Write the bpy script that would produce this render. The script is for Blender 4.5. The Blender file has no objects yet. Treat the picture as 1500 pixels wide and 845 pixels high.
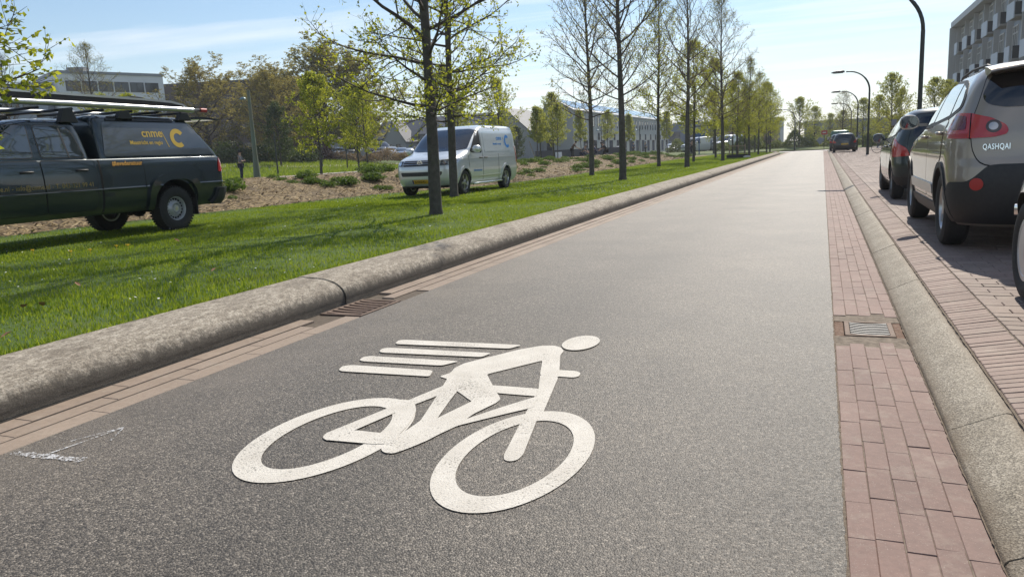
import bpy, bmesh, math, random
import numpy as np
from mathutils import Vector, Matrix
from mathutils.geometry import delaunay_2d_cdt
R = math.radians
PI = math.pi
C = bpy.context.scene.collection
rng = random.Random(7)

# ------------------------------------------------------------------ materials
def nod(nt, t, **kw):
    n = nt.nodes.new(t)
    for k, v in kw.items():
        if k in n.inputs.keys() if isinstance(k, str) else False:
            n.inputs[k].default_value = v
        else:
            setattr(n, k, v)
    return n

def ramp(nt, stops, fac, interp='LINEAR'):
    n = nt.nodes.new('ShaderNodeValToRGB')
    el = n.color_ramp.elements
    n.color_ramp.interpolation = interp
    while len(el) < len(stops): el.new(0.5)
    for e, (p, c) in zip(el, stops):
        e.position = p
        e.color = (c[0], c[1], c[2], 1) if not isinstance(c, (int, float)) else (c, c, c, 1)
    nt.links.new(fac, n.inputs[0])
    return n.outputs[0]

def mixc(nt, a, b, fac, mode='MIX'):
    n = nt.nodes.new('ShaderNodeMix'); n.data_type = 'RGBA'; n.blend_type = mode
    for s, v in ((0, fac), (6, a), (7, b)):
        if hasattr(v, 'is_linked'): nt.links.new(v, n.inputs[s])
        elif isinstance(v, (int, float)): n.inputs[s].default_value = v
        else: n.inputs[s].default_value = (v[0], v[1], v[2], 1)
    return n.outputs[2]

def noise(nt, vec, scale, detail=3, rough=.55):
    n = nt.nodes.new('ShaderNodeTexNoise')
    n.inputs['Scale'].default_value = scale; n.inputs['Detail'].default_value = detail
    n.inputs['Roughness'].default_value = rough
    nt.links.new(vec, n.inputs['Vector'])
    return n.outputs[0]

def base(name):
    m = bpy.data.materials.new(name); m.use_nodes = True
    nt = m.node_tree
    b = nt.nodes['Principled BSDF']
    tc = nt.nodes.new('ShaderNodeTexCoord')
    return m, nt, b, tc.outputs['Object']

def bump(nt, b, h, strength, dist):
    n = nt.nodes.new('ShaderNodeBump')
    n.inputs['Strength'].default_value = strength; n.inputs['Distance'].default_value = dist
    nt.links.new(h, n.inputs['Height']); nt.links.new(n.outputs[0], b.inputs['Normal'])

MATS = {}
def M(name, col, rough=.6, metal=0., var=None, bmp=None, coat=0., spec=.5, dirt=None):
    """plain procedural material: colour with two-tone noise and bump"""
    if name in MATS: return MATS[name]
    m, nt, b, vec = base(name)
    b.inputs['Base Color'].default_value = (*col, 1)
    b.inputs['Roughness'].default_value = rough
    b.inputs['Metallic'].default_value = metal
    b.inputs['Specular IOR Level'].default_value = spec
    if coat:
        b.inputs['Coat Weight'].default_value = coat; b.inputs['Coat Roughness'].default_value = .04
    c = None
    if var:
        f = noise(nt, vec, var[0], 4)
        c = ramp(nt, [(.3, col), (.7, var[1])], f)
    if dirt:
        f2 = noise(nt, vec, dirt[0], 5, .65)
        msk = ramp(nt, [(dirt[2], 0.), (dirt[3], 1.)], f2)
        c = mixc(nt, c if c is not None else col, dirt[1], msk)
    if c is not None: nt.links.new(c, b.inputs['Base Color'])
    if bmp: bump(nt, b, noise(nt, vec, bmp[0], 3), bmp[1], bmp[2])
    MATS[name] = m
    return m

def leafmat(name, c1, c2, trans=.45):
    if name in MATS: return MATS[name]
    m = bpy.data.materials.new(name); m.use_nodes = True
    nt = m.node_tree; nt.nodes.clear()
    out = nt.nodes.new('ShaderNodeOutputMaterial')
    g = nt.nodes.new('ShaderNodeNewGeometry')
    col = ramp(nt, [(0., c1), (1., c2)], g.outputs['Random Per Island'])
    d = nt.nodes.new('ShaderNodeBsdfPrincipled'); d.inputs['Roughness'].default_value = .55
    d.inputs['Specular IOR Level'].default_value = .3
    t = nt.nodes.new('ShaderNodeBsdfTranslucent')
    nt.links.new(col, d.inputs['Base Color'])
    br = mixc(nt, col, (1.0, .95, .35), 1.0, 'MULTIPLY')
    gn = nt.nodes.new('ShaderNodeGamma'); gn.inputs[1].default_value = .8
    nt.links.new(br, gn.inputs[0]); nt.links.new(gn.outputs[0], t.inputs[0])
    mx = nt.nodes.new('ShaderNodeMixShader'); mx.inputs[0].default_value = trans
    nt.links.new(d.outputs[0], mx.inputs[1]); nt.links.new(t.outputs[0], mx.inputs[2])
    nt.links.new(mx.outputs[0], out.inputs[0])
    MATS[name] = m
    return m

# ------------------------------------------------------------------ objects
def tag(o, label=None, cat=None, group=None, kind=None):
    if label: o['label'] = label
    if cat: o['category'] = cat
    if group: o['group'] = group
    if kind: o['kind'] = kind
    return o

def empty(name, loc=(0, 0, 0), rz=0., parent=None):
    o = bpy.data.objects.new(name, None); C.objects.link(o)
    o.location = loc; o.rotation_euler = (0, 0, rz); o.empty_display_size = .2
    if parent: o.parent = parent
    return o

def mesh_obj(name, me, mats, parent=None):
    o = bpy.data.objects.new(name, me); C.objects.link(o)
    if mats is not None:
        for m in (mats if isinstance(mats, (list, tuple)) else [mats]): me.materials.append(m)
    if parent: o.parent = parent
    return o

def dup(o, parent=None):
    c = o.copy(); C.objects.link(c); c.parent = parent
    for ch in list(o.children): dup(ch, c)
    return c

class MB:
    def __init__(s): s.v = []; s.f = []; s.mi = []; s.cm = 0
    def add(s, vs, fs):
        n = len(s.v); s.v += [tuple(p) for p in vs]
        for f in fs: s.f.append(tuple(i + n for i in f)); s.mi.append(s.cm)
        return n
    def box(s, c, d, rz=0., rot=None):
        x, y, z = d[0] / 2, d[1] / 2, d[2] / 2
        P = [Vector((a * x, b * y, e * z)) for e in (-1, 1) for b in (-1, 1) for a in (-1, 1)]
        Mx = rot if rot is not None else Matrix.Rotation(rz, 3, 'Z')
        P = [Mx @ p + Vector(c) for p in P]
        s.add(P, [(0, 2, 3, 1), (4, 5, 7, 6), (0, 1, 5, 4), (2, 6, 7, 3), (0, 4, 6, 2), (1, 3, 7, 5)])
    def bar(s, a, b, w, h, up=(0, 0, 1)):
        a, b = Vector(a), Vector(b); d = (b - a); L = d.length; d.normalize()
        u = Vector(up); x = d.cross(u)
        if x.length < 1e-4: x = Vector((1, 0, 0))
        x.normalize(); u = x.cross(d)
        Mx = Matrix((x, d, u)).transposed()
        s.box((a + b) / 2, (w, L, h), rot=Mx)
    def tube(s, pts, rad, n=8, cap=True):
        pts = [Vector(p) for p in pts]
        if not isinstance(rad, (list, tuple)): rad = [rad] * len(pts)
        rings = []; vs = []
        t0 = (pts[1] - pts[0]).normalized()
        x = t0.orthogonal().normalized()
        for i, p in enumerate(pts):
            t = (pts[min(i + 1, len(pts) - 1)] - pts[max(i - 1, 0)])
            if t.length < 1e-9: t = t0
            t.normalize()
            x = (x - t * x.dot(t))
            if x.length < 1e-6: x = t.orthogonal()
            x.normalize(); y = t.cross(x)
            for k in range(n):
                a = 2 * PI * k / n
                vs.append(p + (x * math.cos(a) + y * math.sin(a)) * rad[i])
        fs = []
        for i in range(len(pts) - 1):
            for k in range(n):
                a, b = i * n + k, i * n + (k + 1) % n
                fs.append((a, b, b + n, a + n))
        if cap:
            fs.append(tuple(range(n - 1, -1, -1)))
            fs.append(tuple(range((len(pts) - 1) * n, len(pts) * n)))
        s.add(vs, fs)
    def lathe(s, prof, n=24, o=(0, 0, 0), axis='Z', closed=False):
        """prof: list of (r, h)"""
        o = Vector(o); vs = []; fs = []
        for r, h in prof:
            for k in range(n):
                a = 2 * PI * k / n
                c, e = r * math.cos(a), r * math.sin(a)
                p = {'Z': (c, e, h), 'Y': (c, h, e), 'X': (h, c, e)}[axis]
                vs.append(o + Vector(p))
        m = len(prof)
        for i in range(m if closed else m - 1):
            j = (i + 1) % m
            for k in range(n):
                k2 = (k + 1) % n
                fs.append((i * n + k, i * n + k2, j * n + k2, j * n + k))
        if not closed:
            if prof[0][0] > 1e-6: fs.append(tuple(range(n)))
            if prof[-1][0] > 1e-6: fs.append(tuple(range((m - 1) * n, m * n))[::-1])
        s.add(vs, fs)
    def ball(s, c, r, n=10, m=7):
        c = Vector(c); r = (r, r, r) if isinstance(r, (int, float)) else r
        vs = [c + Vector((0, 0, r[2]))]
        for i in range(1, m):
            p = PI * i / m
            for k in range(n):
                a = 2 * PI * k / n
                vs.append(c + Vector((r[0] * math.sin(p) * math.cos(a), r[1] * math.sin(p) * math.sin(a), r[2] * math.cos(p))))
        vs.append(c - Vector((0, 0, r[2])))
        fs = [(0, 1 + k, 1 + (k + 1) % n) for k in range(n)]
        for i in range(m - 2):
            for k in range(n):
                a, b = 1 + i * n + k, 1 + i * n + (k + 1) % n
                fs.append((a, a + n, b + n, b))
        q = 1 + (m - 2) * n
        fs += [(q + k, len(vs) - 1, q + (k + 1) % n) for k in range(n)]
        s.add(vs, fs)
    def prism(s, poly, f0, f1):
        """poly 2D list, f0/f1 map (a,b)->3D for the two sides"""
        n = len(poly)
        vs = [f0(*p) for p in poly] + [f1(*p) for p in poly]
        fs = [tuple(range(n))[::-1], tuple(range(n, 2 * n))]
        fs += [(i, (i + 1) % n, n + (i + 1) % n, n + i) for i in range(n)]
        s.add(vs, fs)
    def build(s, name, mats, parent=None, smooth=False, bevel=0., auto=None, fix=True, seg=2):
        me = bpy.data.meshes.new(name)
        me.from_pydata(s.v, [], s.f)
        o = mesh_obj(name, me, mats, parent)
        if any(s.mi): me.polygons.foreach_set('material_index', s.mi)
        if fix:
            bm = bmesh.new(); bm.from_mesh(me)
            bmesh.ops.recalc_face_normals(bm, faces=bm.faces); bm.to_mesh(me); bm.free()
        if smooth or auto is not None:
            me.polygons.foreach_set('use_smooth', [True] * len(me.polygons))
            if auto is not None: me.set_sharp_from_angle(angle=R(auto))
        if bevel:
            md = o.modifiers.new('bevel', 'BEVEL'); md.width = bevel; md.segments = seg; md.limit_method = 'ANGLE'
            md.angle_limit = R(40); md.harden_normals = False
        me.update()
        return o

def np_mesh(name, verts, faces, mats, parent=None, smooth=False, mi=None):
    """faces: (n,k) int array with constant k"""
    verts = np.asarray(verts, np.float32); faces = np.asarray(faces, np.int32)
    me = bpy.data.meshes.new(name)
    n, k = faces.shape
    me.vertices.add(len(verts)); me.vertices.foreach_set('co', verts.ravel())
    me.loops.add(n * k); me.loops.foreach_set('vertex_index', faces.ravel())
    me.polygons.add(n)
    me.polygons.foreach_set('loop_start', np.arange(0, n * k, k, dtype=np.int32))
    me.polygons.foreach_set('use_smooth', np.full(n, bool(smooth)))
    me.update(calc_edges=True)
    o = mesh_obj(name, me, mats, parent)
    if mi is not None: me.polygons.foreach_set('material_index', np.asarray(mi, np.int32))
    return o

def text_obj(name, s, size, mat, parent=None, thick=.0015, map3=None, bold=0., spacing=1., align='LEFT', sx=1.):
    """flat lettering; map3(a, b, h) puts a text point on its surface"""
    cu = bpy.data.curves.new(name, 'FONT'); cu.body = s; cu.size = size; cu.extrude = thick
    cu.offset = bold; cu.space_character = spacing; cu.align_x = align; cu.resolution_u = 3
    o = bpy.data.objects.new(name, cu); C.objects.link(o)
    bpy.context.view_layer.update()
    dg = bpy.context.evaluated_depsgraph_get()
    me = bpy.data.meshes.new_from_object(o.evaluated_get(dg))
    bpy.data.objects.remove(o); bpy.data.curves.remove(cu)
    if map3:
        for v in me.vertices: v.co = Vector(map3(v.co.x * sx, v.co.y, v.co.z))
    me.materials.clear()
    return mesh_obj(name, me, mat, parent)

def fillet(poly, r, n=4):
    """round the corners of a 2D polygon; r may be a list"""
    out = []; m = len(poly)
    for i in range(m):
        p0, p, p1 = Vector(poly[i - 1]), Vector(poly[i]), Vector(poly[(i + 1) % m])
        rr = r[i] if isinstance(r, (list, tuple)) else r
        a, b = p0 - p, p1 - p
        d = min(rr, a.length * .48, b.length * .48)
        if d < 1e-4: out.append(tuple(p)); continue
        q0, q1 = p + a.normalized() * d, p + b.normalized() * d
        for k in range(n + 1):
            t = k / n
            out.append(tuple(q0 * (1 - t) ** 2 + p * (2 * t * (1 - t)) + q1 * t * t))
    return out

def pchip(xs, ys):
    xs = np.asarray(xs, float); ys = np.asarray(ys, float)
    h = np.diff(xs); d = np.diff(ys) / h
    m = np.zeros(len(xs)); m[0], m[-1] = d[0], d[-1]
    for i in range(1, len(xs) - 1):
        if d[i - 1] * d[i] > 0:
            w1, w2 = 2 * h[i] + h[i - 1], h[i] + 2 * h[i - 1]
            m[i] = (w1 + w2) / (w1 / d[i - 1] + w2 / d[i])
    def f(x):
        x = min(max(x, xs[0]), xs[-1])
        i = int(min(max(np.searchsorted(xs, x) - 1, 0), len(h) - 1))
        t = (x - xs[i]) / h[i]
        return ((1 + 2 * t) * (1 - t) ** 2 * ys[i] + t * (1 - t) ** 2 * h[i] * m[i]
                + t * t * (3 - 2 * t) * ys[i + 1] + t * t * (t - 1) * h[i] * m[i + 1])
    return f
# ================================================================== THE GROUND
def sstep(a, b, x):
    t = min(max((x - a) / (b - a), 0.), 1.); return t * t * (3 - 2 * t)
def lerp(a, b, t): return a + (b - a) * t

ZL, ZP = .15, .14           # lawn and parking level
_le = pchip([-20, 10, 16, 20.5, 24.5, 30, 45, 68, 76, 90], [-13.9, -13.7, -13.3, -12.7, -10.7, -10.3, -10.6, -11.2, -10.6, -10.4])
def lawn_edge(y): return _le(y)
def terrain(x, y):
    """height of the land left of the road"""
    e = lawn_edge(y)
    fade = 1 - sstep(66, 80, y)
    base = ZL - .03 * sstep(-5, -11, x)
    base += .32 * sstep(e - 1, e - 7, x) * (1 - .6 * sstep(80, 110, y))
    bank = .40 * sstep(e + .2, e - 3.0, x) * (1 - sstep(e - 4.6, e - 8.5, x)) * fade
    far = 1.22 * sstep(-38, -54, x)
    return base + bank + far

# --- materials
def asphalt_mat():
    m, nt, b, vec = base('asphalt')
    v = nt.nodes.new('ShaderNodeTexVoronoi'); v.inputs['Scale'].default_value = 155
    nt.links.new(vec, v.inputs['Vector'])
    sep = nt.nodes.new('ShaderNodeSeparateColor'); nt.links.new(v.outputs['Color'], sep.inputs[0])
    stone = ramp(nt, [(0., (.050, .043, .036)), (.3, (.085, .074, .062)), (.62, (.128, .112, .093)), (.88, (.20, .176, .146)), (1., (.33, .295, .25))], sep.outputs[0])
    gap = ramp(nt, [(.0, 1.), (.5, .96), (.8, .38)], v.outputs['Distance'])
    c = mixc(nt, stone, gap, 1., 'MULTIPLY')
    big = noise(nt, vec, .9, 6, .6)
    c = mixc(nt, c, ramp(nt, [(.32, (.80, .79, .78)), (.68, (1.2, 1.17, 1.12))], big), 1., 'MULTIPLY')
    mid = noise(nt, vec, 34, 4, .7)
    c = mixc(nt, c, ramp(nt, [(.34, .74), (.66, 1.25)], mid), 1., 'MULTIPLY')
    # two faint wheel tracks worn darker along the lane
    sx = nt.nodes.new('ShaderNodeSeparateXYZ'); nt.links.new(vec, sx.inputs[0])
    mr = nt.nodes.new('ShaderNodeMath'); mr.operation = 'PINGPONG'; mr.inputs[1].default_value = .8
    nt.links.new(sx.outputs[0], mr.inputs[0])
    c = mixc(nt, c, ramp(nt, [(.0, .86), (.30, .98), (.55, 1.08), (.8, 1.04)], mr.outputs[0]), 1., 'MULTIPLY')
    st = noise(nt, vec, 1.7, 5, .62)
    c = mixc(nt, c, (.62, .60, .58), ramp(nt, [(.60, 0.), (.74, .75)], st), 'MULTIPLY')
    # pale sand that drifts off the left gutter
    edge = nt.nodes.new('ShaderNodeMapRange'); edge.inputs[1].default_value = -2.1; edge.inputs[2].default_value = -3.3
    nt.links.new(sx.outputs[0], edge.inputs[0])
    n2 = noise(nt, vec, 2.2, 6, .7)
    mm = nt.nodes.new('ShaderNodeMath'); mm.operation = 'MULTIPLY'; nt.links.new(edge.outputs[0], mm.inputs[0]); nt.links.new(n2, mm.inputs[1])
    c = mixc(nt, c, (.25, .21, .165), ramp(nt, [(.1, 0.), (.75, .55)], mm.outputs[0]))
    nt.links.new(c, b.inputs['Base Color'])
    b.inputs['Roughness'].default_value = .58
    b.inputs['Specular IOR Level'].default_value = .5
    hh = ramp(nt, [(0., 1.), (.75, 0.)], v.outputs['Distance'])
    bump(nt, b, hh, .6, .0035)
    return m

def brick_mat(name, cols, rough=.75):
    """colour per brick from the random value of the mesh island"""
    m, nt, b, vec = base(name)
    g = nt.nodes.new('ShaderNodeNewGeometry')
    n = len(cols)
    c = ramp(nt, [(i / (n - 1), k) for i, k in enumerate(cols)], g.outputs['Random Per Island'])
    f = noise(nt, vec, 38, 5, .65)
    c = mixc(nt, c, ramp(nt, [(.3, (.86, .85, .84)), (.7, (1.12, 1.11, 1.09))], f), 1., 'MULTIPLY')
    sp = noise(nt, vec, 7, 5, .7)
    c = mixc(nt, c, (.36, .31, .25), ramp(nt, [(.52, 0.), (.78, .55)], sp))
    wd = noise(nt, vec, 1.4, 4, .6)
    c = mixc(nt, c, ramp(nt, [(.35, (.88, .87, .86)), (.65, (1.1, 1.09, 1.07))], wd), 1., 'MULTIPLY')
    fine = noise(nt, vec, 210, 2, .6)
    c = mixc(nt, c, (.45, .38, .33), ramp(nt, [(.64, 0.), (.72, .7)], fine))
    nt.links.new(c, b.inputs['Base Color']); b.inputs['Roughness'].default_value = rough
    bump(nt, b, f, .22, .004)
    return m

def concrete_kerb_mat():
    m, nt, b, vec = base('weathered_concrete')
    mp = nt.nodes.new('ShaderNodeMapping'); mp.inputs['Scale'].default_value = (1.3, .6, 1.3); mp.inputs['Rotation'].default_value = (0, 0, .5)
    nt.links.new(vec, mp.inputs[0])
    a = noise(nt, mp.outputs[0], 24, 8, .78)
    c = ramp(nt, [(.30, (.13, .108, .08)), (.44, (.26, .222, .172)), (.54, (.38, .333, .265)), (.68, (.54, .485, .40))], a)
    b2 = noise(nt, mp.outputs[0], 3.1, 5, .7)
    c = mixc(nt, c, (.15, .122, .09), ramp(nt, [(.49, 0.), (.62, .6)], b2))
    fine = noise(nt, vec, 85, 5, .8)
    c = mixc(nt, c, ramp(nt, [(.36, .45), (.62, 1.4)], fine), 1., 'MULTIPLY')
    # splash dirt thrown up from the gutter on the lowest hand's width, with a ragged top
    sx = nt.nodes.new('ShaderNodeSeparateXYZ'); nt.links.new(vec, sx.inputs[0])
    mp2 = nt.nodes.new('ShaderNodeMapping'); mp2.inputs['Scale'].default_value = (1, 1, .15); nt.links.new(vec, mp2.inputs[0])
    rag = noise(nt, mp2.outputs[0], 26, 5, .7)
    ad = nt.nodes.new('ShaderNodeMath'); ad.operation = 'MULTIPLY_ADD'; ad.inputs[1].default_value = -.19; nt.links.new(rag, ad.inputs[0]); nt.links.new(sx.outputs[2], ad.inputs[2])
    c = mixc(nt, c, (.07, .06, .048), ramp(nt, [(.0, .85), (.055, 0.)], ad.outputs[0]))
    nt.links.new(c, b.inputs['Base Color']); b.inputs['Roughness'].default_value = .9
    ad2 = nt.nodes.new('ShaderNodeMath'); ad2.operation = 'ADD'; nt.links.new(a, ad2.inputs[0]); nt.links.new(fine, ad2.inputs[1])
    bump(nt, b, ad2.outputs[0], .65, .008)
    return m

def lawn_mat():
    m, nt, b, vec = base('lawn_soil')
    a = noise(nt, vec, 1.3, 5, .6)
    c = ramp(nt, [(.3, (.06, .115, .014)), (.55, (.08, .14, .018)), (.75, (.13, .155, .032))], a)
    f = noise(nt, vec, 55, 4, .7)
    c = mixc(nt, c, ramp(nt, [(.3, .5), (.7, 1.35)], f), 1., 'MULTIPLY')
    nt.links.new(c, b.inputs['Base Color']); b.inputs['Roughness'].default_value = .9
    bump(nt, b, f, .8, .03)
    return m

def mulch_mat():
    m, nt, b, vec = base('wood_chip_mulch')
    v = nt.nodes.new('ShaderNodeTexVoronoi'); v.inputs['Scale'].default_value = 22
    mp = nt.nodes.new('ShaderNodeMapping'); mp.inputs['Scale'].default_value = (1, .45, 1); mp.inputs['Rotation'].default_value = (0, 0, .6)
    nt.links.new(vec, mp.inputs[0]); nt.links.new(mp.outputs[0], v.inputs['Vector'])
    sep = nt.nodes.new('ShaderNodeSeparateColor'); nt.links.new(v.outputs['Color'], sep.inputs[0])
    c = ramp(nt, [(0., (.08, .052, .022)), (.5, (.185, .128, .055)), (1., (.32, .228, .105))], sep.outputs[0])
    a = noise(nt, vec, .8, 5, .7)
    c = mixc(nt, c, (.085, .06, .035), ramp(nt, [(.46, 0.), (.7, .85)], a))
    nt.links.new(c, b.inputs['Base Color']); b.inputs['Roughness'].default_value = .9
    bump(nt, b, v.outputs['Distance'], .7, .05)
    return m

ASPH = asphalt_mat()
KERB = concrete_kerb_mat()
CONC = M('pale_concrete', (.40, .37, .32), .85, var=(2.5, (.31, .285, .24)), bmp=(160, .35, .004), dirt=(260, (.13, .12, .105), .55, .68))
def aggregate_mat():
    m, nt, b, vec = base('exposed_aggregate')
    v = nt.nodes.new('ShaderNodeTexVoronoi'); v.inputs['Scale'].default_value = 190; nt.links.new(vec, v.inputs['Vector'])
    sep = nt.nodes.new('ShaderNodeSeparateColor'); nt.links.new(v.outputs['Color'], sep.inputs[0])
    c = ramp(nt, [(0., (.14, .122, .096)), (.4, (.26, .23, .185)), (.7, (.35, .315, .255)), (1., (.52, .47, .39))], sep.outputs[0])
    c = mixc(nt, c, ramp(nt, [(.3, (.72, .68, .62)), (.7, (1.12, 1.1, 1.07))], noise(nt, vec, 3.2, 6, .65)), 1., 'MULTIPLY')
    # brown staining along both edges of the stone
    sx = nt.nodes.new('ShaderNodeSeparateXYZ'); nt.links.new(vec, sx.inputs[0])
    n2 = noise(nt, vec, 9, 5, .7)
    for x0, d in ((.478, .07), (.688, -.05)):
        mr = nt.nodes.new('ShaderNodeMapRange'); mr.inputs[1].default_value = x0 + d; mr.inputs[2].default_value = x0; nt.links.new(sx.outputs[0], mr.inputs[0])
        mm = nt.nodes.new('ShaderNodeMath'); mm.operation = 'MULTIPLY'; nt.links.new(mr.outputs[0], mm.inputs[0]); nt.links.new(n2, mm.inputs[1])
        c = mixc(nt, c, (.17, .125, .08), ramp(nt, [(.08, 0.), (.6, .85)], mm.outputs[0]))
    nt.links.new(c, b.inputs['Base Color']); b.inputs['Roughness'].default_value = .75
    bump(nt, b, v.outputs['Distance'], .5, .003)
    return m
AGG = aggregate_mat()
LAWN = lawn_mat(); MULCH = mulch_mat()
ROUGH = M('rough_meadow', (.07, .115, .025), .95, var=(.25, (.12, .13, .045)), bmp=(8, .6, .1), dirt=(1.6, (.045, .09, .015), .45, .7))
PATH = M('path_paving', (.36, .325, .29), .85, var=(.6, (.29, .26, .235)), bmp=(30, .2, .01))
SAND = M('joint_sand', (.27, .22, .17), .95, var=(30, (.12, .095, .07)), bmp=(120, .4, .004))
WHITE = M('road_paint', (.70, .66, .585), .75, var=(5, (.58, .54, .47)), bmp=(150, .8, .005), dirt=(190, (.26, .235, .20), .57, .70))
def worn(m, scale, lo, hi):
    # paint worn off the stones: the surface below shows through the gaps
    nt = m.node_tree; out = [n for n in nt.nodes if n.type == 'OUTPUT_MATERIAL'][0]; b = nt.nodes['Principled BSDF']
    tc = nt.nodes.new('ShaderNodeTexCoord'); f = noise(nt, tc.outputs['Object'], scale, 4, .7)
    big = noise(nt, tc.outputs['Object'], 2.6, 4, .6)
    ad = nt.nodes.new('ShaderNodeMath'); ad.operation = 'MULTIPLY_ADD'; ad.inputs[1].default_value = .35; nt.links.new(big, ad.inputs[0]); nt.links.new(f, ad.inputs[2])
    t = nt.nodes.new('ShaderNodeBsdfTransparent'); mx = nt.nodes.new('ShaderNodeMixShader')
    nt.links.new(ramp(nt, [(lo, 0.), (hi, 1.)], ad.outputs[0]), mx.inputs[0]); nt.links.new(b.outputs[0], mx.inputs[1]); nt.links.new(t.outputs[0], mx.inputs[2]); nt.links.new(mx.outputs[0], out.inputs[0])
worn(WHITE, 120, .76, .88)
CHALK = M('chalk', (.60, .60, .60), .95); worn(CHALK, 95, .58, .70)
RUST = M('rusty_iron', (.12, .085, .065), .75, .2, var=(30, (.19, .125, .09)))
IRON = M('worn_cast_iron', (.22, .22, .215), .6, .5, var=(25, (.17, .165, .16)))
DARKPIT = M('drain_pit', (.012, .011, .010), .9)

def sheet(name, xs, ys, zf, mat, kind='structure', smooth=True):
    xs, ys = np.asarray(xs, float), np.asarray(ys, float)
    V = [(xs[i] if xs.ndim == 1 else xs[i], y, 0) for y in ys for i in range(len(xs))]
    V = np.array([(x, y, zf(x, y)) for x, y, _ in V])
    nx = len(xs)
    F = [(j * nx + i, j * nx + i + 1, (j + 1) * nx + i + 1, (j + 1) * nx + i) for j in range(len(ys) - 1) for i in range(nx - 1)]
    o = np_mesh(name, V, F, mat, smooth=smooth)
    if kind: o['kind'] = kind
    return o

# base ground out to the horizon, a little below every other sheet
def ground_z(x, y):
    if x < -4.0 and y < 150:
        z = terrain(x, y) - .02
    elif x < -4.0: z = terrain(x, 150) - .02
    else: z = -.08
    if x > 8: z = .10 - .02
    if 86 < y and -12 < x < 14: z = -.03
    return z
gx = sorted(set([-600, -400, -250, -180, -140, -110, -95] + list(np.arange(-84, -18, 3.0)) + list(np.arange(-18, -4.2, .75)) + [-3.9, 1, 4, 8.0, 8.2, 20, 60, 150, 300, 600]))
gy = sorted(set([-60, -30, -10] + list(np.arange(-4, 90, 2.0)) + [96, 105, 120, 150, 151, 200, 300, 500, 900, 1500]))
sheet('ground', gx, gy, ground_z, ROUGH)
# mown lawn
ys = list(np.arange(-3, 84.1, 1.0))
V = []; F = []
NX = 9
for j, y in enumerate(ys):
    xr = -4.06 + (.9 * sstep(70, 84, y)) * 0; xl = lawn_edge(y) - .25
    for i in range(NX):
        x = lerp(xl, xr, i / (NX - 1)); V.append((x, y, terrain(x, y) + .004 + .012 * math.sin(x * 3 + y * 1.7) * (0 < i < NX - 1)))
    if j:
        for i in range(NX - 1):
            a = (j - 1) * NX + i; F.append((a, a + 1, a + 1 + NX, a + NX))
o = np_mesh('lawn', V, F, LAWN, smooth=True); o['kind'] = 'structure'
# mulch bank
V = []; F = []; NX = 16
ys = list(np.arange(-3, 80.1, .7))
mr = random.Random(3)
for j, y in enumerate(ys):
    e = lawn_edge(y) + .12 * math.sin(y * 2.1) + mr.uniform(-.12, .12)
    for i in range(NX):
        x = e - 7.5 * i / (NX - 1)
        V.append((x, y, terrain(x, y) + (.02 + mr.uniform(0, .07) if i else -.02)))
    if j:
        for i in range(NX - 1):
            a = (j - 1) * NX + i; F.append((a, a + 1, a + 1 + NX, a + NX))
o = np_mesh('mulch_bank', V, F, MULCH, smooth=True); o['kind'] = 'structure'
# loose chips and straw lying on the bank, too many to count
cr = np.random.default_rng(5); n = 26000
cy = 6 + 66 * cr.random(n) ** 1.5; ce = np.array([lawn_edge(v) for v in cy]); cx = ce + .25 - 5.2 * cr.random(n)
czz = np.array([terrain(a, b_) for a, b_ in zip(cx, cy)]) + .045 + .05 * cr.random(n)
ca = cr.uniform(0, PI, n); cl_ = cr.uniform(.03, .11, n); cw = cr.uniform(.006, .016, n); ct = cr.uniform(-.35, .35, n)
ux, uy = np.cos(ca) * cl_, np.sin(ca) * cl_; wx, wy = -np.sin(ca) * cw, np.cos(ca) * cw; uz = ct * cl_
P4 = [np.stack([cx + s * ux + q * wx, cy + s * uy + q * wy, czz + s * uz + q * .004], 1) for s, q in ((-1, -1), (1, -1), (1, 1), (-1, 1))]
V = np.stack(P4, 1).reshape(-1, 3); F = np.arange(4 * n).reshape(-1, 4)
def chipmat():
    m, nt, b, vec = base('straw_chip'); g = nt.nodes.new('ShaderNodeNewGeometry')
    nt.links.new(ramp(nt, [(0., (.07, .043, .02)), (.45, (.20, .136, .058)), (.8, (.33, .24, .11)), (1., (.46, .36, .20))], g.outputs['Random Per Island']), b.inputs['Base Color']); b.inputs['Roughness'].default_value = .85
    return m
o = np_mesh('mulch_chips', V, F, chipmat()); tag(o, 'loose straw and wood chips covering the bank', 'mulch', kind='stuff')
# foot paths beyond the bank
def path(name, pts, w, mat=PATH, dz=.012):
    V = []; F = []
    px = pchip([p[1] for p in pts], [p[0] for p in pts])
    yy = np.arange(pts[0][1], pts[-1][1] + .1, 2.)
    for j, y in enumerate(yy):
        d = (px(y + .5) - px(y - .5)); L = math.hypot(1, d); nx_, ny_ = 1 / L, -d / L
        for k in range(5):
            s = (k / 4 - .5) * w
            X, Y = px(y) + nx_ * s, y + ny_ * s
            V.append((X, Y, terrain(X, min(Y, 150)) + dz))
        if j:
            for k in range(4): a = (j - 1) * 5 + k; F.append((a, a + 1, a + 6, a + 5))
    o = np_mesh(name, V, F, mat, smooth=True); o['kind'] = 'structure'
path('foot_path', [(-30, 8), (-32, 30), (-34.5, 45), (-34, 60), (-29, 75), (-24, 95), (-20, 120)], 3.2)
path('foot_path', [(-60, 10), (-52, 45), (-46, 60), (-43, 75), (-36, 95), (-30, 110)], 2.2)
path('street', [(-33, 60), (-31, 78), (-27, 100), (-20, 124), (-15, 140)], 5.0, M('grey_street', (.33, .32, .31), .7), .02)

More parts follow.
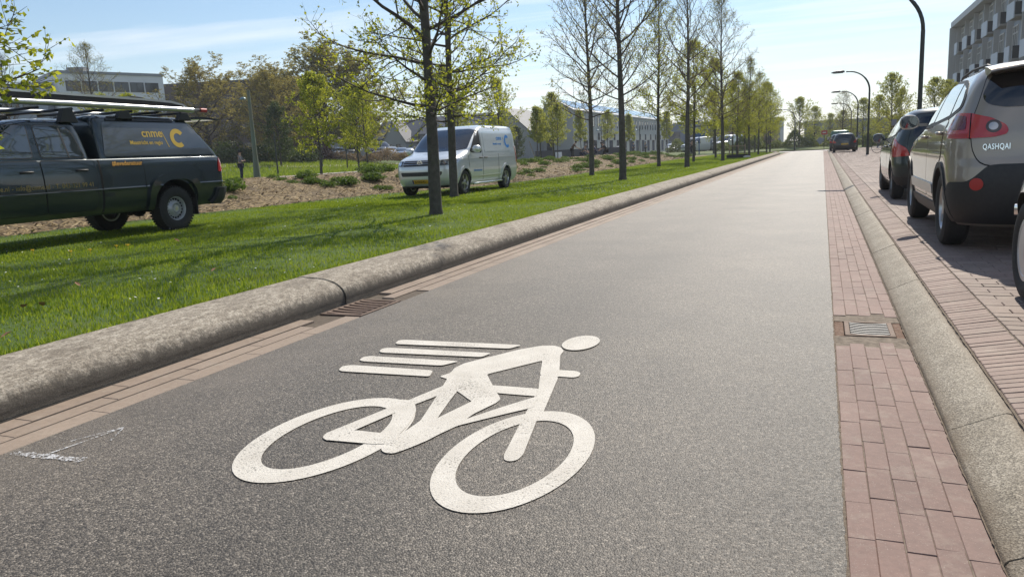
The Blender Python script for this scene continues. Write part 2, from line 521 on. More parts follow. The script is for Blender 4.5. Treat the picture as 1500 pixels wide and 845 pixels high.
# road: the asphalt lane
sheet('road', [-3.21, -1.6, .088], list(np.arange(-4, 92.1, 4)), lambda x, y: 0.0, ASPH)
sheet('cross_street', [-40, -20, -3.2, .5, 12, 60], [88.2, 91, 95], lambda x, y: .004 if x > -20 else .03, M('pale_asphalt', (.30, .285, .265), .6, bmp=(150, .3, .004)))
sheet('verge', [-40, -12, -4, 4, 12, 50], [96, 99, 104, 112], lambda x, y: .10 + .03 * math.sin(x) + (.25 if y > 100 else 0), M('verge_grass', (.09, .14, .03), .95, var=(.7, (.13, .15, .05)), bmp=(20, .6, .05)))

# --- bricks as real blocks
def brick(V, F, x0, x1, y0, y1, z, tilt=.004, g=.004, dep=.05, b=.003, gy=None, slope=0.):
    gy = g if gy is None else gy
    n = len(V)
    zz = z + rng.uniform(-.5, .5) * tilt; ta, tb = rng.uniform(-.3, .3) * tilt + slope / 2, rng.uniform(-.3, .3) * tilt
    dz = [zz - ta - tb, zz + ta - tb, zz + ta + tb, zz - ta + tb]
    jx, jy = rng.uniform(-.0015, .0015), rng.uniform(-.002, .002)
    x0, x1, y0, y1 = x0 + g / 2 + jx, x1 - g / 2 + jx, y0 + gy / 2 + jy * min(1, gy / .004), y1 - gy / 2 + jy * min(1, gy / .004)
    V += [(x0, y0, zz - dep), (x1, y0, zz - dep), (x1, y1, zz - dep), (x0, y1, zz - dep),
          (x0, y0, dz[0] - b), (x1, y0, dz[1] - b), (x1, y1, dz[2] - b), (x0, y1, dz[3] - b),
          (x0 + b, y0 + b, dz[0]), (x1 - b, y0 + b, dz[1]), (x1 - b, y1 - b, dz[2]), (x0 + b, y1 - b, dz[3])]
    for k in range(4):
        l = (k + 1) % 4
        F.append((n + k, n + l, n + 4 + l, n + 4 + k)); F.append((n + 4 + k, n + 4 + l, n + 8 + l, n + 8 + k))
    F.append((n + 8, n + 9, n + 10, n + 11))

RB = brick_mat('red_clay_brick', [(.178, .108, .090), (.20, .124, .104), (.186, .113, .095), (.215, .137, .116), (.172, .104, .088)])
PB = brick_mat('parking_brick', [(.20, .15, .125), (.25, .19, .16), (.215, .155, .135), (.265, .205, .175), (.225, .16, .135)])
GB = brick_mat('pale_gutter_brick', [(.275, .212, .162), (.30, .235, .183), (.262, .20, .155)])
GR_Y0, GR_Y1 = 4.72, 5.22          # right drain
# right gutter: five courses running along the road
V = []; F = []
for k in range(5):
    w = .0765; x0 = .092 + k * w; y = -3.0 + .26 * ((k * .42 + rng.uniform(-.12, .12)) % 1)
    while y < 90:
        L = .262 + rng.uniform(-.02, .02)
        if not (y + L > GR_Y0 - .02 and y < GR_Y1 + .02): brick(V, F, x0, x0 + w, y, y + L + (.0), -.004 + (.0 if k else .002), .0022, .0018, b=.002)
        y += L
o = np_mesh('gutter_bricks', V, F, RB); o['kind'] = 'structure'
sheet('gutter_bed', [.08, .49], [-4, GR_Y0 + .05], lambda x, y: -.0068, SAND); sheet('gutter_bed', [.08, .49], [GR_Y1 - .05, 90], lambda x, y: -.0068, SAND)
# left gutter: three courses of pale brick, dished in the middle
LG_Y0, LG_Y1 = 4.72, 5.32
V = []; F = []
for k, (x0, x1, z) in enumerate(((-3.345, -3.215, .001), (-3.468, -3.352, .004), (-3.60, -3.476, .010))):
    y = -3.0 + .17 * k
    while y < 86:
        if not (y + .55 > LG_Y0 and y < LG_Y1): brick(V, F, x0, x1, y, y + .55, z, .0008, .0015, b=.003, gy=.0012)
        y += .55
o = np_mesh('gutter_bricks', V, F, GB); o['kind'] = 'structure'
DKS = M('dark_joint', (.085, .065, .048), .95, var=(30, (.14, .11, .08)))
sheet('gutter_bed', [-3.62, -3.20], [-4, LG_Y0 + .01], lambda x, y: -.008, DKS); sheet('gutter_bed', [-3.62, -3.20], [LG_Y1 - .01, 86], lambda x, y: -.008, DKS)
# parking paving
V = []; F = []
y = -3.
while y < 88:                           # edge course of bricks set on end
    brick(V, F, .700, .905, y, y + .062, ZP - .020, .0025, .0035, gy=.0045, slope=.034); y += .062
x = .91
o = np_mesh('parking_edge', V, F, brick_mat('edge_brick', [(.215, .15, .125), (.27, .195, .165), (.24, .165, .14)])); o['kind'] = 'structure'
V = []; F = []
row = 0
y = -3.
while y < 88:
    x = .91 - (.105 if row % 2 else 0)
    w = .105
    while x < (6.5 if y < 60 else 5.2):
        brick(V, F, max(x, .91), x + .21, y, y + w, ZP, .0025, .004); x += .21
    y += w; row += 1
o = np_mesh('parking_bay', V, F, PB); o['kind'] = 'structure'
sheet('parking_bed', [.68, .91], [-4, 90], lambda x, y: lerp(ZP - .047, ZP - .010, (x - .68) / .23), SAND); sheet('parking_bed', [.9, 8.0], [-4, 90], lambda x, y: ZP - .008, SAND)
sheet('pavement', [6.45, 8.3], [-4, 60, 96], lambda x, y: ZP + .006, M('pavement_tile', (.31, .27, .235), .85, var=(2, (.26, .22, .19))))
sheet('pavement', [5.1, 6.46], [58, 75, 96], lambda x, y: ZP + .002, M('pavement_tile', (.31, .27, .235), .85))

# --- kerbs
def kerb(name, prof, y0, y1, L, mat, gap=.007, wob=.004, bend=None):
    mb = MB(); y = y0
    while y < y1:
        e = min(y + L, y1) - gap
        n = max(2, int((e - y) / .5))
        ox, oz = rng.uniform(-wob, wob), rng.uniform(-wob, wob)
        vs = []
        for j in range(n + 1):
            yy = y + (e - y) * j / n
            # worn arrises: pull the last centimetre of each stone in
            for (px, pz) in prof: vs.append((px + ox + (bend(yy) if bend else 0), yy, pz + oz))
        m = len(prof)
        fs = [(j * m + i, j * m + i + 1, (j + 1) * m + i + 1, (j + 1) * m + i) for j in range(n) for i in range(m - 1)]
        fs += [tuple(range(m)), tuple(range(n * m, (n + 1) * m))[::-1]]
        mb.add(vs, fs); y += L
    o = mb.build(name, mat, auto=50); o['kind'] = 'structure'
    return o
pr = [(-3.62, -.05), (-3.612, .0)]
for k in range(13):
    a = PI * .5 * k / 12
    pr.append((-3.60 - .02 - .30 * (1 - math.cos(a)) + .028 * math.sin(2 * a), .015 + .20 * math.sin(a) ** .92))
pr += [(-4.02, .222), (-4.09, .217), (-4.13, .19), (-4.15, -.05)]
kb = pchip([-10, 74, 80, 86], [0, 0, -.35, -1.5])
kerb('kerb', pr, .53 - 4.57, 85, 4.575, KERB, .010, .006, kb)
pr = [(.478, -.05), (.478, .006), (.487, .018), (.635, .088), (.665, .100), (.682, .098), (.688, .085), (.688, -.05)]
kerb('kerb', pr, .2 - 3, 88, 1.0, AGG, .004, .0025)
# sand washed into the joints along the kerb and the asphalt edge
V = []; F = []
sr = random.Random(4)
for x0, w0, z, lim in ((.476, .005, .0005, 40), (.090, .0045, .0012, 30), (.693, .006, ZP - .036, 40)):
    y = -3.; n0 = None
    while y < lim:
        a, b_ = sr.uniform(.2, 1.5) * w0, sr.uniform(.1, 1.) * w0
        V += [(x0 - a, y, z), (x0 + b_ * (.3 if x0 > .4 else 1), y, z)]
        if n0 is not None: F.append((len(V) - 4, len(V) - 3, len(V) - 1, len(V) - 2))
        n0 = 1; y += sr.uniform(.01, .035) * (1 + max(0, y) * .05)
o = np_mesh('joint_sand', V, F, M('washed_sand', (.25, .195, .14), .95, var=(45, (.13, .10, .072)), bmp=(180, .8, .008))); o['kind'] = 'structure'
# --- drains
def grate(x0, x1, y0, y1, z, n, along, mats, label):
    t = empty('drain_grate', ((x0 + x1) / 2, (y0 + y1) / 2, z))
    tag(t, label, 'drain grate', 'drain grates in the gutters')
    w, d = x1 - x0, y1 - y0; f = .03
    mb = MB()
    for (c, s) in (((0, -d / 2 + f / 2, -.02), (w, f, .05)), ((0, d / 2 - f / 2, -.02), (w, f, .05)), ((-w / 2 + f / 2, 0, -.02), (f, d - 2 * f, .05)), ((w / 2 - f / 2, 0, -.02), (f, d - 2 * f, .05))): mb.box(c, s)
    mb.build('frame', mats[0], t, bevel=.004)
    mb = MB(); mb.box((0, 0, -.062), (w - .005, d - .005, .006)); mb.build('pit', DARKPIT, t)
    p = (d - 2 * f) / n
    for i in range(n):
        mb = MB(); y = -d / 2 + f + p * (i + .5)
        # bars dished slightly in the middle
        for q in range(6):
            xa = -w / 2 + f + (w - 2 * f) * q / 6; xb = xa + (w - 2 * f) / 6
            za, zb = [-.012 * math.cos(xx / (w / 2) * PI / 2) for xx in (xa, xb)]
            mb.bar((xa, y, za - .004), (xb, y, zb - .004), p * .40, .03)
        mb.build('bar', mats[1], t)
    return t
grate(.15, .425, GR_Y0 + .06, GR_Y1 - .06, -.006, 7, 'x', (RUST, IRON), 'worn silver drain grate in red brick gutter on the right')
mb = MB(); mb.box((.12, (GR_Y0 + GR_Y1) / 2, -.035), (.055, GR_Y1 - GR_Y0, .05)); mb.box((.452, (GR_Y0 + GR_Y1) / 2, -.035), (.048, GR_Y1 - GR_Y0, .05))
mb.box((.2875, GR_Y0 + .028, -.035), (.272, .05, .05)); mb.box((.2875, GR_Y1 - .028, -.05), (.272, .05, .05))
o = mb.build('gutter_mortar', M('crumbled_mortar', (.27, .18, .13), .95, var=(40, (.15, .085, .055)), bmp=(60, .9, .02)), bevel=.006); o['kind'] = 'structure'
grate(-3.598, -3.218, LG_Y0 + .005, LG_Y1 + .0, .002, 7, 'x', (RUST, M('rusty_grate_bar', (.21, .145, .11), .7, .2, var=(20, (.15, .10, .075)))), 'rusty drain grate beside the rounded kerb on the left')
# ================================================================== PAINT ON THE ROAD
def ell(cx, cy, rx, ry, n=64): return [(cx + rx * math.cos(2 * PI * k / n), cy + ry * math.sin(2 * PI * k / n)) for k in range(n)]
SYM = {
'fork': [(-1.352, 3.575), (-1.245, 3.56), (-1.139, 3.034), (-1.13, 2.92), (-1.05, 2.551), (-1.053, 2.501), (-1.073, 2.479), (-1.102, 2.485), (-1.122, 2.53), (-1.188, 2.87), (-1.245, 3.176), (-1.278, 3.349)],
'bar': [(-1.386, 3.677), (-1.187, 3.685), (-1.153, 3.656), (-1.144, 3.593), (-1.166, 3.568), (-1.35, 3.57)],
'torso': [(-1.873, 3.424), (-1.842, 3.499), (-1.863, 3.591), (-1.851, 3.689), (-1.756, 3.857), (-1.655, 4.035), (-1.556, 4.146), (-1.477, 4.169), (-1.422, 4.135), (-1.38, 4.06), (-1.371, 3.969), (-1.241, 3.556), (-1.35, 3.57), (-1.434, 3.838), (-1.635, 3.52), (-1.522, 3.341), (-1.401, 3.158), (-1.397, 3.11), (-1.503, 3.071), (-1.661, 3.216), (-1.772, 3.267), (-1.808, 3.394)],
'top': [(-1.532, 3.348), (-1.276, 3.349), (-1.245, 3.235), (-1.454, 3.235)],
'down': [(-1.25, 3.225), (-1.20, 3.085), (-1.289, 2.977), (-1.443, 2.774), (-1.521, 2.493), (-1.561, 2.432), (-1.574, 2.586), (-1.444, 2.857), (-1.355, 3.037)],
'shin': [(-1.404, 3.166), (-1.396, 3.106), (-1.438, 2.931), (-1.443, 2.814), (-1.491, 2.577), (-1.521, 2.493), (-1.555, 2.422), (-1.599, 2.422), (-1.629, 2.448), (-1.665, 2.561), (-1.647, 2.598), (-1.581, 2.681), (-1.575, 2.841), (-1.525, 3.078), (-1.505, 3.154)],
'seat': [(-1.802, 3.381), (-1.661, 3.216), (-1.628, 3.06), (-1.575, 2.841), (-1.55, 2.624), (-1.57, 2.556), (-1.645, 2.605), (-1.634, 2.668), (-1.634, 2.789), (-1.71, 3.061), (-1.769, 3.268)],
'stay': [(-1.836, 3.017), (-1.769, 3.291), (-1.726, 3.232), (-1.726, 3.121), (-1.772, 2.971)],
'chain1': [(-1.946, 2.492), (-1.964, 2.539), (-1.861, 2.932), (-1.813, 2.921), (-1.802, 2.853), (-1.861, 2.6), (-1.9, 2.466)],
'chain2': [(-1.946, 2.492), (-1.865, 2.606), (-1.713, 2.607), (-1.639, 2.607), (-1.61, 2.514), (-1.698, 2.487), (-1.917, 2.474)],
'arc': [(-1.909, 3.02), (-1.836, 3.03), (-1.772, 2.985), (-1.718, 2.90), (-1.682, 2.80), (-1.655, 2.703), (-1.639, 2.607), (-1.615, 2.543), (-1.671, 2.528), (-1.713, 2.607), (-1.747, 2.742), (-1.802, 2.853), (-1.849, 2.895)],
}
LINES = [[(-2.5, 3.403), (-2.526, 3.474), (-2.481, 3.509), (-1.957, 3.516), (-1.92, 3.406), (-2.468, 3.383)],
 [(-2.5, 3.607), (-2.515, 3.675), (-2.487, 3.706), (-1.895, 3.716), (-1.955, 3.611), (-2.456, 3.59)],
 [(-2.488, 3.809), (-2.508, 3.878), (-2.475, 3.905), (-1.783, 3.921), (-1.803, 3.825), (-2.453, 3.789)],
 [(-2.493, 4.011), (-2.513, 4.079), (-2.485, 4.107), (-1.671, 4.133), (-1.717, 4.035), (-2.466, 3.994)]]
mk = MB(); lay = [.004]
def flat(poly):
    z = lay[0]; lay[0] += .0002
    mk.add([(x, y, z) for x, y in poly], [tuple(range(len(poly)))])
def ring(cx, cy, ro, ri, oc=(0, 0)):
    z = lay[0]; lay[0] += .0002
    a, b = ell(cx, cy, *ro), ell(cx + oc[0], cy + oc[1], *ri); n = len(a)
    mk.add([(x, y, z) for x, y in a + b], [(i, (i + 1) % n, n + (i + 1) % n, n + i) for i in range(n)])
ring(-1.935, 2.54, (.306, .497), (.206, .374))
ring(-1.074, 2.555, (.277, .504), (.195, .379))
for p in SYM.values(): flat(fillet(p, .02, 3))
for p in LINES: flat(fillet(p, .025, 3))
flat([(-1.335 + .108 * math.cos(t) , 4.258 + .178 * math.sin(t)) for t in [2 * PI * k / 32 for k in range(32)]])
o = mk.build('road_marking', WHITE, fix=False)
bm = bmesh.new(); bm.from_mesh(o.data)
for f in bm.faces:
    if f.normal.z < 0: f.normal_flip()
bmesh.ops.triangulate(bm, faces=bm.faces); bm.to_mesh(o.data); bm.free()
tag(o, 'big white painted cyclist symbol with four speed lines on the asphalt', 'road marking')
# chalk arrow: a thick bar and a thin arrow
cm = MB()
def stroke(pts, w, z):
    for a, b in zip(pts, pts[1:]):
        d = Vector((b[0] - a[0], b[1] - a[1])); n = Vector((-d.y, d.x)).normalized() * w / 2
        wob = [rng.uniform(.6, 1.3) for _ in range(2)]
        cm.add([(a[0] + n.x * wob[0], a[1] + n.y * wob[0], z), (b[0] + n.x * wob[1], b[1] + n.y * wob[1], z), (b[0] - n.x * wob[1], b[1] - n.y * wob[1], z), (a[0] - n.x * wob[0], a[1] - n.y * wob[0], z)], [(0, 1, 2, 3)])
def seg(a, b, n): return [(lerp(a[0], b[0], i / n) , lerp(a[1], b[1], i / n) + rng.uniform(-.003, .003)) for i in range(n + 1)]
stroke(seg((-3.17, 1.99), (-2.78, 2.015), 12), .045, .004)
stroke(seg((-3.0, 2.02), (-2.95, 2.36), 10), .011, .0043)
stroke(seg((-3.04, 2.16), (-2.95, 2.36), 6), .009, .0046)
stroke(seg((-2.86, 2.21), (-2.95, 2.36), 6), .009, .0049)
o = cm.build('chalk_arrow', CHALK, fix=False)
for p in o.data.polygons:
    if p.normal.z < 0: p.flip()
tag(o, 'white chalk bar with a thin arrow drawn by the left gutter', 'chalk mark')

# ================================================================== GRASS
def blades(name, n, sampler, hmin, hmax, w, mats, seed, droop=.5):
    """n one-triangle-and-a-half blades; sampler(rnd, n) -> x, y, z arrays"""
    r = np.random.default_rng(seed)
    x, y, z = sampler(r, n); n = len(x)
    a = r.uniform(0, 2 * PI, n); h = r.uniform(hmin, hmax, n)
    lean = r.uniform(.1, droop, n) * h; la = r.uniform(0, 2 * PI, n)
    ww = w * r.uniform(.6, 1.3, n)
    dx, dy = np.cos(a) * ww, np.sin(a) * ww
    b0 = np.stack([x - dx, y - dy, z], 1); b1 = np.stack([x + dx, y + dy, z], 1)
    m0 = np.stack([x - dx * .7 + np.cos(la) * lean * .4, y - dy * .7 + np.sin(la) * lean * .4, z + h * .6], 1)
    m1 = np.stack([x + dx * .7 + np.cos(la) * lean * .4, y + dy * .7 + np.sin(la) * lean * .4, z + h * .6], 1)
    t = np.stack([x + np.cos(la) * lean, y + np.sin(la) * lean, z + h], 1)
    V = np.stack([b0, b1, m1, m0, t], 1).reshape(-1, 3)
    k = np.arange(n) * 5
    F = np.concatenate([np.stack([k, k + 1, k + 2], 1), np.stack([k, k + 2, k + 3], 1), np.stack([k + 3, k + 2, k + 4], 1)])
    return np_mesh(name, V, F, mats)
GRASS = leafmat('grass_blade', (.10, .185, .012), (.26, .33, .038), .55)
_gy = np.arange(-3, 84.01, .5); _ge = np.array([lawn_edge(v) for v in _gy])
def lawn_sampler(y0, y1, p):
    def f(r, n):
        y = y0 + (y1 - y0) * r.random(n) ** p
        e = np.interp(y, _gy, _ge) + .02 + r.normal(0, .06, n)
        x = e + (-4.12 - e) * r.random(n)
        z = ZL - .03 * np.clip((-5 - x) / 6, 0, 1) + .15 * 0
        # terrain rises near the bank
        t = np.clip((np.interp(y, _gy, _ge) - 1 - x) / -6, 0, 1) * 0
        return x, y, z + .0
    return f
def clump(f, sc, lo, seed):
    ph = np.random.default_rng(seed).uniform(0, 6, 6)
    def g(r, n):
        x, y, z = f(r, n)
        s = np.sin(x * sc + ph[0] + 2 * np.sin(y * sc * .6 + ph[1])) + np.sin(y * sc * 1.3 + ph[2] + 1.6 * np.sin(x * sc * .8 + ph[3])) + np.sin((x + y) * sc * .4 + ph[4])
        k = r.random(n) < lo + (1 - lo) * np.clip(.5 + s * .33, 0, 1)
        return x[k], y[k], z[k]
    return g
o = blades('lawn_grass', 270000, clump(lawn_sampler(1.0, 17, 1.35), 2.2, .6, 1), .022, .046, .0040, GRASS, 5)
tag(o, 'short green mown grass of the tree strip', 'grass', kind='stuff')
o = blades('lawn_grass', 120000, lawn_sampler(15, 84, 1.5), .025, .05, .010, GRASS, 6)
tag(o, 'short green mown grass of the tree strip', 'grass', kind='stuff')
# tufts hanging over the back of the kerb
def kerb_tuft(r, n):
    y = 1.0 + 40 * r.random(n) ** 1.6
    return -4.10 - .06 * r.random(n), y, np.full(n, ZL)
o = blades('lawn_grass', 22000, clump(kerb_tuft, 3, .3, 3), .05, .12, .0045, GRASS, 8, .8)
tag(o, 'grass fringe along the back of the rounded kerb', 'grass', kind='stuff')
# daisies in the lawn, too many to count
def daisy(r, n):
    x, y, z = lawn_sampler(2.5, 40, 1.3)(r, n)
    return x, y, z
r = np.random.default_rng(11)
x, y, z = clump(daisy, 1.1, .05, 4)(r, 1500)
V = []; F = []
for a, b, c in zip(x, y, z):
    n = len(V); s = rng.uniform(.007, .011); h = c + rng.uniform(.038, .055); tx, ty = rng.uniform(-.4, .4), rng.uniform(-.4, .4)
    for k in range(6): q = PI / 3 * k; V.append((a + s * math.cos(q), b + s * math.sin(q), h + s * (tx * math.cos(q) + ty * math.sin(q))))
    F.append(tuple(range(n, n + 6)))
o = np_mesh('lawn_daisies', V, F, M('daisy_white', (.75, .75, .72), .8)); tag(o, 'tiny white daisies sprinkled through the lawn', 'daisies', kind='stuff')
# dandelions and dry leaves one can count
DY = M('dandelion_yellow', (.75, .50, .02), .8)
for i, (a, b, lb) in enumerate([(-9.9, 6.92, 'yellow dandelion flower alone at the far left of the dark truck'), (-9.02, 6.81, 'yellow dandelion flower under the middle of the dark truck, left of a close neighbour'),
        (-8.83, 6.94, 'yellow dandelion flower near the dark truck between two others'), (-8.84, 7.35, 'yellow dandelion flower close to the grass tuft by the truck'), (-8.72, 7.43, 'biggest yellow dandelion flower, nearest the truck rear wheel')]):
    mb = MB(); z = terrain(a, b)
    for k in range(14):
        q = 2 * PI * k / 14; rr = .028 if i < 4 else .036
        mb.add([(a + .004 * math.cos(q - .3), b + .004 * math.sin(q - .3), z + .062), (a + rr * math.cos(q - .12), b + rr * math.sin(q - .12), z + .075 + .008 * (k % 2)), (a + rr * math.cos(q + .12), b + rr * math.sin(q + .12), z + .075 + .008 * (k % 2)), (a + .004 * math.cos(q + .3), b + .004 * math.sin(q + .3), z + .064)], [(0, 1, 2, 3)])
    mb.ball((a, b, z + .066), .014, 8, 5); mb.tube([(a, b, z), (a, b, z + .06)], .003, 5)
    o = mb.build('dandelion', DY); tag(o, lb, 'flower', 'dandelions in the lawn')
DRY = M('dry_leaf', (.22, .10, .05), .8, var=(12, (.34, .19, .10)))
for i, (a, b, lb) in enumerate([(-5.53, 3.73, 'left one of two brown dry leaves side by side on the lawn'), (-5.46, 3.82, 'right one of two brown dry leaves side by side on the lawn'), (-6.11, 4.63, 'orange dry leaf on the shaded lawn at the left'),
        (-4.64, 2.99, 'reddish brown dry leaf standing by the kerb at the far left'), (-8.45, 8.02, 'dark red dry leaf under the truck rear wheel'), (-5.36, 5.49, 'reddish dry leaf on the lawn halfway between truck wheel and kerb'), (-4.37, 10.18, 'small orange dry leaf on the lawn right of the first trunk')]):
    mb = MB(); z = terrain(a, b) + .06; s = rng.uniform(.032, .05); q = rng.uniform(0, 6); t = rng.uniform(.2, .5)
    P = [(-1, 0, 0), (-.5, .42, .15), (.2, .5, .3), (1, 0, .1), (.2, -.45, .32), (-.5, -.4, .12), (-.1, 0, 0)]
    mb.add([(a + s * (u * math.cos(q) - v * math.sin(q)), b + s * (u * math.sin(q) + v * math.cos(q)), z + s * (w + t * u)) for u, v, w in P], [(0, 6, 1), (1, 6, 2), (2, 6, 3), (3, 6, 4), (4, 6, 5), (5, 6, 0)])
    o = mb.build('dry_leaf', DRY, fix=False); tag(o, lb, 'leaf', 'dry leaves on the lawn')
# ================================================================== VEHICLES
# local frame of a vehicle: x forward from the rear axle, y to its left, z up from the ground
RUBBER = M('tyre_rubber', (.018, .018, .018), .8, var=(40, (.03, .029, .028)), bmp=(60, .2, .004))
WELL = M('wheel_well', (.012, .012, .012), .9)
GLASSD = M('dark_glass', (.006, .008, .010), .03, spec=.7, coat=.8)
GLASSM = M('tinted_glass', (.035, .045, .048), .03, spec=1., coat=1.)
BLACKP = M('black_plastic', (.022, .022, .023), .55, var=(30, (.030, .030, .030)))
GAPM = M('panel_gap', (.004, .004, .004), .9)
CHROME = M('chrome', (.75, .75, .75), .12, 1.)
ALU = M('alloy', (.50, .50, .50), .3, .9, var=(20, (.42, .42, .42)))
REDL = M('red_lamp_glass', (.46, .025, .02), .08, coat=1., var=(30, (.48, .02, .018)))
REDD = M('red_reflector', (.42, .03, .025), .35)
CLEAR = M('clear_lamp_glass', (.42, .43, .44), .08, .4, coat=1.)
AMBER = M('amber_lamp_glass', (.55, .18, .02), .15, coat=1.)
YPLATE = M('yellow_plate', (.62, .38, .03), .45)
INK = M('plate_black', (.01, .01, .01), .6)

def paint(name, col, metal=.5, rough=.36, var=None):
    m = M(name, col, rough, metal, coat=1., var=var)
    return m

class Body:
    """closed loft of horizontal slices; each slice is a rounded plan outline"""
    def __init__(s, rows, nf=2.5, nr=2.8, cf=.9, cr=.5):
        """rows: (z, front x, rear x, half width[, cf, cr])"""
        s.rows = rows
        z = [r[0] for r in rows]; s.z0, s.z1 = z[0], z[-1]
        s.fx = [pchip(z, [r[k] for r in rows]) for k in (1, 2, 3)]
        s.fc = pchip(z, [r[4] if len(r) > 4 else cf for r in rows]); s.rc = pchip(z, [r[5] if len(r) > 5 else cr for r in rows])
        s.nf, s.nr = nf, nr
    def par(s, z):
        uf, ur, hw = [f(z) for f in s.fx]
        L = uf - ur
        return uf, ur, hw, min(s.fc(z), L * .49), min(s.rc(z), L * .49)
    def side(s, u, z):
        uf, ur, hw, cf, cr = s.par(z)
        a = 1.
        if u > uf - cf:
            t = min((u - uf + cf) / cf, 1.); a *= max(0., 1 - t ** s.nf) ** (1 / s.nf)
        if u < ur + cr:
            t = min((ur + cr - u) / cr, 1.); a *= max(0., 1 - t ** s.nr) ** (1 / s.nr)
        return hw * a
    def front(s, v, z):
        uf, ur, hw, cf, cr = s.par(z); t = min(abs(v) / hw, 1.)
        return uf - cf + cf * max(0., 1 - t ** s.nf) ** (1 / s.nf)
    def rear(s, v, z):
        uf, ur, hw, cf, cr = s.par(z); t = min(abs(v) / hw, 1.)
        return ur + cr - cr * max(0., 1 - t ** s.nr) ** (1 / s.nr)
    def outline(s, z, n=12, m=30):
        uf, ur, hw, cf, cr = s.par(z)
        P = []
        for k in range(n + 1):
            th = PI / 2 * k / n
            P.append((ur + cr - cr * math.cos(th) ** (2 / s.nr), hw * math.sin(th) ** (2 / s.nr)))
        for k in range(1, m): P.append((lerp(ur + cr, uf - cf, k / m), hw))
        for k in range(n + 1):
            th = PI / 2 * (1 - k / n)
            P.append((uf - cf + cf * math.cos(th) ** (2 / s.nf), hw * math.sin(th) ** (2 / s.nf)))
        return P
    def wrap(s, d, z, from_rear=True):
        """point at arc length d (left positive) round the outline from the rear (or front) centre"""
        P = s.outline(z, 16, 30)
        if not from_rear: P = P[::-1]
        a = abs(d); acc = 0.
        for p, q in zip(P, P[1:]):
            l = math.hypot(q[0] - p[0], q[1] - p[1])
            if acc + l >= a:
                t = (a - acc) / max(l, 1e-9); x, y = lerp(p[0], q[0], t), lerp(p[1], q[1], t)
                return Vector((x, y if d >= 0 else -y, z))
            acc += l
        return Vector((P[-1][0], P[-1][1], z))
    def S(s, sg=1):  return lambda u, z: Vector((u, sg * s.side(u, z), z))
    def Fm(s): return lambda v, z: Vector((s.front(v, z), v, z))
    def Rm(s): return lambda v, z: Vector((s.rear(v, z), v, z))
    def Wr(s, rear=True): return lambda d, z: s.wrap(d, z, rear)
    def top(s, u, v):
        a, b = s.z1 - 1e-4, s.z0 + .6 * (s.z1 - s.z0) * 0 + s.z0
        if s.side(u, a) >= abs(v): return a
        for k in range(101):
            z = s.z1 + (s.z0 - s.z1) * k / 100
            if s.side(u, z) >= abs(v): break
        lo, hi = z, z + (s.z1 - s.z0) / 100
        for _ in range(18):
            m = (lo + hi) / 2
            if s.side(u, m) >= abs(v): lo = m
            else: hi = m
        return lo
    def T(s): return lambda u, v: Vector((u, v, s.top(u, v)))
    def mesh(s, name, mat, parent, n=12, m=30, nz=46, cut=None, sharp=None):
        zs = sorted(set([r[0] for r in s.rows] + list(np.linspace(s.z0, s.z1, nz))))
        zs = [z for i, z in enumerate(zs) if i == 0 or z - zs[i - 1] > 1e-3]
        V = []; F = []; lp = []
        for z in zs:
            P = s.outline(z, n, m); k = len(P)
            ring = [(x, y, z) for x, y in P] + [(x, -y, z) for x, y in P[-2:0:-1]]
            lp.append(len(V)); V += ring
        N = len(ring)
        for a, b in zip(lp, lp[1:]):
            for i in range(N): j = (i + 1) % N; F.append((a + i, a + j, b + j, b + i))
        for q, fl in ((lp[0], 1), (lp[-1], 0)):
            prev = None
            for i in range(1, k - 1):
                l, r_ = q + i, q + N - i
                if prev is None: f = (q, l, r_)
                else: f = (prev[0], l, r_, prev[1])
                F.append(f[::-1] if not fl else f); prev = (l, r_)
            f = (prev[0], q + k - 1, prev[1]); F.append(f[::-1] if not fl else f)
        me = bpy.data.meshes.new(name); me.from_pydata(V, [], F)
        o = mesh_obj(name, me, [mat, WELL])
        bm = bmesh.new(); bm.from_mesh(me)
        bmesh.ops.remove_doubles(bm, verts=bm.verts, dist=1e-5)
        bmesh.ops.recalc_face_normals(bm, faces=bm.faces)
        bm.to_mesh(me); bm.free()
        if cut:
            cb = MB(); cb.cm = 1
            for c_ in cut: cb.lathe(c_['prof'], 40, c_['o'], 'Y')
            co = cb.build('cutter', [mat, WELL])
            md = o.modifiers.new('b', 'BOOLEAN'); md.operation = 'DIFFERENCE'; md.object = co; md.solver = 'EXACT'
            bpy.context.view_layer.update()
            dg = bpy.context.evaluated_depsgraph_get()
            me2 = bpy.data.meshes.new_from_object(o.evaluated_get(dg))
            o.modifiers.clear(); o.data = me2; bpy.data.meshes.remove(me)
            bpy.data.objects.remove(co); me = me2; me.name = name
        if parent: o.parent = parent
        me.polygons.foreach_set('use_smooth', [True] * len(me.polygons))
        me.set_sharp_from_angle(angle=R(sharp or 38))
        return o

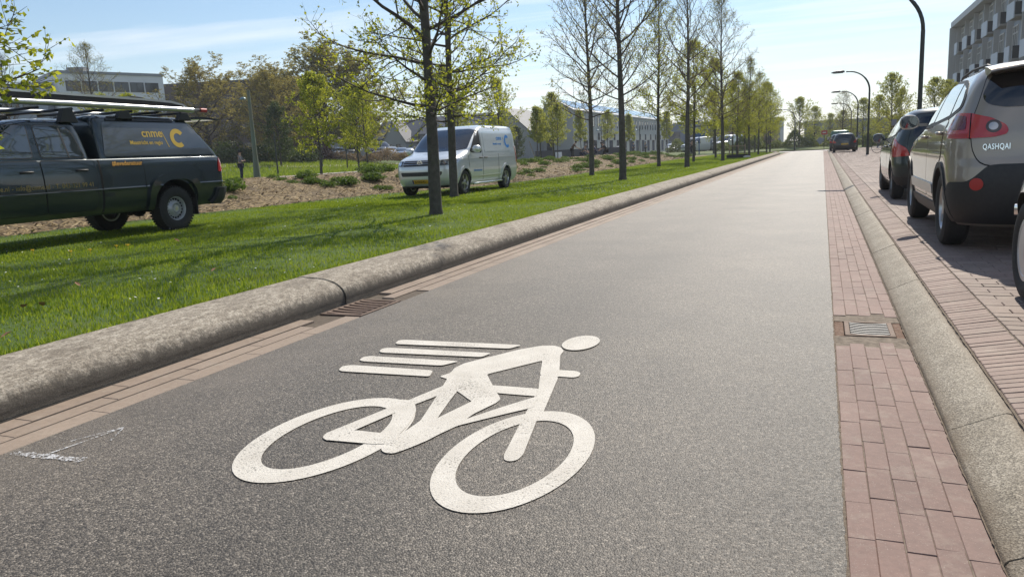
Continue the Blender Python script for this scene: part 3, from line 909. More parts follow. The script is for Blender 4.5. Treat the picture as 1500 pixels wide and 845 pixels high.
def patch(name, mat, parent, poly, mp, off=.004, thick=.012, res=.07, edge=.0, smooth=True):
    """a panel that follows the surface mp over a 2D polygon"""
    P = [Vector(p) for p in poly]
    B = []
    for i, p in enumerate(P):
        q = P[(i + 1) % len(P)]; n = max(1, int((q - p).length / res + .5))
        for k in range(n): B.append(p.lerp(q, k / n))
    nb = len(B)
    x0, x1 = min(p.x for p in B), max(p.x for p in B); y0, y1 = min(p.y for p in B), max(p.y for p in B)
    pts = list(B)
    def inside(p):
        c = False; j = nb - 1
        for i in range(nb):
            a, b = B[i], B[j]
            if (a.y > p.y) != (b.y > p.y) and p.x < (b.x - a.x) * (p.y - a.y) / (b.y - a.y) + a.x: c = not c
            j = i
        return c
    nx, ny = int((x1 - x0) / res) + 1, int((y1 - y0) / res) + 1
    for i in range(nx + 1):
        for j in range(ny + 1):
            p = Vector((lerp(x0, x1, (i + .5) / (nx + 1)), lerp(y0, y1, (j + .5) / (ny + 1))))
            if inside(p) and min((p - b).length for b in B) > res * .35: pts.append(p)
    vs, es, fs, *_ = delaunay_2d_cdt(pts, [], [list(range(nb))], 1, 1e-6)
    e = 2e-3
    V = []; Nn = []
    for p in vs:
        q = mp(p.x, p.y)
        t1 = mp(p.x + e, p.y) - mp(p.x - e, p.y); t2 = mp(p.x, p.y + e) - mp(p.x, p.y - e)
        n = t1.cross(t2)
        n = n.normalized() if n.length > 1e-12 else Vector((0, 0, 1))
        V.append(q); Nn.append(n)
    c = sum(V, Vector()) / len(V)
    nm = sum(Nn, Vector())
    ref = Vector((c.x - patch.mid, c.y, (c.z - .7) * 1.2)) if patch.mid is not None else Vector((0, 0, 1))
    sg = 1 if nm.dot(ref) > 0 else -1
    me = bpy.data.meshes.new(name)
    n = len(V)
    co = [V[i] + Nn[i] * sg * off for i in range(n)]
    F = [tuple(f) for f in fs]
    # boundary loop falls back into the body
    cnt = {}
    for f in F:
        for a, b in zip(f, f[1:] + f[:1]): cnt[(a, b)] = cnt.get((a, b), 0) + 1
    bd = [(a, b) for (a, b) in cnt if (b, a) not in cnt]
    inner = {}
    for a, b in bd:
        for k in (a, b):
            if k not in inner: inner[k] = len(co); co.append(V[k] + Nn[k] * sg * (off - thick))
    F += [(b, a, inner[a], inner[b]) for a, b in bd]
    me.from_pydata([tuple(x) for x in co], [], F)
    o = mesh_obj(name, me, mat, parent)
    bm = bmesh.new(); bm.from_mesh(me)
    f0 = bm.faces[0] if False else None
    bm.faces.ensure_lookup_table()
    fl = bm.faces[0]
    if fl.normal.dot(Nn[fl.verts[0].index] * sg) < 0: bmesh.ops.reverse_faces(bm, faces=bm.faces)
    bm.to_mesh(me); bm.free()
    if smooth:
        me.polygons.foreach_set('use_smooth', [True] * len(me.polygons)); me.set_sharp_from_angle(angle=R(40))
    return o
patch.mid = 1.3

_wheel = {}
def wheel(parent, x, y, r, w, rim, style, side, steer=0.):
    """a wheel: hub mesh with tyre and rim children; side +1 faces left"""
    key = (r, w, rim, style)
    if key not in _wheel:
        t = MB(); h = w / 2; sw = .022
        prof = [(rim - .012, -h * .78), (rim + .01, -h * .9), (rim + .04, -h), (r - .05, -h * .99), (r - .018, -h * .86), (r - .002, -h * .62), (r, 0), (r - .002, h * .62), (r - .018, h * .86), (r - .05, h * .99), (rim + .04, h), (rim + .01, h * .9), (rim - .012, h * .78)]
        t.lathe(prof, 48, axis='Y', closed=True)
        if style == 'steel':
            for k in range(44):                    # open tread blocks
                a = 2 * PI * k / 44
                for s in (-1, 1):
                    rot = Matrix.Rotation(-a, 3, 'Y') @ Matrix.Rotation(.2 * s, 3, 'X')
                    c = Matrix.Rotation(-a, 3, 'Y') @ Vector((r - .004, s * h * .66, 0))
                    t.box(c, (.022, h * .56, .03), rot=rot)
        tyre = t.build('tyre', RUBBER, smooth=False, auto=30)
        hb = MB(); hb.lathe([(0, -.06), (rim * .8, -.06), (rim * .8, .0), (0, .0)], 24, axis='Y')
        hub = hb.build('wheel', BLACKP, auto=30)
        rm = MB(); hh = h * .82
        rm.lathe([(rim - .035, -hh), (rim + .004, -hh), (rim - .004, -hh * .4), (rim - .02, 0), (rim - .004, hh * .6), (rim + .006, hh * .93), (rim + .006, hh), (rim - .014, hh * .97), (rim - .035, hh * .6)], 48, axis='Y', closed=True)
        rmat = ALU
        if style == 'steel':                       # pressed steel disc with a ring of holes
            rmat = M('steel_wheel', (.46, .47, .48), .4, .35, var=(20, (.38, .39, .40)))
            rm.lathe([(rim - .02, hh * .2), (rim - .055, hh * .42), (rim - .075, hh * .55), (rim * .48, hh * .95), (rim * .42, hh * .95), (rim * .38, hh * .62), (.075, hh * .62), (.07, hh * .9), (.0, hh * .9)], 40, axis='Y')
        elif style == 'cap':                       # plastic cover with broad curved spokes
            n = 7
            rmat = M('wheel_cover', (.50, .51, .52), .3, .55)
            rm.lathe([(.085, hh * .95), (.06, hh * 1.04), (0, hh * 1.06)], 24, axis='Y')
            rm.lathe([(rim + .012, hh * 1.02), (rim - .03, hh * 1.05), (rim - .04, hh * .9)], 40, axis='Y')
            for k in range(n):
                a = 2 * PI * k / n
                A = [(.05, -.32), (.05, .32), (rim * .6, .20), (rim - .02, .30), (rim - .02, -.16), (rim * .6, -.16)]
                f = lambda q, rr, yy: (rr * math.cos(q), yy, rr * math.sin(q))
                rm.prism(A, lambda rr, q: f(a + q + rr * .5, rr, hh * (1.0 - .12 * (rr / rim) ** 2)), lambda rr, q: f(a + q + rr * .5, rr, hh * .7))
        else:
            n = {'alloy5': 5, 'alloy6': 6, 'alloy8': 8, 'alloy7': 7}[style]
            rm.lathe([(.075, hh * .8), (.06, hh * .9), (0, hh * .92)], 20, axis='Y')
            for k in range(n):
                a = 2 * PI * k / n
                A = [(.04, -.5), (.04, .5), (rim * .55, .17), (rim - .015, .15), (rim - .015, -.15), (rim * .55, -.17)]
                f = lambda q, rr, yy: (rr * math.cos(q), yy, rr * math.sin(q))
                rm.prism(A, lambda rr, q: f(a + q, rr, hh * .86), lambda rr, q: f(a + q, rr, hh * .5))
        rimo = rm.build('rim', rmat, auto=35)
        if style == 'steel':
            hl = MB()
            for k in range(18):
                a = 2 * PI * k / 18
                c = Vector(((rim - .052) * math.cos(a), hh * .44, (rim - .052) * math.sin(a)))
                hl.box(c, (.030, .022, .022), rot=Matrix.Rotation(-a, 3, 'Y'))
            ho = hl.build('vent_hole', WELL)
            em = MB(); em.lathe([(.035, hh * .92), (.034, hh * .94), (.028, hh * .94), (.028, hh * .92)], 24, axis='Y', closed=True)
            em.bar((-.02, hh * .93, .02), (0, hh * .93, -.02), .006, .006); em.bar((.02, hh * .93, .02), (0, hh * .93, -.02), .006, .006)
            em.bar((-.01, hh * .93, .004), (.01, hh * .93, .004), .006, .006)
            eo = em.build('emblem', CHROME)
            _wheel[key] = (hub, [tyre, rimo, ho, eo])
        else: _wheel[key] = (hub, [tyre, rimo])
        first = True
    else: first = False
    hub, kids = _wheel[key]
    if not first:
        hub = hub.copy(); C.objects.link(hub); ks = []
        for k in kids: k2 = k.copy(); C.objects.link(k2); ks.append(k2)
        kids = ks
    for k in kids: k.parent = hub
    hub.parent = parent
    hub.location = (x, y, r); hub.rotation_euler = (0, rng.uniform(0, 6), 0 if side > 0 else PI)
    return hub

def arch(x, r, hw, w=.26, sides=(1, -1)):
    return [dict(prof=[(r, s * (hw - w)), (r, s * (hw + .4))] if s > 0 else [(r, s * (hw + .4)), (r, s * (hw - w))], o=(x, 0, r * .94 - .02)) for s in sides]

def mirror(parent, mat, x, y, z, s, sc=1., back=BLACKP):
    mb = MB()
    prof = [(.0, .0), (.02, -.07), (.10, -.10), (.20, -.095), (.235, -.04), (.225, .045), (.16, .085), (.05, .075)]
    f = lambda yy, zz, xx, k: (x + xx * sc, y + s * (.03 + yy) * sc, z + zz * k * sc)
    pr = fillet(prof, .03, 2)
    n = len(pr); vs = []
    for xx, k, sh in ((-.055, .93, 1), (-.03, 1., 1), (.04, .93, 1), (.09, .7, .85), (.12, .3, .6)):
        cy = .12
        vs += [f(cy + (a - cy) * k * sh, b, xx, k) for a, b in pr]
    fs = [(r_ * n + i, r_ * n + (i + 1) % n, (r_ + 1) * n + (i + 1) % n, (r_ + 1) * n + i) for r_ in range(4) for i in range(n)]
    fs += [tuple(range(n)), tuple(range(4 * n, 5 * n))[::-1]]
    mb.add(vs, fs)
    mb.bar((x + .02, y - s * .05, z - .05 * sc), (x + .02, y + s * .07, z - .045 * sc), .05, .035)
    o = mb.build('mirror', mat, parent, auto=50)
    g = MB(); g.add([f(.12 + (a - .12) * .85, b * .82, -.058, 1) for a, b in pr], [tuple(range(n))])
    g.build('mirror_glass', GLASSM, o)
    return o

def handle(parent, body, u, z, mat, s=1, L=.19, h=.03):
    y = body.side(u, z)
    mb = MB()
    pts = [(u - L / 2, s * (y + .003), z), (u - L / 2 + .02, s * (y + .035), z), (u, s * (y + .042), z + .002), (u + L / 2 - .02, s * (y + .035), z), (u + L / 2, s * (y + .003), z)]
    mb.tube(pts, [h * .45, h * .5, h * .5, h * .5, h * .45], 8)
    return mb.build('handle', mat, parent, smooth=True)

def grow(poly, d):
    """polygon pushed outward by d"""
    n = len(poly); A = sum(poly[i][0] * poly[(i + 1) % n][1] - poly[(i + 1) % n][0] * poly[i][1] for i in range(n))
    sg = 1 if A > 0 else -1
    out = []
    for i in range(n):
        p0, p, p1 = Vector(poly[i - 1]), Vector(poly[i]), Vector(poly[(i + 1) % n])
        e0, e1 = (p - p0), (p1 - p)
        if e0.length < 1e-6 or e1.length < 1e-6: out.append(tuple(p)); continue
        n0 = Vector((e0.y, -e0.x)).normalized() * sg; n1 = Vector((e1.y, -e1.x)).normalized() * sg
        b = n0 + n1
        k = d / max(.4, 1 + n0.dot(n1)) 
        out.append(tuple(p + b * k))
    return out

def door(parent, body, poly, mat, s=1, hx=None, hz=None, hmat=None, r=.05, res=.07, cut=None):
    p = fillet(poly, r, 3)
    d = patch('door', mat, parent, p, body.S(s), off=.0045, thick=.012, res=res)
    patch('door_gap', GAPM, d, grow(p, .009), body.S(s), off=.0015, thick=.006, res=res)  # black strip stands for the shade in the gap round the door
    if hx is not None: handle(d, body, hx, hz, hmat or mat, s)
    return d

def plate(parent, txt, fn, w=.50, h=.11, mat=None):
    """fn(a, b, d): a right, b up, d outwards"""
    mb = MB(); mb.prism(fillet([(-w / 2, -h / 2), (w / 2, -h / 2), (w / 2, h / 2), (-w / 2, h / 2)], .012, 2), lambda a, b: fn(a, b, 0), lambda a, b: fn(a, b, .012))
    p = mb.build('number_plate', mat or YPLATE, parent)
    if txt:
        text_obj('plate_letters', txt, .085, INK, p, .001, lambda a, b, d: fn(a, b - .030, .0128 + d), align='CENTER')
        mb = MB(); mb.prism([(-w / 2 + .004, -h / 2 + .004), (-w / 2 + .042, -h / 2 + .004), (-w / 2 + .042, h / 2 - .004), (-w / 2 + .004, h / 2 - .004)], lambda a, b: fn(a, b, .01), lambda a, b: fn(a, b, .0126))
        mb.build('plate_band', M('plate_blue', (.02, .05, .25), .5), p)
    return p

def outer_wheels(root, xs, hw, r, w, rim, style):
    for x in xs:
        for s in (1, -1): wheel(root, x, s * (hw - w / 2 - .015), r, w, rim, style, s)

def arch_trim(parent, body, x, r0, r1, zc, mat, s=1, a0=-10, a1=190, off=.012, zmin=.2, name='arch_trim'):
    n = 22; o, i = [], []
    for k in range(n + 1):
        a = R(lerp(a0, a1, k / n))
        o.append((x + r1 * math.cos(a), max(zmin, zc + r1 * math.sin(a)))); i.append((x + r0 * math.cos(a), max(zmin, zc + r0 * math.sin(a))))
    return patch(name, mat, parent, o + i[::-1], body.S(s), off=off, thick=off + .03, res=.06)
# ------------------------------------------------------------------ the grey SUV on the right
def suv():
    P = paint('taupe_paint', (.30, .252, .205), .5, .33)
    t = empty('parked_car', (1.89, 7.98, ZP), PI / 2)
    tag(t, 'taupe grey SUV with big red tail light, nearest whole car in the parking row', 'car', 'cars parked in the right hand bays')
    patch.mid = 1.3
    B = Body([(.22, 3.30, -.66, .80, .8, .5), (.30, 3.42, -.74, .845, .8, .5), (.45, 3.48, -.80, .875, .85, .5), (.60, 3.50, -.82, .885, .9, .5), (.72, 3.48, -.815, .885, .9, .52), (.80, 3.42, -.79, .885), (.88, 3.20, -.785, .883),
              (.96, 2.85, -.78, .878), (1.03, 2.35, -.772, .868, .8, .52), (1.08, 2.14, -.762, .845, .8, .5), (1.2, 1.92, -.735, .80, .7, .46), (1.32, 1.66, -.70, .755, .65, .42), (1.44, 1.34, -.645, .70, .6, .38), (1.50, 1.12, -.60, .66, .55, .36), (1.545, .90, -.55, .60, .5, .32), (1.575, .66, -.45, .52, .5, .3), (1.60, .30, -.20, .30, .3, .2)], nf=2.4, nr=2.6)
    B.mesh('body', P, t, cut=arch(0, .375, .885) + arch(2.63, .375, .885))
    s = B.S(1)
    # lower black bumper, wraps round the corner
    W = B.Wr(True)
    patch('rear_bumper', BLACKP, t, fillet([(-1.16, .25), (1.16, .25), (1.13, .42), (1.03, .57), (.99, .60), (.80, .605), (.74, .64), (.64, .735), (.56, .745), (-.56, .745), (-.64, .735), (-.74, .64), (-.8, .605), (-.99, .60), (-1.03, .57), (-1.13, .42)], .03, 3), W, off=.010, thick=.03, res=.06)
    for sg in (1, -1):
        patch('reflector', REDD, t, [(sg * .715 + .052 * math.cos(a), .585 + .05 * math.sin(a)) for a in [2 * PI * k / 20 for k in range(20)]], W, off=.016, thick=.02, res=.03)
    # tailgate with its seam
    tg = [(-.70, .76), (-.62, .735), (.62, .735), (.70, .76), (.755, .86), (.775, .98), (.765, 1.14), (.735, 1.22), (.66, 1.47), (.60, 1.52), (-.60, 1.52), (-.66, 1.47), (-.735, 1.22), (-.765, 1.14), (-.775, .98), (-.755, .86)]
    tgp = fillet(tg, .04, 2)
    g = patch('tailgate', P, t, tgp, W, off=.005, thick=.012, res=.07)
    patch('tailgate_gap', GAPM, g, grow(tgp, .010), W, off=.0015, thick=.006, res=.07)  # black rim drawn in place of the shaded slit around the tailgate
    patch('rear_window', GLASSD, g, fillet([(-.66, 1.235), (-.55, 1.20), (0, 1.185), (.55, 1.20), (.66, 1.235), (.70, 1.30), (.625, 1.46), (.56, 1.505), (-.56, 1.505), (-.625, 1.46), (-.70, 1.30)], .05, 3), W, off=.010, thick=.012, res=.06)
    text_obj('badge', 'QASHQAI', .064, CHROME, g, .003, lambda a, b, d: W(.675 - a * .66, .868 + b) + Vector((-.014 - d, .010, 0)), bold=.0012, spacing=1.08)
    plate(g, '38-XN-TL', lambda a, b, d: (B.rear(a, .98 + b) - .008 - d, -a, .98 + b))
    # spoiler over the rear window
    sp = MB()
    prf = [(-.40, 1.592), (-.66, 1.575), (-.80, 1.548), (-.815, 1.53), (-.78, 1.522), (-.60, 1.50), (-.45, 1.53)]
    n = len(prf); ys = [-.64, -.60, -.45, -.2, 0, .2, .45, .60, .64]
    vs = []
    for y in ys:
        k = abs(y) / .64; dz = -.045 * k * k; dx = .12 * k ** 3
        vs += [(x + dx * (x < -.5), y, z + dz) for x, z in prf]
    fs = [(j * n + i, j * n + (i + 1) % n, (j + 1) * n + (i + 1) % n, (j + 1) * n + i) for j in range(len(ys) - 1) for i in range(n)] + [tuple(range(n)), tuple(range((len(ys) - 1) * n, len(ys) * n))[::-1]]
    sp.add(vs, fs); sp.build('spoiler', P, t, auto=45)
    # tail lights
    for sg in (1, -1):
        pl = fillet([(sg * .50, 1.015), (sg * .515, .985), (sg * .60, .965), (sg * .79, .96), (sg * 1.05, .965), (sg * 1.09, 1.03), (sg * 1.06, 1.11), (sg * 1.0, 1.155), (sg * .95, 1.175), (sg * .78, 1.165), (sg * .62, 1.12), (sg * .52, 1.06)], .02, 2)
        l = patch('tail_light', REDL, t, pl, W, off=.016, thick=.03, res=.05)
        patch('lamp_ring', M('lamp_ring_grey', (.10, .085, .08), .25, .6), l, [(sg * .605 + .056 * math.cos(a), 1.05 + .052 * math.sin(a)) for a in [2 * PI * k / 20 for k in range(20)]], W, off=.0185, thick=.01, res=.03)
        patch('lamp_lens', CLEAR, l, [(sg * .605 + .034 * math.cos(a), 1.05 + .031 * math.sin(a)) for a in [2 * PI * k / 18 for k in range(18)]], W, off=.022, thick=.01, res=.03)
        patch('lamp_seam', GAPM, l, [(sg * .778, .955), (sg * .786, .955), (sg * .784, 1.16), (sg * .776, 1.16)], W, off=.0175, thick=.01, res=.05)
        patch('lamp_lens', REDD, l, [(sg * .80, .965), (sg * 1.03, .972), (sg * 1.03, 1.0), (sg * .80, 1.0)], W, off=.0175, thick=.01, res=.05)
        patch('lamp_lens', M('deep_red', (.13, .004, .005), .06, coat=1.), l, fillet([(sg * .82, 1.03), (sg * 1.0, 1.03), (sg * 1.03, 1.09), (sg * .96, 1.155), (sg * .82, 1.14)], .02, 2), W, off=.019, thick=.01, res=.05)
    for sg in (1, -1):
        S = B.S(sg)
        dlo = fillet([(1.94, 1.075), (.9, 1.11), (.02, 1.165), (-.36, 1.225), (-.34, 1.30), (-.18, 1.40), (.1, 1.455), (.55, 1.475), (.98, 1.455), (1.40, 1.345)], .05, 3)
        patch('window_frame', BLACKP, t, grow(dlo, .022), S, off=.004, thick=.012, res=.07)
        fw = patch('window', GLASSM, t, fillet([(1.86, 1.092), (.97, 1.118), (.90, 1.435), (1.0, 1.445), (1.40, 1.328)], .03, 3), S, off=.008, thick=.01, res=.07)
        patch('window', GLASSM, t, fillet([(.91, 1.12), (.05, 1.172), (.12, 1.445), (.55, 1.465), (.84, 1.45)], .03, 3), S, off=.008, thick=.01, res=.07)
        patch('window', GLASSM, t, fillet([(-.01, 1.178), (-.33, 1.232), (-.31, 1.295), (-.16, 1.39), (.05, 1.432)], .03, 3), S, off=.008, thick=.01, res=.07)
        door(t, B, [(2.03, .40), (.98, .40), (.955, 1.08), (1.97, 1.045), (2.2, .95), (2.22, .70)], P, sg, 1.15, .985)
        door(t, B, [(.965, .40), (.50, .40), (.40, .56), (.25, .68), (.0, .80), (-.03, 1.10), (.05, 1.135), (.94, 1.085)], P, sg, .10, 1.015)
        patch('side_trim', M('satin_silver', (.36, .345, .325), .28, .8), t, fillet([(2.2, .44), (.42, .44), (.45, .54), (2.2, .54)], .03, 2), S, off=.018, thick=.03, res=.1)
        patch('sill', BLACKP, t, [(2.24, .23), (.39, .23), (.40, .36), (2.23, .36)], S, off=.010, thick=.02, res=.1)
        for x in (0, 2.63): arch_trim(t, B, x, .372, .425, .335, BLACKP, sg, off=.014, zmin=.24)
        mirror(t, P, 1.80, sg * .85, 1.165, sg, .9)
        rl = MB(); rl.tube([(1.0, sg * .60, 1.525), (.9, sg * .60, 1.555), (.5, sg * .585, 1.585), (-.1, sg * .57, 1.58), (-.3, sg * .56, 1.55)], .012, 8); rl.build('roof_rail', BLACKP, t, smooth=True)
        patch('headlight', CLEAR, t, fillet([(sg * .55, .80), (sg * .9, .84), (sg * 1.25, .92), (sg * 1.2, .96), (sg * .6, .87)], .03, 2), B.Wr(False), off=.006, thick=.01, res=.07)
    patch('windscreen', GLASSM, t, fillet([(-.72, 1.10), (.72, 1.10), (.60, 1.47), (-.60, 1.47)], .06, 3), B.Fm(), off=.005, thick=.01, res=.08)
    patch('grille', BLACKP, t, fillet([(-.45, .45), (.45, .45), (.5, .78), (-.5, .78)], .06, 3), B.Wr(False), off=.006, thick=.01, res=.08)
    outer_wheels(t, (0, 2.63), .885, .345, .215, .215, 'alloy5')
    wp = MB(); wp.bar((-.785, .02, 1.215), (-.72, -.30, 1.30), .015, .015); wp.ball((-.785, .02, 1.215), .025); wp.build('rear_wiper', BLACKP, t)
    ap = MB()
    mf = MB(); mf.tube([(-.72, .35, .24), (-.80, .35, .23)], .03, 10); mf.build('exhaust', M('dull_steel', (.2, .19, .18), .4, .8), t)
    return t
suv()

# ------------------------------------------------------------------ a plain five door hatchback, several versions
def hatch(name, P, loc, rz, rows, wb, wr, style, dlo, wins, doors, tail, label, rearw, group=None, lite=False, belt=.9, mz=1.0, mx=1.6, plate_txt=None, gate=None, handles=None, bmat=None):
    t = empty(name, loc, rz)
    tag(t, label, 'car', group)
    patch.mid = wb / 2
    B = Body(rows, nf=2.7, nr=2.5, cf=.64, cr=.48)
    hw = max(r[3] for r in rows)
    nm = dict(n=8, m=16, nz=24) if lite else {}
    B.mesh('body', P, t, cut=arch(0, wr + .04, hw, .22) + arch(wb, wr + .04, hw, .22), **nm)
    W = B.Wr(True); rs = .14 if lite else .07
    for sg in (1, -1):
        S = B.S(sg)
        patch('window_frame', BLACKP, t, grow(fillet(dlo, .05, 2), .02), S, off=.004, thick=.012, res=rs)
        for w in wins: patch('window', GLASSM, t, fillet(w, .03, 2), S, off=.008, thick=.01, res=rs)
        for d, hd in zip(doors, handles or [(None, None)] * len(doors)): door(t, B, d, P, sg, hd[0], hd[1], res=rs)
        patch('tail_light', REDL, t, fillet([(sg * a, b) for a, b in tail], .03, 2), W, off=.012, thick=.02, res=rs)
        mirror(t, P if bmat is None else bmat, mx, sg * (hw - .05), mz, sg, .9)
        patch('headlight', CLEAR, t, fillet([(sg * .42, belt - .30), (sg * .85, belt - .26), (sg * 1.05, belt - .12), (sg * .6, belt - .16)], .03, 2), B.Wr(False), off=.008, thick=.015, res=rs)
    patch('rear_window', GLASSD, t, fillet(rearw, .05, 3), W, off=.006, thick=.01, res=rs)
    if gate:
        g = patch('tailgate', P, t, fillet(gate, .04, 2), W, off=.0035, thick=.01, res=rs)
        patch('tailgate_gap', GAPM, g, grow(fillet(gate, .04, 2), .009), W, off=.0015, thick=.006, res=rs)  # shaded slit round the gate, put in as a black rim
    zb = rows[0][0]
    patch('rear_bumper', bmat or BLACKP, t, fillet([(-1.0, zb + .06), (1.0, zb + .06), (1.0, zb + .2), (-1.0, zb + .2)], .03, 2), W, off=.008, thick=.012, res=rs)
    wz = [r for r in rows if r[0] > belt + .05]
    z0, z1 = wz[0][0], wz[-1][0] - .10
    patch('windscreen', GLASSM, t, fillet([(-.66, z0), (.66, z0), (.54, z1), (-.54, z1)], .06, 3), B.Fm(), off=.005, thick=.01, res=rs)
    patch('grille', BLACKP, t, fillet([(-.35, zb + .12), (.35, zb + .12), (.38, zb + .3), (-.38, zb + .3)], .05, 2), B.Wr(False), off=.006, thick=.01, res=rs)
    outer_wheels(t, (0, wb), hw, wr, .185, wr * .62, style)
    if plate_txt is not None:
        pz = .62
        plate(t, plate_txt, lambda a, b, d: (B.rear(a, pz + b) - .006 - d, -a, pz + b))
        plate(t, plate_txt, lambda a, b, d: (B.front(a, .42 + b) + .006 + d, a, .42 + b))
    return t, B
HR = [(.18, 2.95, -.50, .74), (.28, 3.05, -.60, .79), (.42, 3.10, -.65, .82), (.56, 3.09, -.66, .826), (.68, 3.00, -.65, .826), (.78, 2.75, -.645, .822), (.87, 2.35, -.64, .812), (.94, 2.05, -.63, .795), (1.02, 1.86, -.61, .765), (1.14, 1.62, -.565, .715), (1.26, 1.30, -.505, .66), (1.35, 1.0, -.45, .60), (1.40, .74, -.38, .52), (1.43, .40, -.15, .32)]
DLO = [(1.72, .955), (.8, .975), (-.05, 1.03), (-.28, 1.12), (-.15, 1.24), (.2, 1.315), (.65, 1.335), (1.10, 1.24)]
WINS = [[(1.66, .97), (.80, .985), (.74, 1.30), (.95, 1.265), (1.10, 1.22)], [(.74, .99), (.0, 1.04), (.10, 1.285), (.3, 1.305), (.68, 1.318)], [(-.06, 1.055), (-.25, 1.125), (-.13, 1.225), (.04, 1.27)]]
DOORS = [[(1.72, .30), (.80, .30), (.77, .95), (1.66, .925), (1.82, .84), (1.85, .5)], [(.78, .30), (.40, .30), (.33, .50), (.1, .66), (.0, .74), (.02, 1.0), (.75, .955)]]
TAIL = [(.60, .70), (.95, .68), (1.06, .78), (1.08, .95), (.98, .98), (.82, .90), (.66, .82)]
REARW = [(-.58, .985), (.58, .985), (.56, 1.10), (.50, 1.24), (.44, 1.29), (-.44, 1.29), (-.50, 1.24), (-.56, 1.10)]
GATE = [(-.60, .50), (.60, .50), (.66, .70), (.64, .95), (.56, 1.28), (.50, 1.33), (-.50, 1.33), (-.56, 1.28), (-.64, .95), (-.66, .70)]
BLK = paint('near_black_paint', (.035, .046, .046), .5, .32)
hatch('parked_car', BLK, (1.1 + .76, 13.9, ZP), PI / 2, HR, 2.44, .30, 'alloy8', DLO, WINS, DOORS, TAIL, 'dark green black hatchback parked in front of the grey SUV', REARW, 'cars parked in the right hand bays', plate_txt='', gate=GATE, handles=[(.92, .84), (.12, .87)])
DK = paint('midnight_paint', (.022, .026, .034), .4, .35)
far_car, _ = hatch('parked_car', DK, (1.56, 64, ZP), PI / 2, HR, 2.44, .30, 'alloy7', DLO, WINS, DOORS, TAIL, 'dark blue hatchback seen from behind far down the parking row', REARW, 'cars parked in the right hand bays', plate_txt='', gate=GATE)
o = dup(far_car); o.location = (1.40, 73, ZP); tag(o, 'small dark car half hidden behind the far dark blue hatchback')
SV = paint('silver_paint', (.60, .60, .59), .5, .33)
# the silver car whose front wheel shows at the right edge
t, Bq = hatch('parked_car', SV, (1.1 + .83, 5.28 - 2.46, ZP), PI / 2, HR, 2.46, .305, 'cap', DLO, WINS, DOORS, TAIL, 'silver car cut by the right edge, showing its front wheel cover', REARW, 'cars parked in the right hand bays', gate=GATE)
for z in (.36, .52):
    patch('bumper_strip', CHROME, t, fillet([(.45, z - .035), (.92, z - .035), (.92, z + .035), (.45, z + .035)], .02, 2), Bq.Wr(False), off=.02, thick=.03, res=.06)
# ------------------------------------------------------------------ the dark pickup truck on the lawn
YEL = M('yellow_lettering', (.55, .36, .035), .5)
YELD = M('dull_yellow_lettering', (.26, .19, .05), .6)
def cshape(mb, fn, r0, r1, a0, a1, n=28):
    """thick letter C as an annulus sector; fn(a, b, h)"""
    vs = []
    for k in range(n + 1):
        a = R(lerp(a0, a1, k / n))
        for r_, h in ((r0, 0), (r1, 0), (r1, .002), (r0, .002)): vs.append(fn(r_ * math.cos(a), r_ * math.sin(a), h))
    fs = [(k * 4 + i, k * 4 + (i + 1) % 4, (k + 1) * 4 + (i + 1) % 4, (k + 1) * 4 + i) for k in range(n) for i in range(4)] + [(0, 1, 2, 3), (n * 4 + 3, n * 4 + 2, n * 4 + 1, n * 4)]
    mb.add(vs, fs)

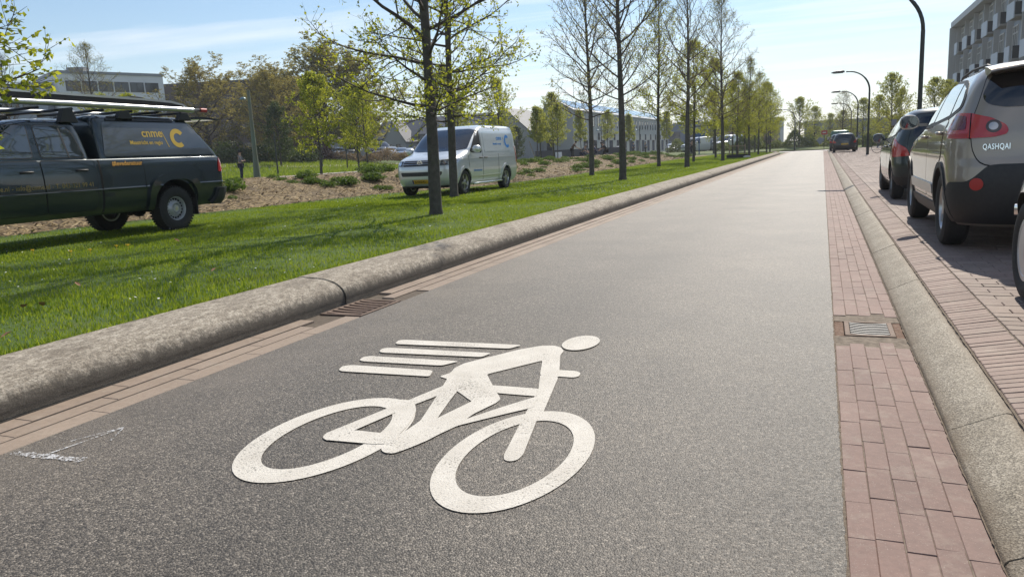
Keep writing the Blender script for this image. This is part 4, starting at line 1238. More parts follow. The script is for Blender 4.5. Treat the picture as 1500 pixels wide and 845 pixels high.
def pickup():
    P = paint('petrol_black_paint', (.022, .034, .040), .4, .26)
    t = empty('pickup_truck', (-11.46, 10.10, .125), -PI / 2)
    tag(t, 'dark pickup truck with canopy and roof rack parked on the grass at the left edge', 'pickup truck')
    patch.mid = 2.
    FA = 4.05
    B = Body([(.40, 4.75, -1.12, .84), (.50, 4.88, -1.20, .91), (.65, 4.96, -1.235, .945), (.78, 4.97, -1.24, .955), (.80, 4.97, -1.24, .968), (.82, 4.97, -1.24, .958), (1.0, 4.94, -1.24, .957), (1.12, 4.80, -1.235, .948), (1.19, 4.4, -1.23, .938), (1.24, 3.9, -1.215, .925), (1.275, 3.6, -1.19, .905), (1.29, 3.3, -1.12, .80)], nf=2.6, nr=5, cf=.8, cr=.22)
    B.mesh('body', P, t, m=60, cut=arch(0, .47, .957, .30) + arch(FA, .47, .957, .30))
    K = Body([(1.24, 3.62, 1.48, .90), (1.32, 3.50, 1.485, .887), (1.5, 3.27, 1.505, .845), (1.72, 2.98, 1.545, .795), (1.82, 2.82, 1.575, .76), (1.875, 2.62, 1.62, .69), (1.905, 2.3, 1.75, .55)], nf=2.4, nr=3.5, cf=.4, cr=.2)
    K.mesh('cab', P, t, nz=22)
    D = M('canopy_panel', (.075, .085, .095), .25, .2, coat=1.)
    N = Body([(1.275, 1.40, -1.16, .895), (1.32, 1.40, -1.14, .89), (1.5, 1.395, -1.0, .855), (1.7, 1.385, -.83, .81), (1.86, 1.37, -.69, .77), (1.93, 1.33, -.62, .735), (1.97, 1.25, -.55, .64), (1.99, 1.1, -.4, .5)], nf=5, nr=6, cf=.12, cr=.14)
    can = N.mesh('canopy', P, t, nz=20)
    for sg in (1, -1):
        S, KS, NS = B.S(sg), K.S(sg), N.S(sg)
        patch('canopy_side', D, can, fillet([(1.30, 1.315), (-1.02, 1.315), (-.66, 1.86), (1.18, 1.86)], .04, 3), NS, off=.006, thick=.012, res=.1)
        # scooped strip along the canopy roof edge
        patch('canopy_rail', M('satin_black', (.02, .022, .026), .25, .3), can, fillet([(1.1, 1.885), (-.30, 1.885), (-.24, 1.935), (1.05, 1.94)], .02, 2), NS, off=.022, thick=.04, res=.1)
        # cab glass and doors
        for nm, w in (('front', [(3.30, 1.315), (2.50, 1.315), (2.47, 1.78), (2.80, 1.78), (3.0, 1.64)]), ('rear', [(2.36, 1.315), (1.66, 1.315), (1.77, 1.68), (1.86, 1.78), (2.36, 1.78)])):
            patch('window_frame', M('frame_trim', (.10, .085, .07), .3, .6), t, grow(fillet(w, .05, 3), .014), KS, off=.004, thick=.01, res=.08)
            patch('window', GLASSM, t, fillet(w, .05, 3), KS, off=.007, thick=.01, res=.08)
        patch('window_bar', BLACKP, t, [(1.93, 1.31), (1.905, 1.31), (1.955, 1.78), (1.98, 1.78)], KS, off=.010, thick=.01, res=.08)
        door(t, B, [(2.40, .50), (1.62, .50), (1.55, .66), (1.52, 1.255), (2.42, 1.265)], P, sg, 1.78, 1.11, BLACKP)
        door(t, B, [(3.45, .50), (2.42, .50), (2.44, 1.265), (3.42, 1.255), (3.56, 1.1)], P, sg, 2.66, 1.11, BLACKP)
        patch('bed_gap', GAPM, t, [(1.475, .44), (1.44, .44), (1.44, 1.262), (1.475, 1.262)], S, off=.003, thick=.01, res=.1)
        patch('panel_seam', GAPM, t, [(.625, .80), (.617, .80), (.617, 1.262), (.625, 1.262)], S, off=.002, thick=.01, res=.1)
        patch('sill', BLACKP, t, [(3.5, .36), (.50, .36), (.48, .50), (3.52, .50)], S, off=.006, thick=.03, res=.15) if False else None
        for x in (0, FA): 
            n = 26
            o, i = [], []
            for k in range(n + 1):
                a = R(lerp(-14, 194, k / n)); cc, sn = math.cos(a), math.sin(a)
                e = lambda r_: (abs(cc) ** 3.2 + abs(sn) ** 3.2) ** (-1 / 3.2) * r_
                o.append((x + e(.60) * cc, max(.43, .43 + e(.56) * sn))); i.append((x + e(.475) * cc, max(.42, .42 + e(.475) * sn)))
            patch('wheel_arch', P, t, o + i[::-1], S, off=.045, thick=.10, res=.07)
        mirror(t, BLACKP, 3.42, sg * .90, 1.36, sg, 1.15)
        patch('tail_light', REDL, t, fillet([(-1.05, .99), (-1.245, .99), (-1.245, 1.25), (-1.13, 1.25), (-1.075, 1.15)], .02, 2), S, off=.012, thick=.03, res=.06)
        fl = MB(); fl.box((-.46, sg * .82, .42), (.016, .26, .36)); fl.build('mud_flap', RUBBER, t, bevel=.004)
        patch('headlight', CLEAR, t, fillet([(sg * .55, .86), (sg * 1.15, .9), (sg * 1.1, 1.06), (sg * .55, 1.02)], .03, 2), B.Wr(False), off=.008, thick=.02, res=.08)
    W = B.Wr(True)
    patch('rear_bumper', BLACKP, t, fillet([(-1.15, .44), (1.15, .44), (1.13, .70), (-1.13, .70)], .04, 3), W, off=.07, thick=.12, res=.08)
    patch('tailgate', P, t, fillet([(-.72, .74), (.72, .74), (.72, 1.26), (-.72, 1.26)], .03, 2), W, off=.01, thick=.02, res=.1)
    patch('windscreen', GLASSM, t, fillet([(-.80, 1.30), (.80, 1.30), (.68, 1.78), (-.68, 1.78)], .06, 3), K.Fm(), off=.005, thick=.01, res=.09)
    patch('grille', BLACKP, t, fillet([(-.5, .72), (.5, .72), (.52, 1.0), (-.52, 1.0)], .05, 3), B.Wr(False), off=.01, thick=.02, res=.09)
    # open rear hatch of the canopy on two struts
    h = MB(); pr = [(-.60, 1.965), (-.72, 1.985), (-1.1, 2.01), (-1.42, 1.985), (-1.62, 1.965), (-1.4, 1.95), (-1.1, 1.965), (-.72, 1.95)]
    h.prism(pr, lambda a, b: (a, -.66, b), lambda a, b: (a, .66, b)); hh = h.build('canopy_hatch', GLASSD, t, auto=40)
    for sg in (1, -1):
        st = MB(); st.tube([(-1.12, sg * .60, 1.96), (-.84, sg * .64, 1.80)], .011, 8); st.build('gas_strut', BLACKP, t)
    outer_wheels(t, (0, FA), .957, .385, .265, .215, 'steel')
    ax = MB(); ax.tube([(0, -.7, .38), (0, .7, .38)], .05, 8); ax.ball((0, 0, .38), .13); ax.tube([(FA, -.7, .38), (FA, .7, .38)], .05, 8); ax.box((2, 0, .46), (5.2, .9, .1)); ax.build('chassis', WELL, t)
    # roof rack
    rk = MB()
    for sg in (1, -1):
        rk.tube([(4.1, sg * .78, 2.125), (1.5, sg * .78, 2.125), (-.78, sg * .78, 2.11)], .046, 12)
    ro = rk.build('roof_rack', M('rack_aluminium', (.62, .62, .61), .28, .85), t, auto=50)
    cb = MB()
    for u in (3.3, 2.75, 2.2, 1.65, 1.1, .55, 0, -.5): cb.tube([(u, -.76, 2.05), (u, .76, 2.05)], .022, 8)
    cb.build('cross_bars', M('rack_black', (.02, .02, .022), .4, .3), ro)
    for u, zz in ((2.95, 1.87), (1.75, 1.87), (.72, 1.95), (-.55, 1.95)):
        for sg in (1, -1):
            f = MB(); f.prism([(u - .16, zz - .03), (u + .16, zz - .03), (u + .07, 2.05), (u - .07, 2.05)], lambda a, b: (a, sg * .70, b), lambda a, b: (a, sg * .80, b)); f.build('rack_foot', BLACKP, ro, bevel=.008)
    # lettering on the near (left) side
    sd = lambda bdy, u0, z0, k=1: (lambda a, b, d: (u0 - a, bdy.side(u0 - a, z0 + b) + .0075 * k + d, z0 + b))
    text_obj('lettering', 'cnme', .20, YEL, t, .001, sd(N, .47, 1.625), bold=.003)
    text_obj('lettering', 'Maastricht en regio', .092, YEL, t, .001, sd(N, .75, 1.50), bold=.0015, sx=.94)
    mb = MB(); f = sd(N, -.02, 1.45); mb.prism([(0, .27), (.014, .27), (.094, 0), (.08, 0)], lambda a, b: f(a - .06, b, 0), lambda a, b: f(a - .06, b, .002)); mb.build('lettering', YEL, t)
    mb = MB(); f = sd(N, -.29, 1.605); cshape(mb, f, .085, .165, 35, 308); mb.build('lettering', YEL, t)
    text_obj('lettering', '#levedenatuur', .10, M('amber_lettering', (.55, .27, .03), .5), t, .001, sd(B, 1.22, 1.165, .5), bold=.0025)
    text_obj('lettering', 'w.cnme.nl - info@cnme.nl - T. 043-321 99 41', .098, YELD, t, .001, sd(B, 3.33, .86, .9), spacing=1.06, sx=.89)
    return t
pickup()
# ladder and pole lying on the rack
def world_truck(u, v, z): return (-11.46 + v, 10.10 - u, .125 + z)
ld = empty('ladder', world_truck(1.4, .35, 2.155)); tag(ld, 'long aluminium and black ladder lying on the roof rack of the dark truck', 'ladder')
for k, (v, nm) in enumerate(((.34, 'rail'), (-.18, 'rail'))):
    mb = MB()
    pts = [(-2.7, .13), (-1.8, .13), (1.2, .10), (1.75, .085), (2.02, .045), (2.12, .0)]
    for a, b in zip(pts, pts[1:]): mb.bar((v, a[0], a[1]), (v, b[0], b[1]), .05, .045)
    mb.build('rail', M('ladder_aluminium', (.66, .66, .65), .3, .8), ld)
    mb = MB(); 
    for a, b in zip(pts[:-1], pts[1:-1]): mb.bar((v, a[0], a[1] - .05), (v, b[0], b[1] - .05), .05, .075)
    mb.build('side_board', M('rack_black', (.02, .02, .022), .4, .3), ld)
mb = MB()
for k in range(15): mb.bar((-.18, -2.5 + k * .3, .09), (.34, -2.5 + k * .3, .09), .03, .03)
mb.build('rungs', M('ladder_aluminium', (.66, .66, .65), .3, .8), ld)
mb = MB(); mb.tube([(0, -2.2, 0), (0, 2.25, .0)], .028, 10)
pl = empty('carrying_pole', world_truck(.95, .45, 2.15)); tag(pl, 'dark pole with a red end cap sticking out behind the roof rack', 'pole')
mb.build('pole', M('grey_pole', (.06, .065, .07), .4, .5), pl, smooth=True)
mb = MB(); mb.tube([(0, 2.25, 0), (0, 2.40, 0)], .04, 10); mb.build('end_cap', M('red_plastic', (.33, .02, .015), .5), pl, auto=40)
for y0, lb in ((8.45, 'dark bundle strapped on top of the rack above the cab window'), (10.0, 'smaller dark clamp on the rack above the canopy')):
    mb = MB(); pr = fillet([(-.34, 0), (.34, 0), (.22, .07), (.1, .10), (-.12, .11), (-.24, .06)], .03, 2)
    mb.prism(pr, lambda a, b: (-11.3, y0 + a, 2.395 - .04 + b), lambda a, b: (-11.02, y0 + a, 2.395 - .04 + b))
    o = mb.build('strapped_bundle', M('rack_black', (.02, .02, .022), .4, .3), bevel=.01); tag(o, lb, 'bundle')

# ------------------------------------------------------------------ vans
BLUEL = M('blue_lettering', (.02, .22, .62), .5)
def van(name, P, loc, rz, label, group=None, lite=False, letters=False, bump_mat=None):
    t = empty(name, loc, rz); tag(t, label, 'van', group)
    patch.mid = 1.5
    wb = 3.0
    B = Body([(.24, 3.70, -.85, .85), (.34, 3.84, -.96, .91), (.52, 3.92, -.99, .945), (.72, 3.925, -.99, .952), (.88, 3.88, -.985, .952), (1.0, 3.76, -.98, .950), (1.08, 3.52, -.978, .945), (1.15, 3.20, -.975, .938, .70), (1.22, 2.92, -.97, .930, .48), (1.30, 2.77, -.965, .918, .36),
              (1.45, 2.55, -.955, .900, .32), (1.62, 2.30, -.94, .878, .30), (1.76, 2.06, -.92, .852, .30), (1.85, 1.88, -.90, .818, .30), (1.91, 1.66, -.86, .755, .32), (1.95, 1.30, -.72, .60, .35), (1.97, .7, -.35, .34, .3, .3)], nf=2.7, nr=4, cf=.80, cr=.22)
    hw = .952; rs = .15 if lite else .08
    kw = dict(n=8, m=18, nz=26) if lite else {}
    B.mesh('body', P, t, cut=arch(0, .385, hw) + arch(wb, .385, hw), **kw)
    F = B.Wr(False); W = B.Wr(True)
    bm_ = bump_mat or P
    for sg in (1, -1):
        S = B.S(sg)
        w = fillet([(2.58, 1.20), (2.44, 1.16), (1.84, 1.15), (1.84, 1.77), (1.90, 1.78), (2.06, 1.66)], .04, 3)
        patch('window_frame', BLACKP, t, grow(w, .015), S, off=.004, thick=.01, res=rs)
        patch('window', M('open_window', (.006, .006, .007), .5) if (letters and sg > 0) else GLASSM, t, w, S, off=.007, thick=.01, res=rs)  # open window: near-black panel stands in for the shaded cab interior
        if not lite:
            door(t, B, [(2.62, .36), (1.80, .36), (1.78, 1.12), (1.79, 1.80), (2.08, 1.80), (2.30, 1.62), (2.74, 1.20), (2.78, .95), (2.66, .70)], P, sg, 1.93, 1.02, BLACKP, r=.06, res=.09) if False else None
            patch('door_gap', GAPM, t, [(1.79, .36), (1.778, .36), (1.768, 1.80), (1.78, 1.80)], S, off=.003, thick=.01, res=.1)  # door gaps: black strips in place of the shade between panels
            patch('door_gap', GAPM, t, [(.62, .36), (.608, .36), (.608, 1.09), (.62, 1.09)], S, off=.003, thick=.01, res=.1)
            patch('door_gap', GAPM, t, [(2.70, .62), (2.688, .62), (2.76, 1.08), (2.772, 1.08)], S, off=.003, thick=.01, res=.1)
            handle(t, B, 1.95, 1.0, BLACKP, sg); handle(t, B, 1.6, 1.0, BLACKP, sg)
            # swage lines and the pressed side panel
            patch('side_panel', P, t, fillet([(1.62, 1.16), (-.72, 1.16), (-.64, 1.76), (1.58, 1.76)], .06, 3), S, off=.006, thick=.012, res=.12)
            patch('swage', P, t, [(3.3, .985), (-.93, .985), (-.93, 1.0), (3.3, 1.0)], S, off=.010, thick=.02, res=.2)
            patch('sill_strip', M('silver_trim', (.55, .56, .56), .3, .7), t, [(2.55, .45), (.42, .45), (.42, .49), (2.55, .49)], S, off=.012, thick=.02, res=.2)
            sb = MB(); sb.tube([(2.52, sg * (hw - .02), .28), (2.42, sg * (hw + .05), .28), (.58, sg * (hw + .05), .28), (.45, sg * (hw - .02), .28)], .03, 10); sb.build('side_bar', CHROME, t, smooth=True)
            for x in (0, wb): arch_trim(t, B, x, .385, .46, .34, P, sg, off=.018, zmin=.3)
        mirror(t, P, 2.46, sg * .90, 1.26, sg, 1.15)
        hl = patch('headlight', CLEAR, t, fillet([(sg * .56, .83), (sg * .92, .835), (sg * 1.10, .88), (sg * 1.13, .99), (sg * .95, 1.005), (sg * .56, .985)], .03, 3), F, off=.008, thick=.02, res=rs)
        if not lite:
            patch('lamp_lens', BLACKP, hl, fillet([(sg * .585, .85), (sg * .80, .85), (sg * .80, .985), (sg * .585, .975)], .02, 2), F, off=.0095, thick=.01, res=.08)
            patch('lamp_lens', CHROME, hl, [(sg * .70 + .055 * math.cos(a), .915 + .05 * math.sin(a)) for a in [2 * PI * k / 18 for k in range(18)]], F, off=.012, thick=.01, res=.05)
        patch('tail_light', REDL, t, fillet([(sg * .86, .80), (sg * 1.04, .80), (sg * 1.04, 1.30), (sg * .90, 1.30)], .02, 2), W, off=.010, thick=.02, res=rs)
    patch('windscreen', GLASSD, t, fillet([(-.90, 1.27), (-.6, 1.225), (0, 1.205), (.6, 1.225), (.90, 1.27), (.815, 1.79), (.6, 1.83), (-.6, 1.83), (-.815, 1.79)], .05, 3), B.Wr(False), off=.006, thick=.01, res=rs)
    g = patch('grille', BLACKP, t, fillet([(-.555, .84), (.555, .84), (.555, .985), (-.555, .985)], .02, 2), F, off=.009, thick=.02, res=rs)
    patch('air_intake', BLACKP, t, fillet([(-.62, .57), (.62, .57), (.66, .68), (-.66, .68)], .04, 2), F, off=.006, thick=.02, res=rs)
    patch('bumper_lip', BLACKP, t, fillet([(-.9, .24), (.9, .24), (.95, .30), (-.95, .30)], .02, 2), F, off=.012, thick=.02, res=rs)
    if not lite:
        for z in (.885, .935): patch('grille_bar', CHROME, g, [(-.54, z), (.54, z), (.54, z + .009), (-.54, z + .009)], F, off=.016, thick=.02, res=.1)
        em = MB()
        fx = B.front(0, .915)
        f = lambda a, b, d: (fx + .022 + d, a, .915 + b)
        cshape(em, f, .066, .082, 0, 360)
        for p, q in (((-.042, .056), (-.017, -.0)), ((-.017, 0), (0, .03)), ((0, .03), (.017, 0)), ((.017, 0), (.042, .056)), ((-.062, .02), (-.026, -.058)), ((-.026, -.058), (0, -.012)), ((0, -.012), (.026, -.058)), ((.026, -.058), (.062, .02))):
            em.bar(f(*p, .003), f(*q, .003), .013, .006, up=(1, 0, 0))
        em.build('emblem', CHROME, g)
        plate(t, '5-VXS-41', lambda a, b, d: (B.front(a, .42 + b) + .012 + d, a, .42 + b))
    patch('rear_window', GLASSD, t, fillet([(-.70, 1.22), (.70, 1.22), (.64, 1.66), (-.64, 1.66)], .06, 3), W, off=.006, thick=.01, res=rs)
    plate(t, '', lambda a, b, d: (B.rear(a, .75 + b) - .006 - d, -a, .75 + b))
    if letters:
        sd = lambda u0, z0: (lambda a, b, d: (u0 - a, B.side(u0 - a, z0 + b) + .0075 + d, z0 + b))
        text_obj('lettering', 'cnme', .19, BLUEL, t, .001, sd(.62, 1.50), bold=.003)
        text_obj('lettering', 'Maastricht en regio', .085, BLUEL, t, .001, sd(.92, 1.36), sx=.95, bold=.001)
        mb = MB(); f = sd(.1, 1.33); mb.prism([(0, .27), (.014, .27), (.074, 0), (.06, 0)], lambda a, b: f(a, b, 0), lambda a, b: f(a, b, .002)); mb.build('lettering', BLUEL, t)
        mb = MB(); f = sd(-.20, 1.46); cshape(mb, f, .11, .20, 45, 318); mb.build('lettering', BLUEL, t)
        text_obj('lettering', '#levedenatuur', .10, BLUEL, t, .001, lambda a, b, d: (2.45 - a, B.side(2.45 - a, .62 + b) + .004 + d, .62 + b))
    outer_wheels(t, (0, wb), hw, .345, .215, .225, 'alloy5')
    return t
VS = paint('pale_silver_paint', (.66, .69, .70), .45, .30)
van('panel_van', VS, (-10.15, 22.15, .125), -PI / 2, 'silver panel van with blue lettering parked on the grass behind two trunks', letters=True)

# ------------------------------------------------------------------ cars far away in the lot, small in the picture
def recolour(o, P):
    for ch in [o] + list(o.children_recursive):
        if ch.type == 'MESH':
            for s in ch.material_slots:
                if s.material and s.material.name.endswith('_paint'):
                    s.link = 'OBJECT'; s.material = P
WP = paint('white_paint', (.66, .66, .65), 0., .35)
OP = paint('orange_paint', (.62, .30, .05), 0., .4)
GP = paint('green_paint', (.03, .12, .07), .2, .35)
BP = paint('slate_blue_paint', (.09, .12, .17), .4, .35)
CP = paint('grey_car_paint', (.20, .21, .22), .5, .35)
LOT = 'cars and vans in the far car park'
# ================================================================== TREES
BARK = M('grey_brown_bark', (.060, .052, .043), .95, var=(9, (.105, .094, .08)), bmp=(26, .8, .02), dirt=(5, (.07, .085, .045), .55, .75))
TWIG = M('dark_twig', (.055, .045, .038), .9, var=(3, (.085, .066, .052)))
TWIGR = M('red_brown_twig', (.085, .062, .048), .9, var=(3, (.12, .085, .062)))
LEAF_A = leafmat('spring_leaf', (.25, .30, .025), (.42, .44, .06), .62)
LEAF_B = leafmat('pale_spring_leaf', (.26, .30, .06), (.42, .44, .13), .62)
LEAF_C = leafmat('bud_leaf', (.21, .20, .055), (.33, .32, .10), .55)
LEAF_D = leafmat('olive_leaf', (.22, .21, .06), (.34, .31, .11), .55)
LEAF_E = leafmat('rust_leaf', (.24, .20, .08), (.33, .29, .12), .55)
LEAF_F = leafmat('dark_leaf', (.035, .065, .02), (.08, .115, .03), .35)

class TB:
    """numpy branch tubes and leaf cards"""
    def __init__(s, seed): s.r = random.Random(seed); s.V = []; s.F = []; s.LV = []; s.LF = []; s.tv = []; s.tf = []
    def tube(s, pts, rad, n, trunk=False):
        V, F = (s.tv, s.tf) if trunk else (s.V, s.F)
        b = len(V); m = len(pts)
        for i, p in enumerate(pts):
            t = (pts[min(i + 1, m - 1)] - pts[max(i - 1, 0)]).normalized()
            x = t.cross(Vector((.31, .87, .38))).normalized(); y = t.cross(x)
            for k in range(n):
                a = 2 * PI * k / n
                V.append(p + (x * math.cos(a) + y * math.sin(a)) * rad[i])
        for i in range(m - 1):
            for k in range(n):
                a, c = b + i * n + k, b + i * n + (k + 1) % n
                F.append((a, c, c + n, a + n))
    def leaf(s, p, sz, fold=.25):
        r = s.r
        d = Vector((r.gauss(0, 1), r.gauss(0, 1), r.gauss(-.35, .7))).normalized()
        w = d.cross(Vector((r.gauss(0, 1), r.gauss(0, 1), r.gauss(0, 1)))).normalized()
        n = d.cross(w)
        sz *= r.uniform(.6, 1.3)
        b = len(s.LV)
        s.LV += [p, p + d * sz * .45 + w * sz * .36 + n * sz * fold * .4, p + d * sz, p + d * sz * .45 - w * sz * .36 + n * sz * fold * .4]
        s.LF.append((b, b + 1, b + 2, b + 3))
    def path(s, p, d, L, n, bend, wob):
        r = s.r; pts = [p.copy()]; d = d.normalized()
        for i in range(n):
            d = (d + Vector((r.gauss(0, wob), r.gauss(0, wob), r.gauss(0, wob) + bend / n))).normalized()
            p = p + d * (L / n); pts.append(p.copy())
        return pts

def make_tree(seed, H=9.5, clear=2.3, r0=.12, spread=2.3, prim=34, leaf=.07, leafn=3, elev=(15, 62), top=.95, sec=6, tw=4, leafz=(1., .25), shape='oval', bend=.35, wob=.09, lean=(0, 0), thick=1., tsides=10, prune=0.):
    """returns trunk and crown geometry; limbs belong to the crown wood"""
    b = TB(seed); r = b.r
    n = 14
    tp = []; p = Vector((0, 0, -.1))
    for i in range(n + 1):
        f = i / n
        tp.append(Vector((lean[0] * f * H + .05 * math.sin(f * 5 + seed), lean[1] * f * H + .05 * math.cos(f * 4 + seed), -.1 + f * (H * .97 + .1))))
    rad = [r0 * (1 - .93 * (i / n) ** .85) * (1.35 if i == 0 else 1.) + .006 for i in range(n + 1)]
    tp.insert(1, tp[0].lerp(tp[1], .35)); rad.insert(1, lerp(rad[0], rad[1], .8) * .92)
    b.tube(tp, rad, tsides, True)
    b.tv = [v + Vector((r.gauss(0, 1), r.gauss(0, 1), 0)) * r0 * .045 for v in b.tv]
    def trunk_at(z):
        f = max(0., min((z + .1) / (H * .97 + .1), 1)) * n
        i = min(int(f), n - 1); t = f - i
        q = [tp[0]] + tp[2:]
        return q[i].lerp(q[i + 1], t), r0 * (1 - .93 * (f / n) ** .85)
    az = r.uniform(0, 6)
    for i in range(prim):
        f = (i + r.uniform(-.3, .3)) / (prim - 1); f = min(max(f, 0), 1)
        z = clear + (H * top - clear) * f ** 1.15
        c, tr = trunk_at(z)
        az += 2.4 + r.uniform(-.5, .5)
        if shape == 'oval': sh = (.55 + .9 * f) if f < .35 else (1 - ((f - .35) / .65) ** 1.6) * .865 + .12
        elif shape == 'cone': sh = (1 - f) * .95 + .08
        elif shape == 'wide': sh = .75 + .4 * math.sin(f * PI)
        else: sh = .9
        L = spread * sh * r.uniform(.75, 1.2) * 1.1
        e = R(lerp(elev[0], elev[1], f ** .8) + r.uniform(-9, 9))
        d = Vector((math.cos(az) * math.cos(e), math.sin(az) * math.cos(e), math.sin(e)))
        pr = b.path(c, d, L, 7, bend, wob)
        br = min(tr * .5, .007 + .0105 * L) * thick
        b.tube(pr, [br * (1 - .85 * k / 7) + .002 for k in range(8)], 5)
        dens = lerp(leafz[0], leafz[1], f)
        for j in range(sec):
            if r.random() < prune: continue
            t = lerp(.18, .97, (j + r.uniform(-.3, .3) + .5) / sec) * 7
            k = min(int(t), 6); q = pr[k].lerp(pr[k + 1], t - k)
            dd = (pr[k + 1] - pr[k]).normalized()
            sd = dd.cross(Vector((r.gauss(0, 1), r.gauss(0, 1), r.gauss(0, 1)))).normalized()
            d2 = (dd * .75 + sd * r.uniform(.5, 1.) + Vector((0, 0, .15))).normalized()
            L2 = (L * .38 * (1.15 - t / 7) + .22) * r.uniform(.7, 1.25)
            ps = b.path(q, d2, L2, 4, bend * .7, wob * 1.3)
            r2 = max(.0035, br * .40 * (1 - .6 * t / 7))
            b.tube(ps, [r2 * (1 - .7 * m / 4) + .0015 for m in range(5)], 4)
            for m in range(tw):
                t2 = lerp(.2, 1., (m + r.random()) / tw) * 4
                k2 = min(int(t2), 3); q2 = ps[k2].lerp(ps[k2 + 1], t2 - k2)
                sd = Vector((r.gauss(0, 1), r.gauss(0, 1), r.gauss(.15, .8))).normalized()
                d3 = ((ps[k2 + 1] - ps[k2]).normalized() * .7 + sd * .8).normalized()
                L3 = r.uniform(.12, .34) * (.6 + spread * .2)
                p3 = b.path(q2, d3, L3, 2, .1, .12)
                b.tube(p3, [.0042, .003, .0015], 3)
                nl = leafn * dens
                nl = int(nl) + (r.random() < nl - int(nl))
                an = [r.uniform(.5, 1.4), r.uniform(1.5, 2.)]
                for l in range(nl):
                    tt = min(2., max(0., an[l % 2] + r.gauss(0, .08))); kk = min(int(tt), 1)
                    b.leaf(p3[kk].lerp(p3[kk + 1], tt - kk) + Vector((r.gauss(0, .02), r.gauss(0, .02), r.gauss(0, .02))), leaf)
    return b

TREES = {}
def tree_kind(key, leafm, wood=TWIG, **kw):
    b = make_tree(**kw)
    tr = np_mesh('trunk', [tuple(v) for v in b.tv], b.tf, BARK, smooth=True)
    br = np_mesh('branches', [tuple(v) for v in b.V], b.F, wood, smooth=True)
    cr = np_mesh('crown', [tuple(v) for v in b.LV], b.LF, leafm) if b.LF else None
    TREES[key] = (tr.data, br.data, cr.data if cr else None)
    for o in (tr, br, cr):
        if o: bpy.data.objects.remove(o)

def tree(name, key, x, y, z, label, sc=1., rz=None, cat='tree', group=None, szc=1.):
    t = empty(name, (x, y, z), rng.uniform(0, 6.28) if rz is None else rz)
    t.scale = (sc * szc, sc * szc, sc)
    tag(t, label, cat, group)
    for nm, me in zip(('trunk', 'branches', 'crown'), TREES[key]):
        if me is None: continue
        o = bpy.data.objects.new(nm, me); C.objects.link(o); o.parent = t
    return t

# kinds
tree_kind('near1', LEAF_A, seed=21, H=9.6, clear=1.75, r0=.118, spread=3.05, prim=46, leaf=.058, leafn=3.6, elev=(0, 60), sec=10, tw=6, leafz=(1.2, .7), wob=.11, tsides=16)
tree_kind('near2', LEAF_A, seed=5, H=9.6, clear=2.0, r0=.115, spread=2.7, prim=44, leaf=.068, leafn=4.6, elev=(-4, 58), sec=9, tw=6, leafz=(1.2, .8), wob=.11, tsides=12)
tree_kind('bare1', LEAF_C, TWIGR, seed=8, H=9.7, clear=2.5, r0=.13, spread=2.5, prim=40, leaf=.05, leafn=2.6, elev=(18, 66), sec=9, tw=6, leafz=(1., .7), bend=.5, wob=.085)
tree_kind('bare2', LEAF_C, TWIGR, seed=13, H=9.5, clear=2.3, r0=.115, spread=2.6, prim=42, leaf=.055, leafn=2.8, elev=(10, 62), sec=9, tw=6, leafz=(1.1, .7), bend=.45, wob=.10)
tree_kind('row1', LEAF_A, TWIGR, seed=31, H=9.0, clear=2.4, r0=.11, spread=2.2, prim=46, leaf=.08, leafn=3.2, elev=(6, 64), sec=10, tw=7, leafz=(1.0, .10), bend=.45)
tree_kind('row2', LEAF_A, TWIGR, seed=44, H=7.6, clear=2.2, r0=.095, spread=2.2, prim=42, leaf=.095, leafn=5., elev=(2, 58), sec=9, tw=6, leafz=(1.0, .45), bend=.3)
tree_kind('lime1', LEAF_A, seed=3, H=6.6, clear=2.0, r0=.09, spread=2.0, prim=44, leaf=.11, leafn=10, elev=(4, 66), sec=8, tw=4, leafz=(1., .8))
tree_kind('lime2', LEAF_A, seed=17, H=7.4, clear=2.1, r0=.09, spread=2.3, prim=42, leaf=.115, leafn=8, elev=(4, 66), sec=8, tw=4, leafz=(1.1, .5))
tree_kind('young1', LEAF_B, seed=51, H=5.4, clear=1.9, r0=.055, spread=1.25, prim=36, leaf=.105, leafn=11, elev=(22, 72), sec=6, tw=4, leafz=(1., .7))
tree_kind('young2', LEAF_B, seed=53, H=5.7, clear=2.0, r0=.055, spread=1.5, prim=36, leaf=.105, leafn=9, elev=(18, 70), sec=6, tw=4, leafz=(1., .6))
tree_kind('upright', LEAF_B, TWIGR, seed=61, H=10.5, clear=1.8, r0=.12, spread=2.0, prim=50, leaf=.085, leafn=5, elev=(28, 76), sec=9, tw=6, leafz=(1., .5), bend=.5)
tree_kind('plane1', LEAF_D, TWIGR, seed=71, H=15, clear=2.5, r0=.35, spread=6.0, prim=46, leaf=.19, leafn=8, elev=(15, 70), sec=13, tw=7, leafz=(.8, 1.1), shape='wide', bend=.4, wob=.12)
tree_kind('plane2', LEAF_E, TWIGR, seed=73, H=14, clear=2.0, r0=.33, spread=5.5, prim=46, leaf=.17, leafn=7.0, elev=(18, 72), sec=13, tw=7, leafz=(.7, 1.), shape='wide', bend=.4, wob=.12)
tree_kind('bare_big', LEAF_C, TWIGR, seed=77, H=12, clear=3, r0=.2, spread=4.2, prim=34, leaf=.05, leafn=.4, elev=(35, 75), sec=9, tw=5, bend=.4, wob=.1)
tree_kind('fresh', LEAF_B, TWIGR, seed=81, H=9, clear=2.0, r0=.14, spread=3.0, prim=46, leaf=.12, leafn=7, elev=(8, 70), sec=8, tw=5, leafz=(1., .8))
tree_kind('dark', LEAF_F, TWIG, seed=83, H=8, clear=.8, r0=.14, spread=2.8, prim=44, leaf=.16, leafn=9, elev=(10, 70), sec=8, tw=4, leafz=(1., .9))

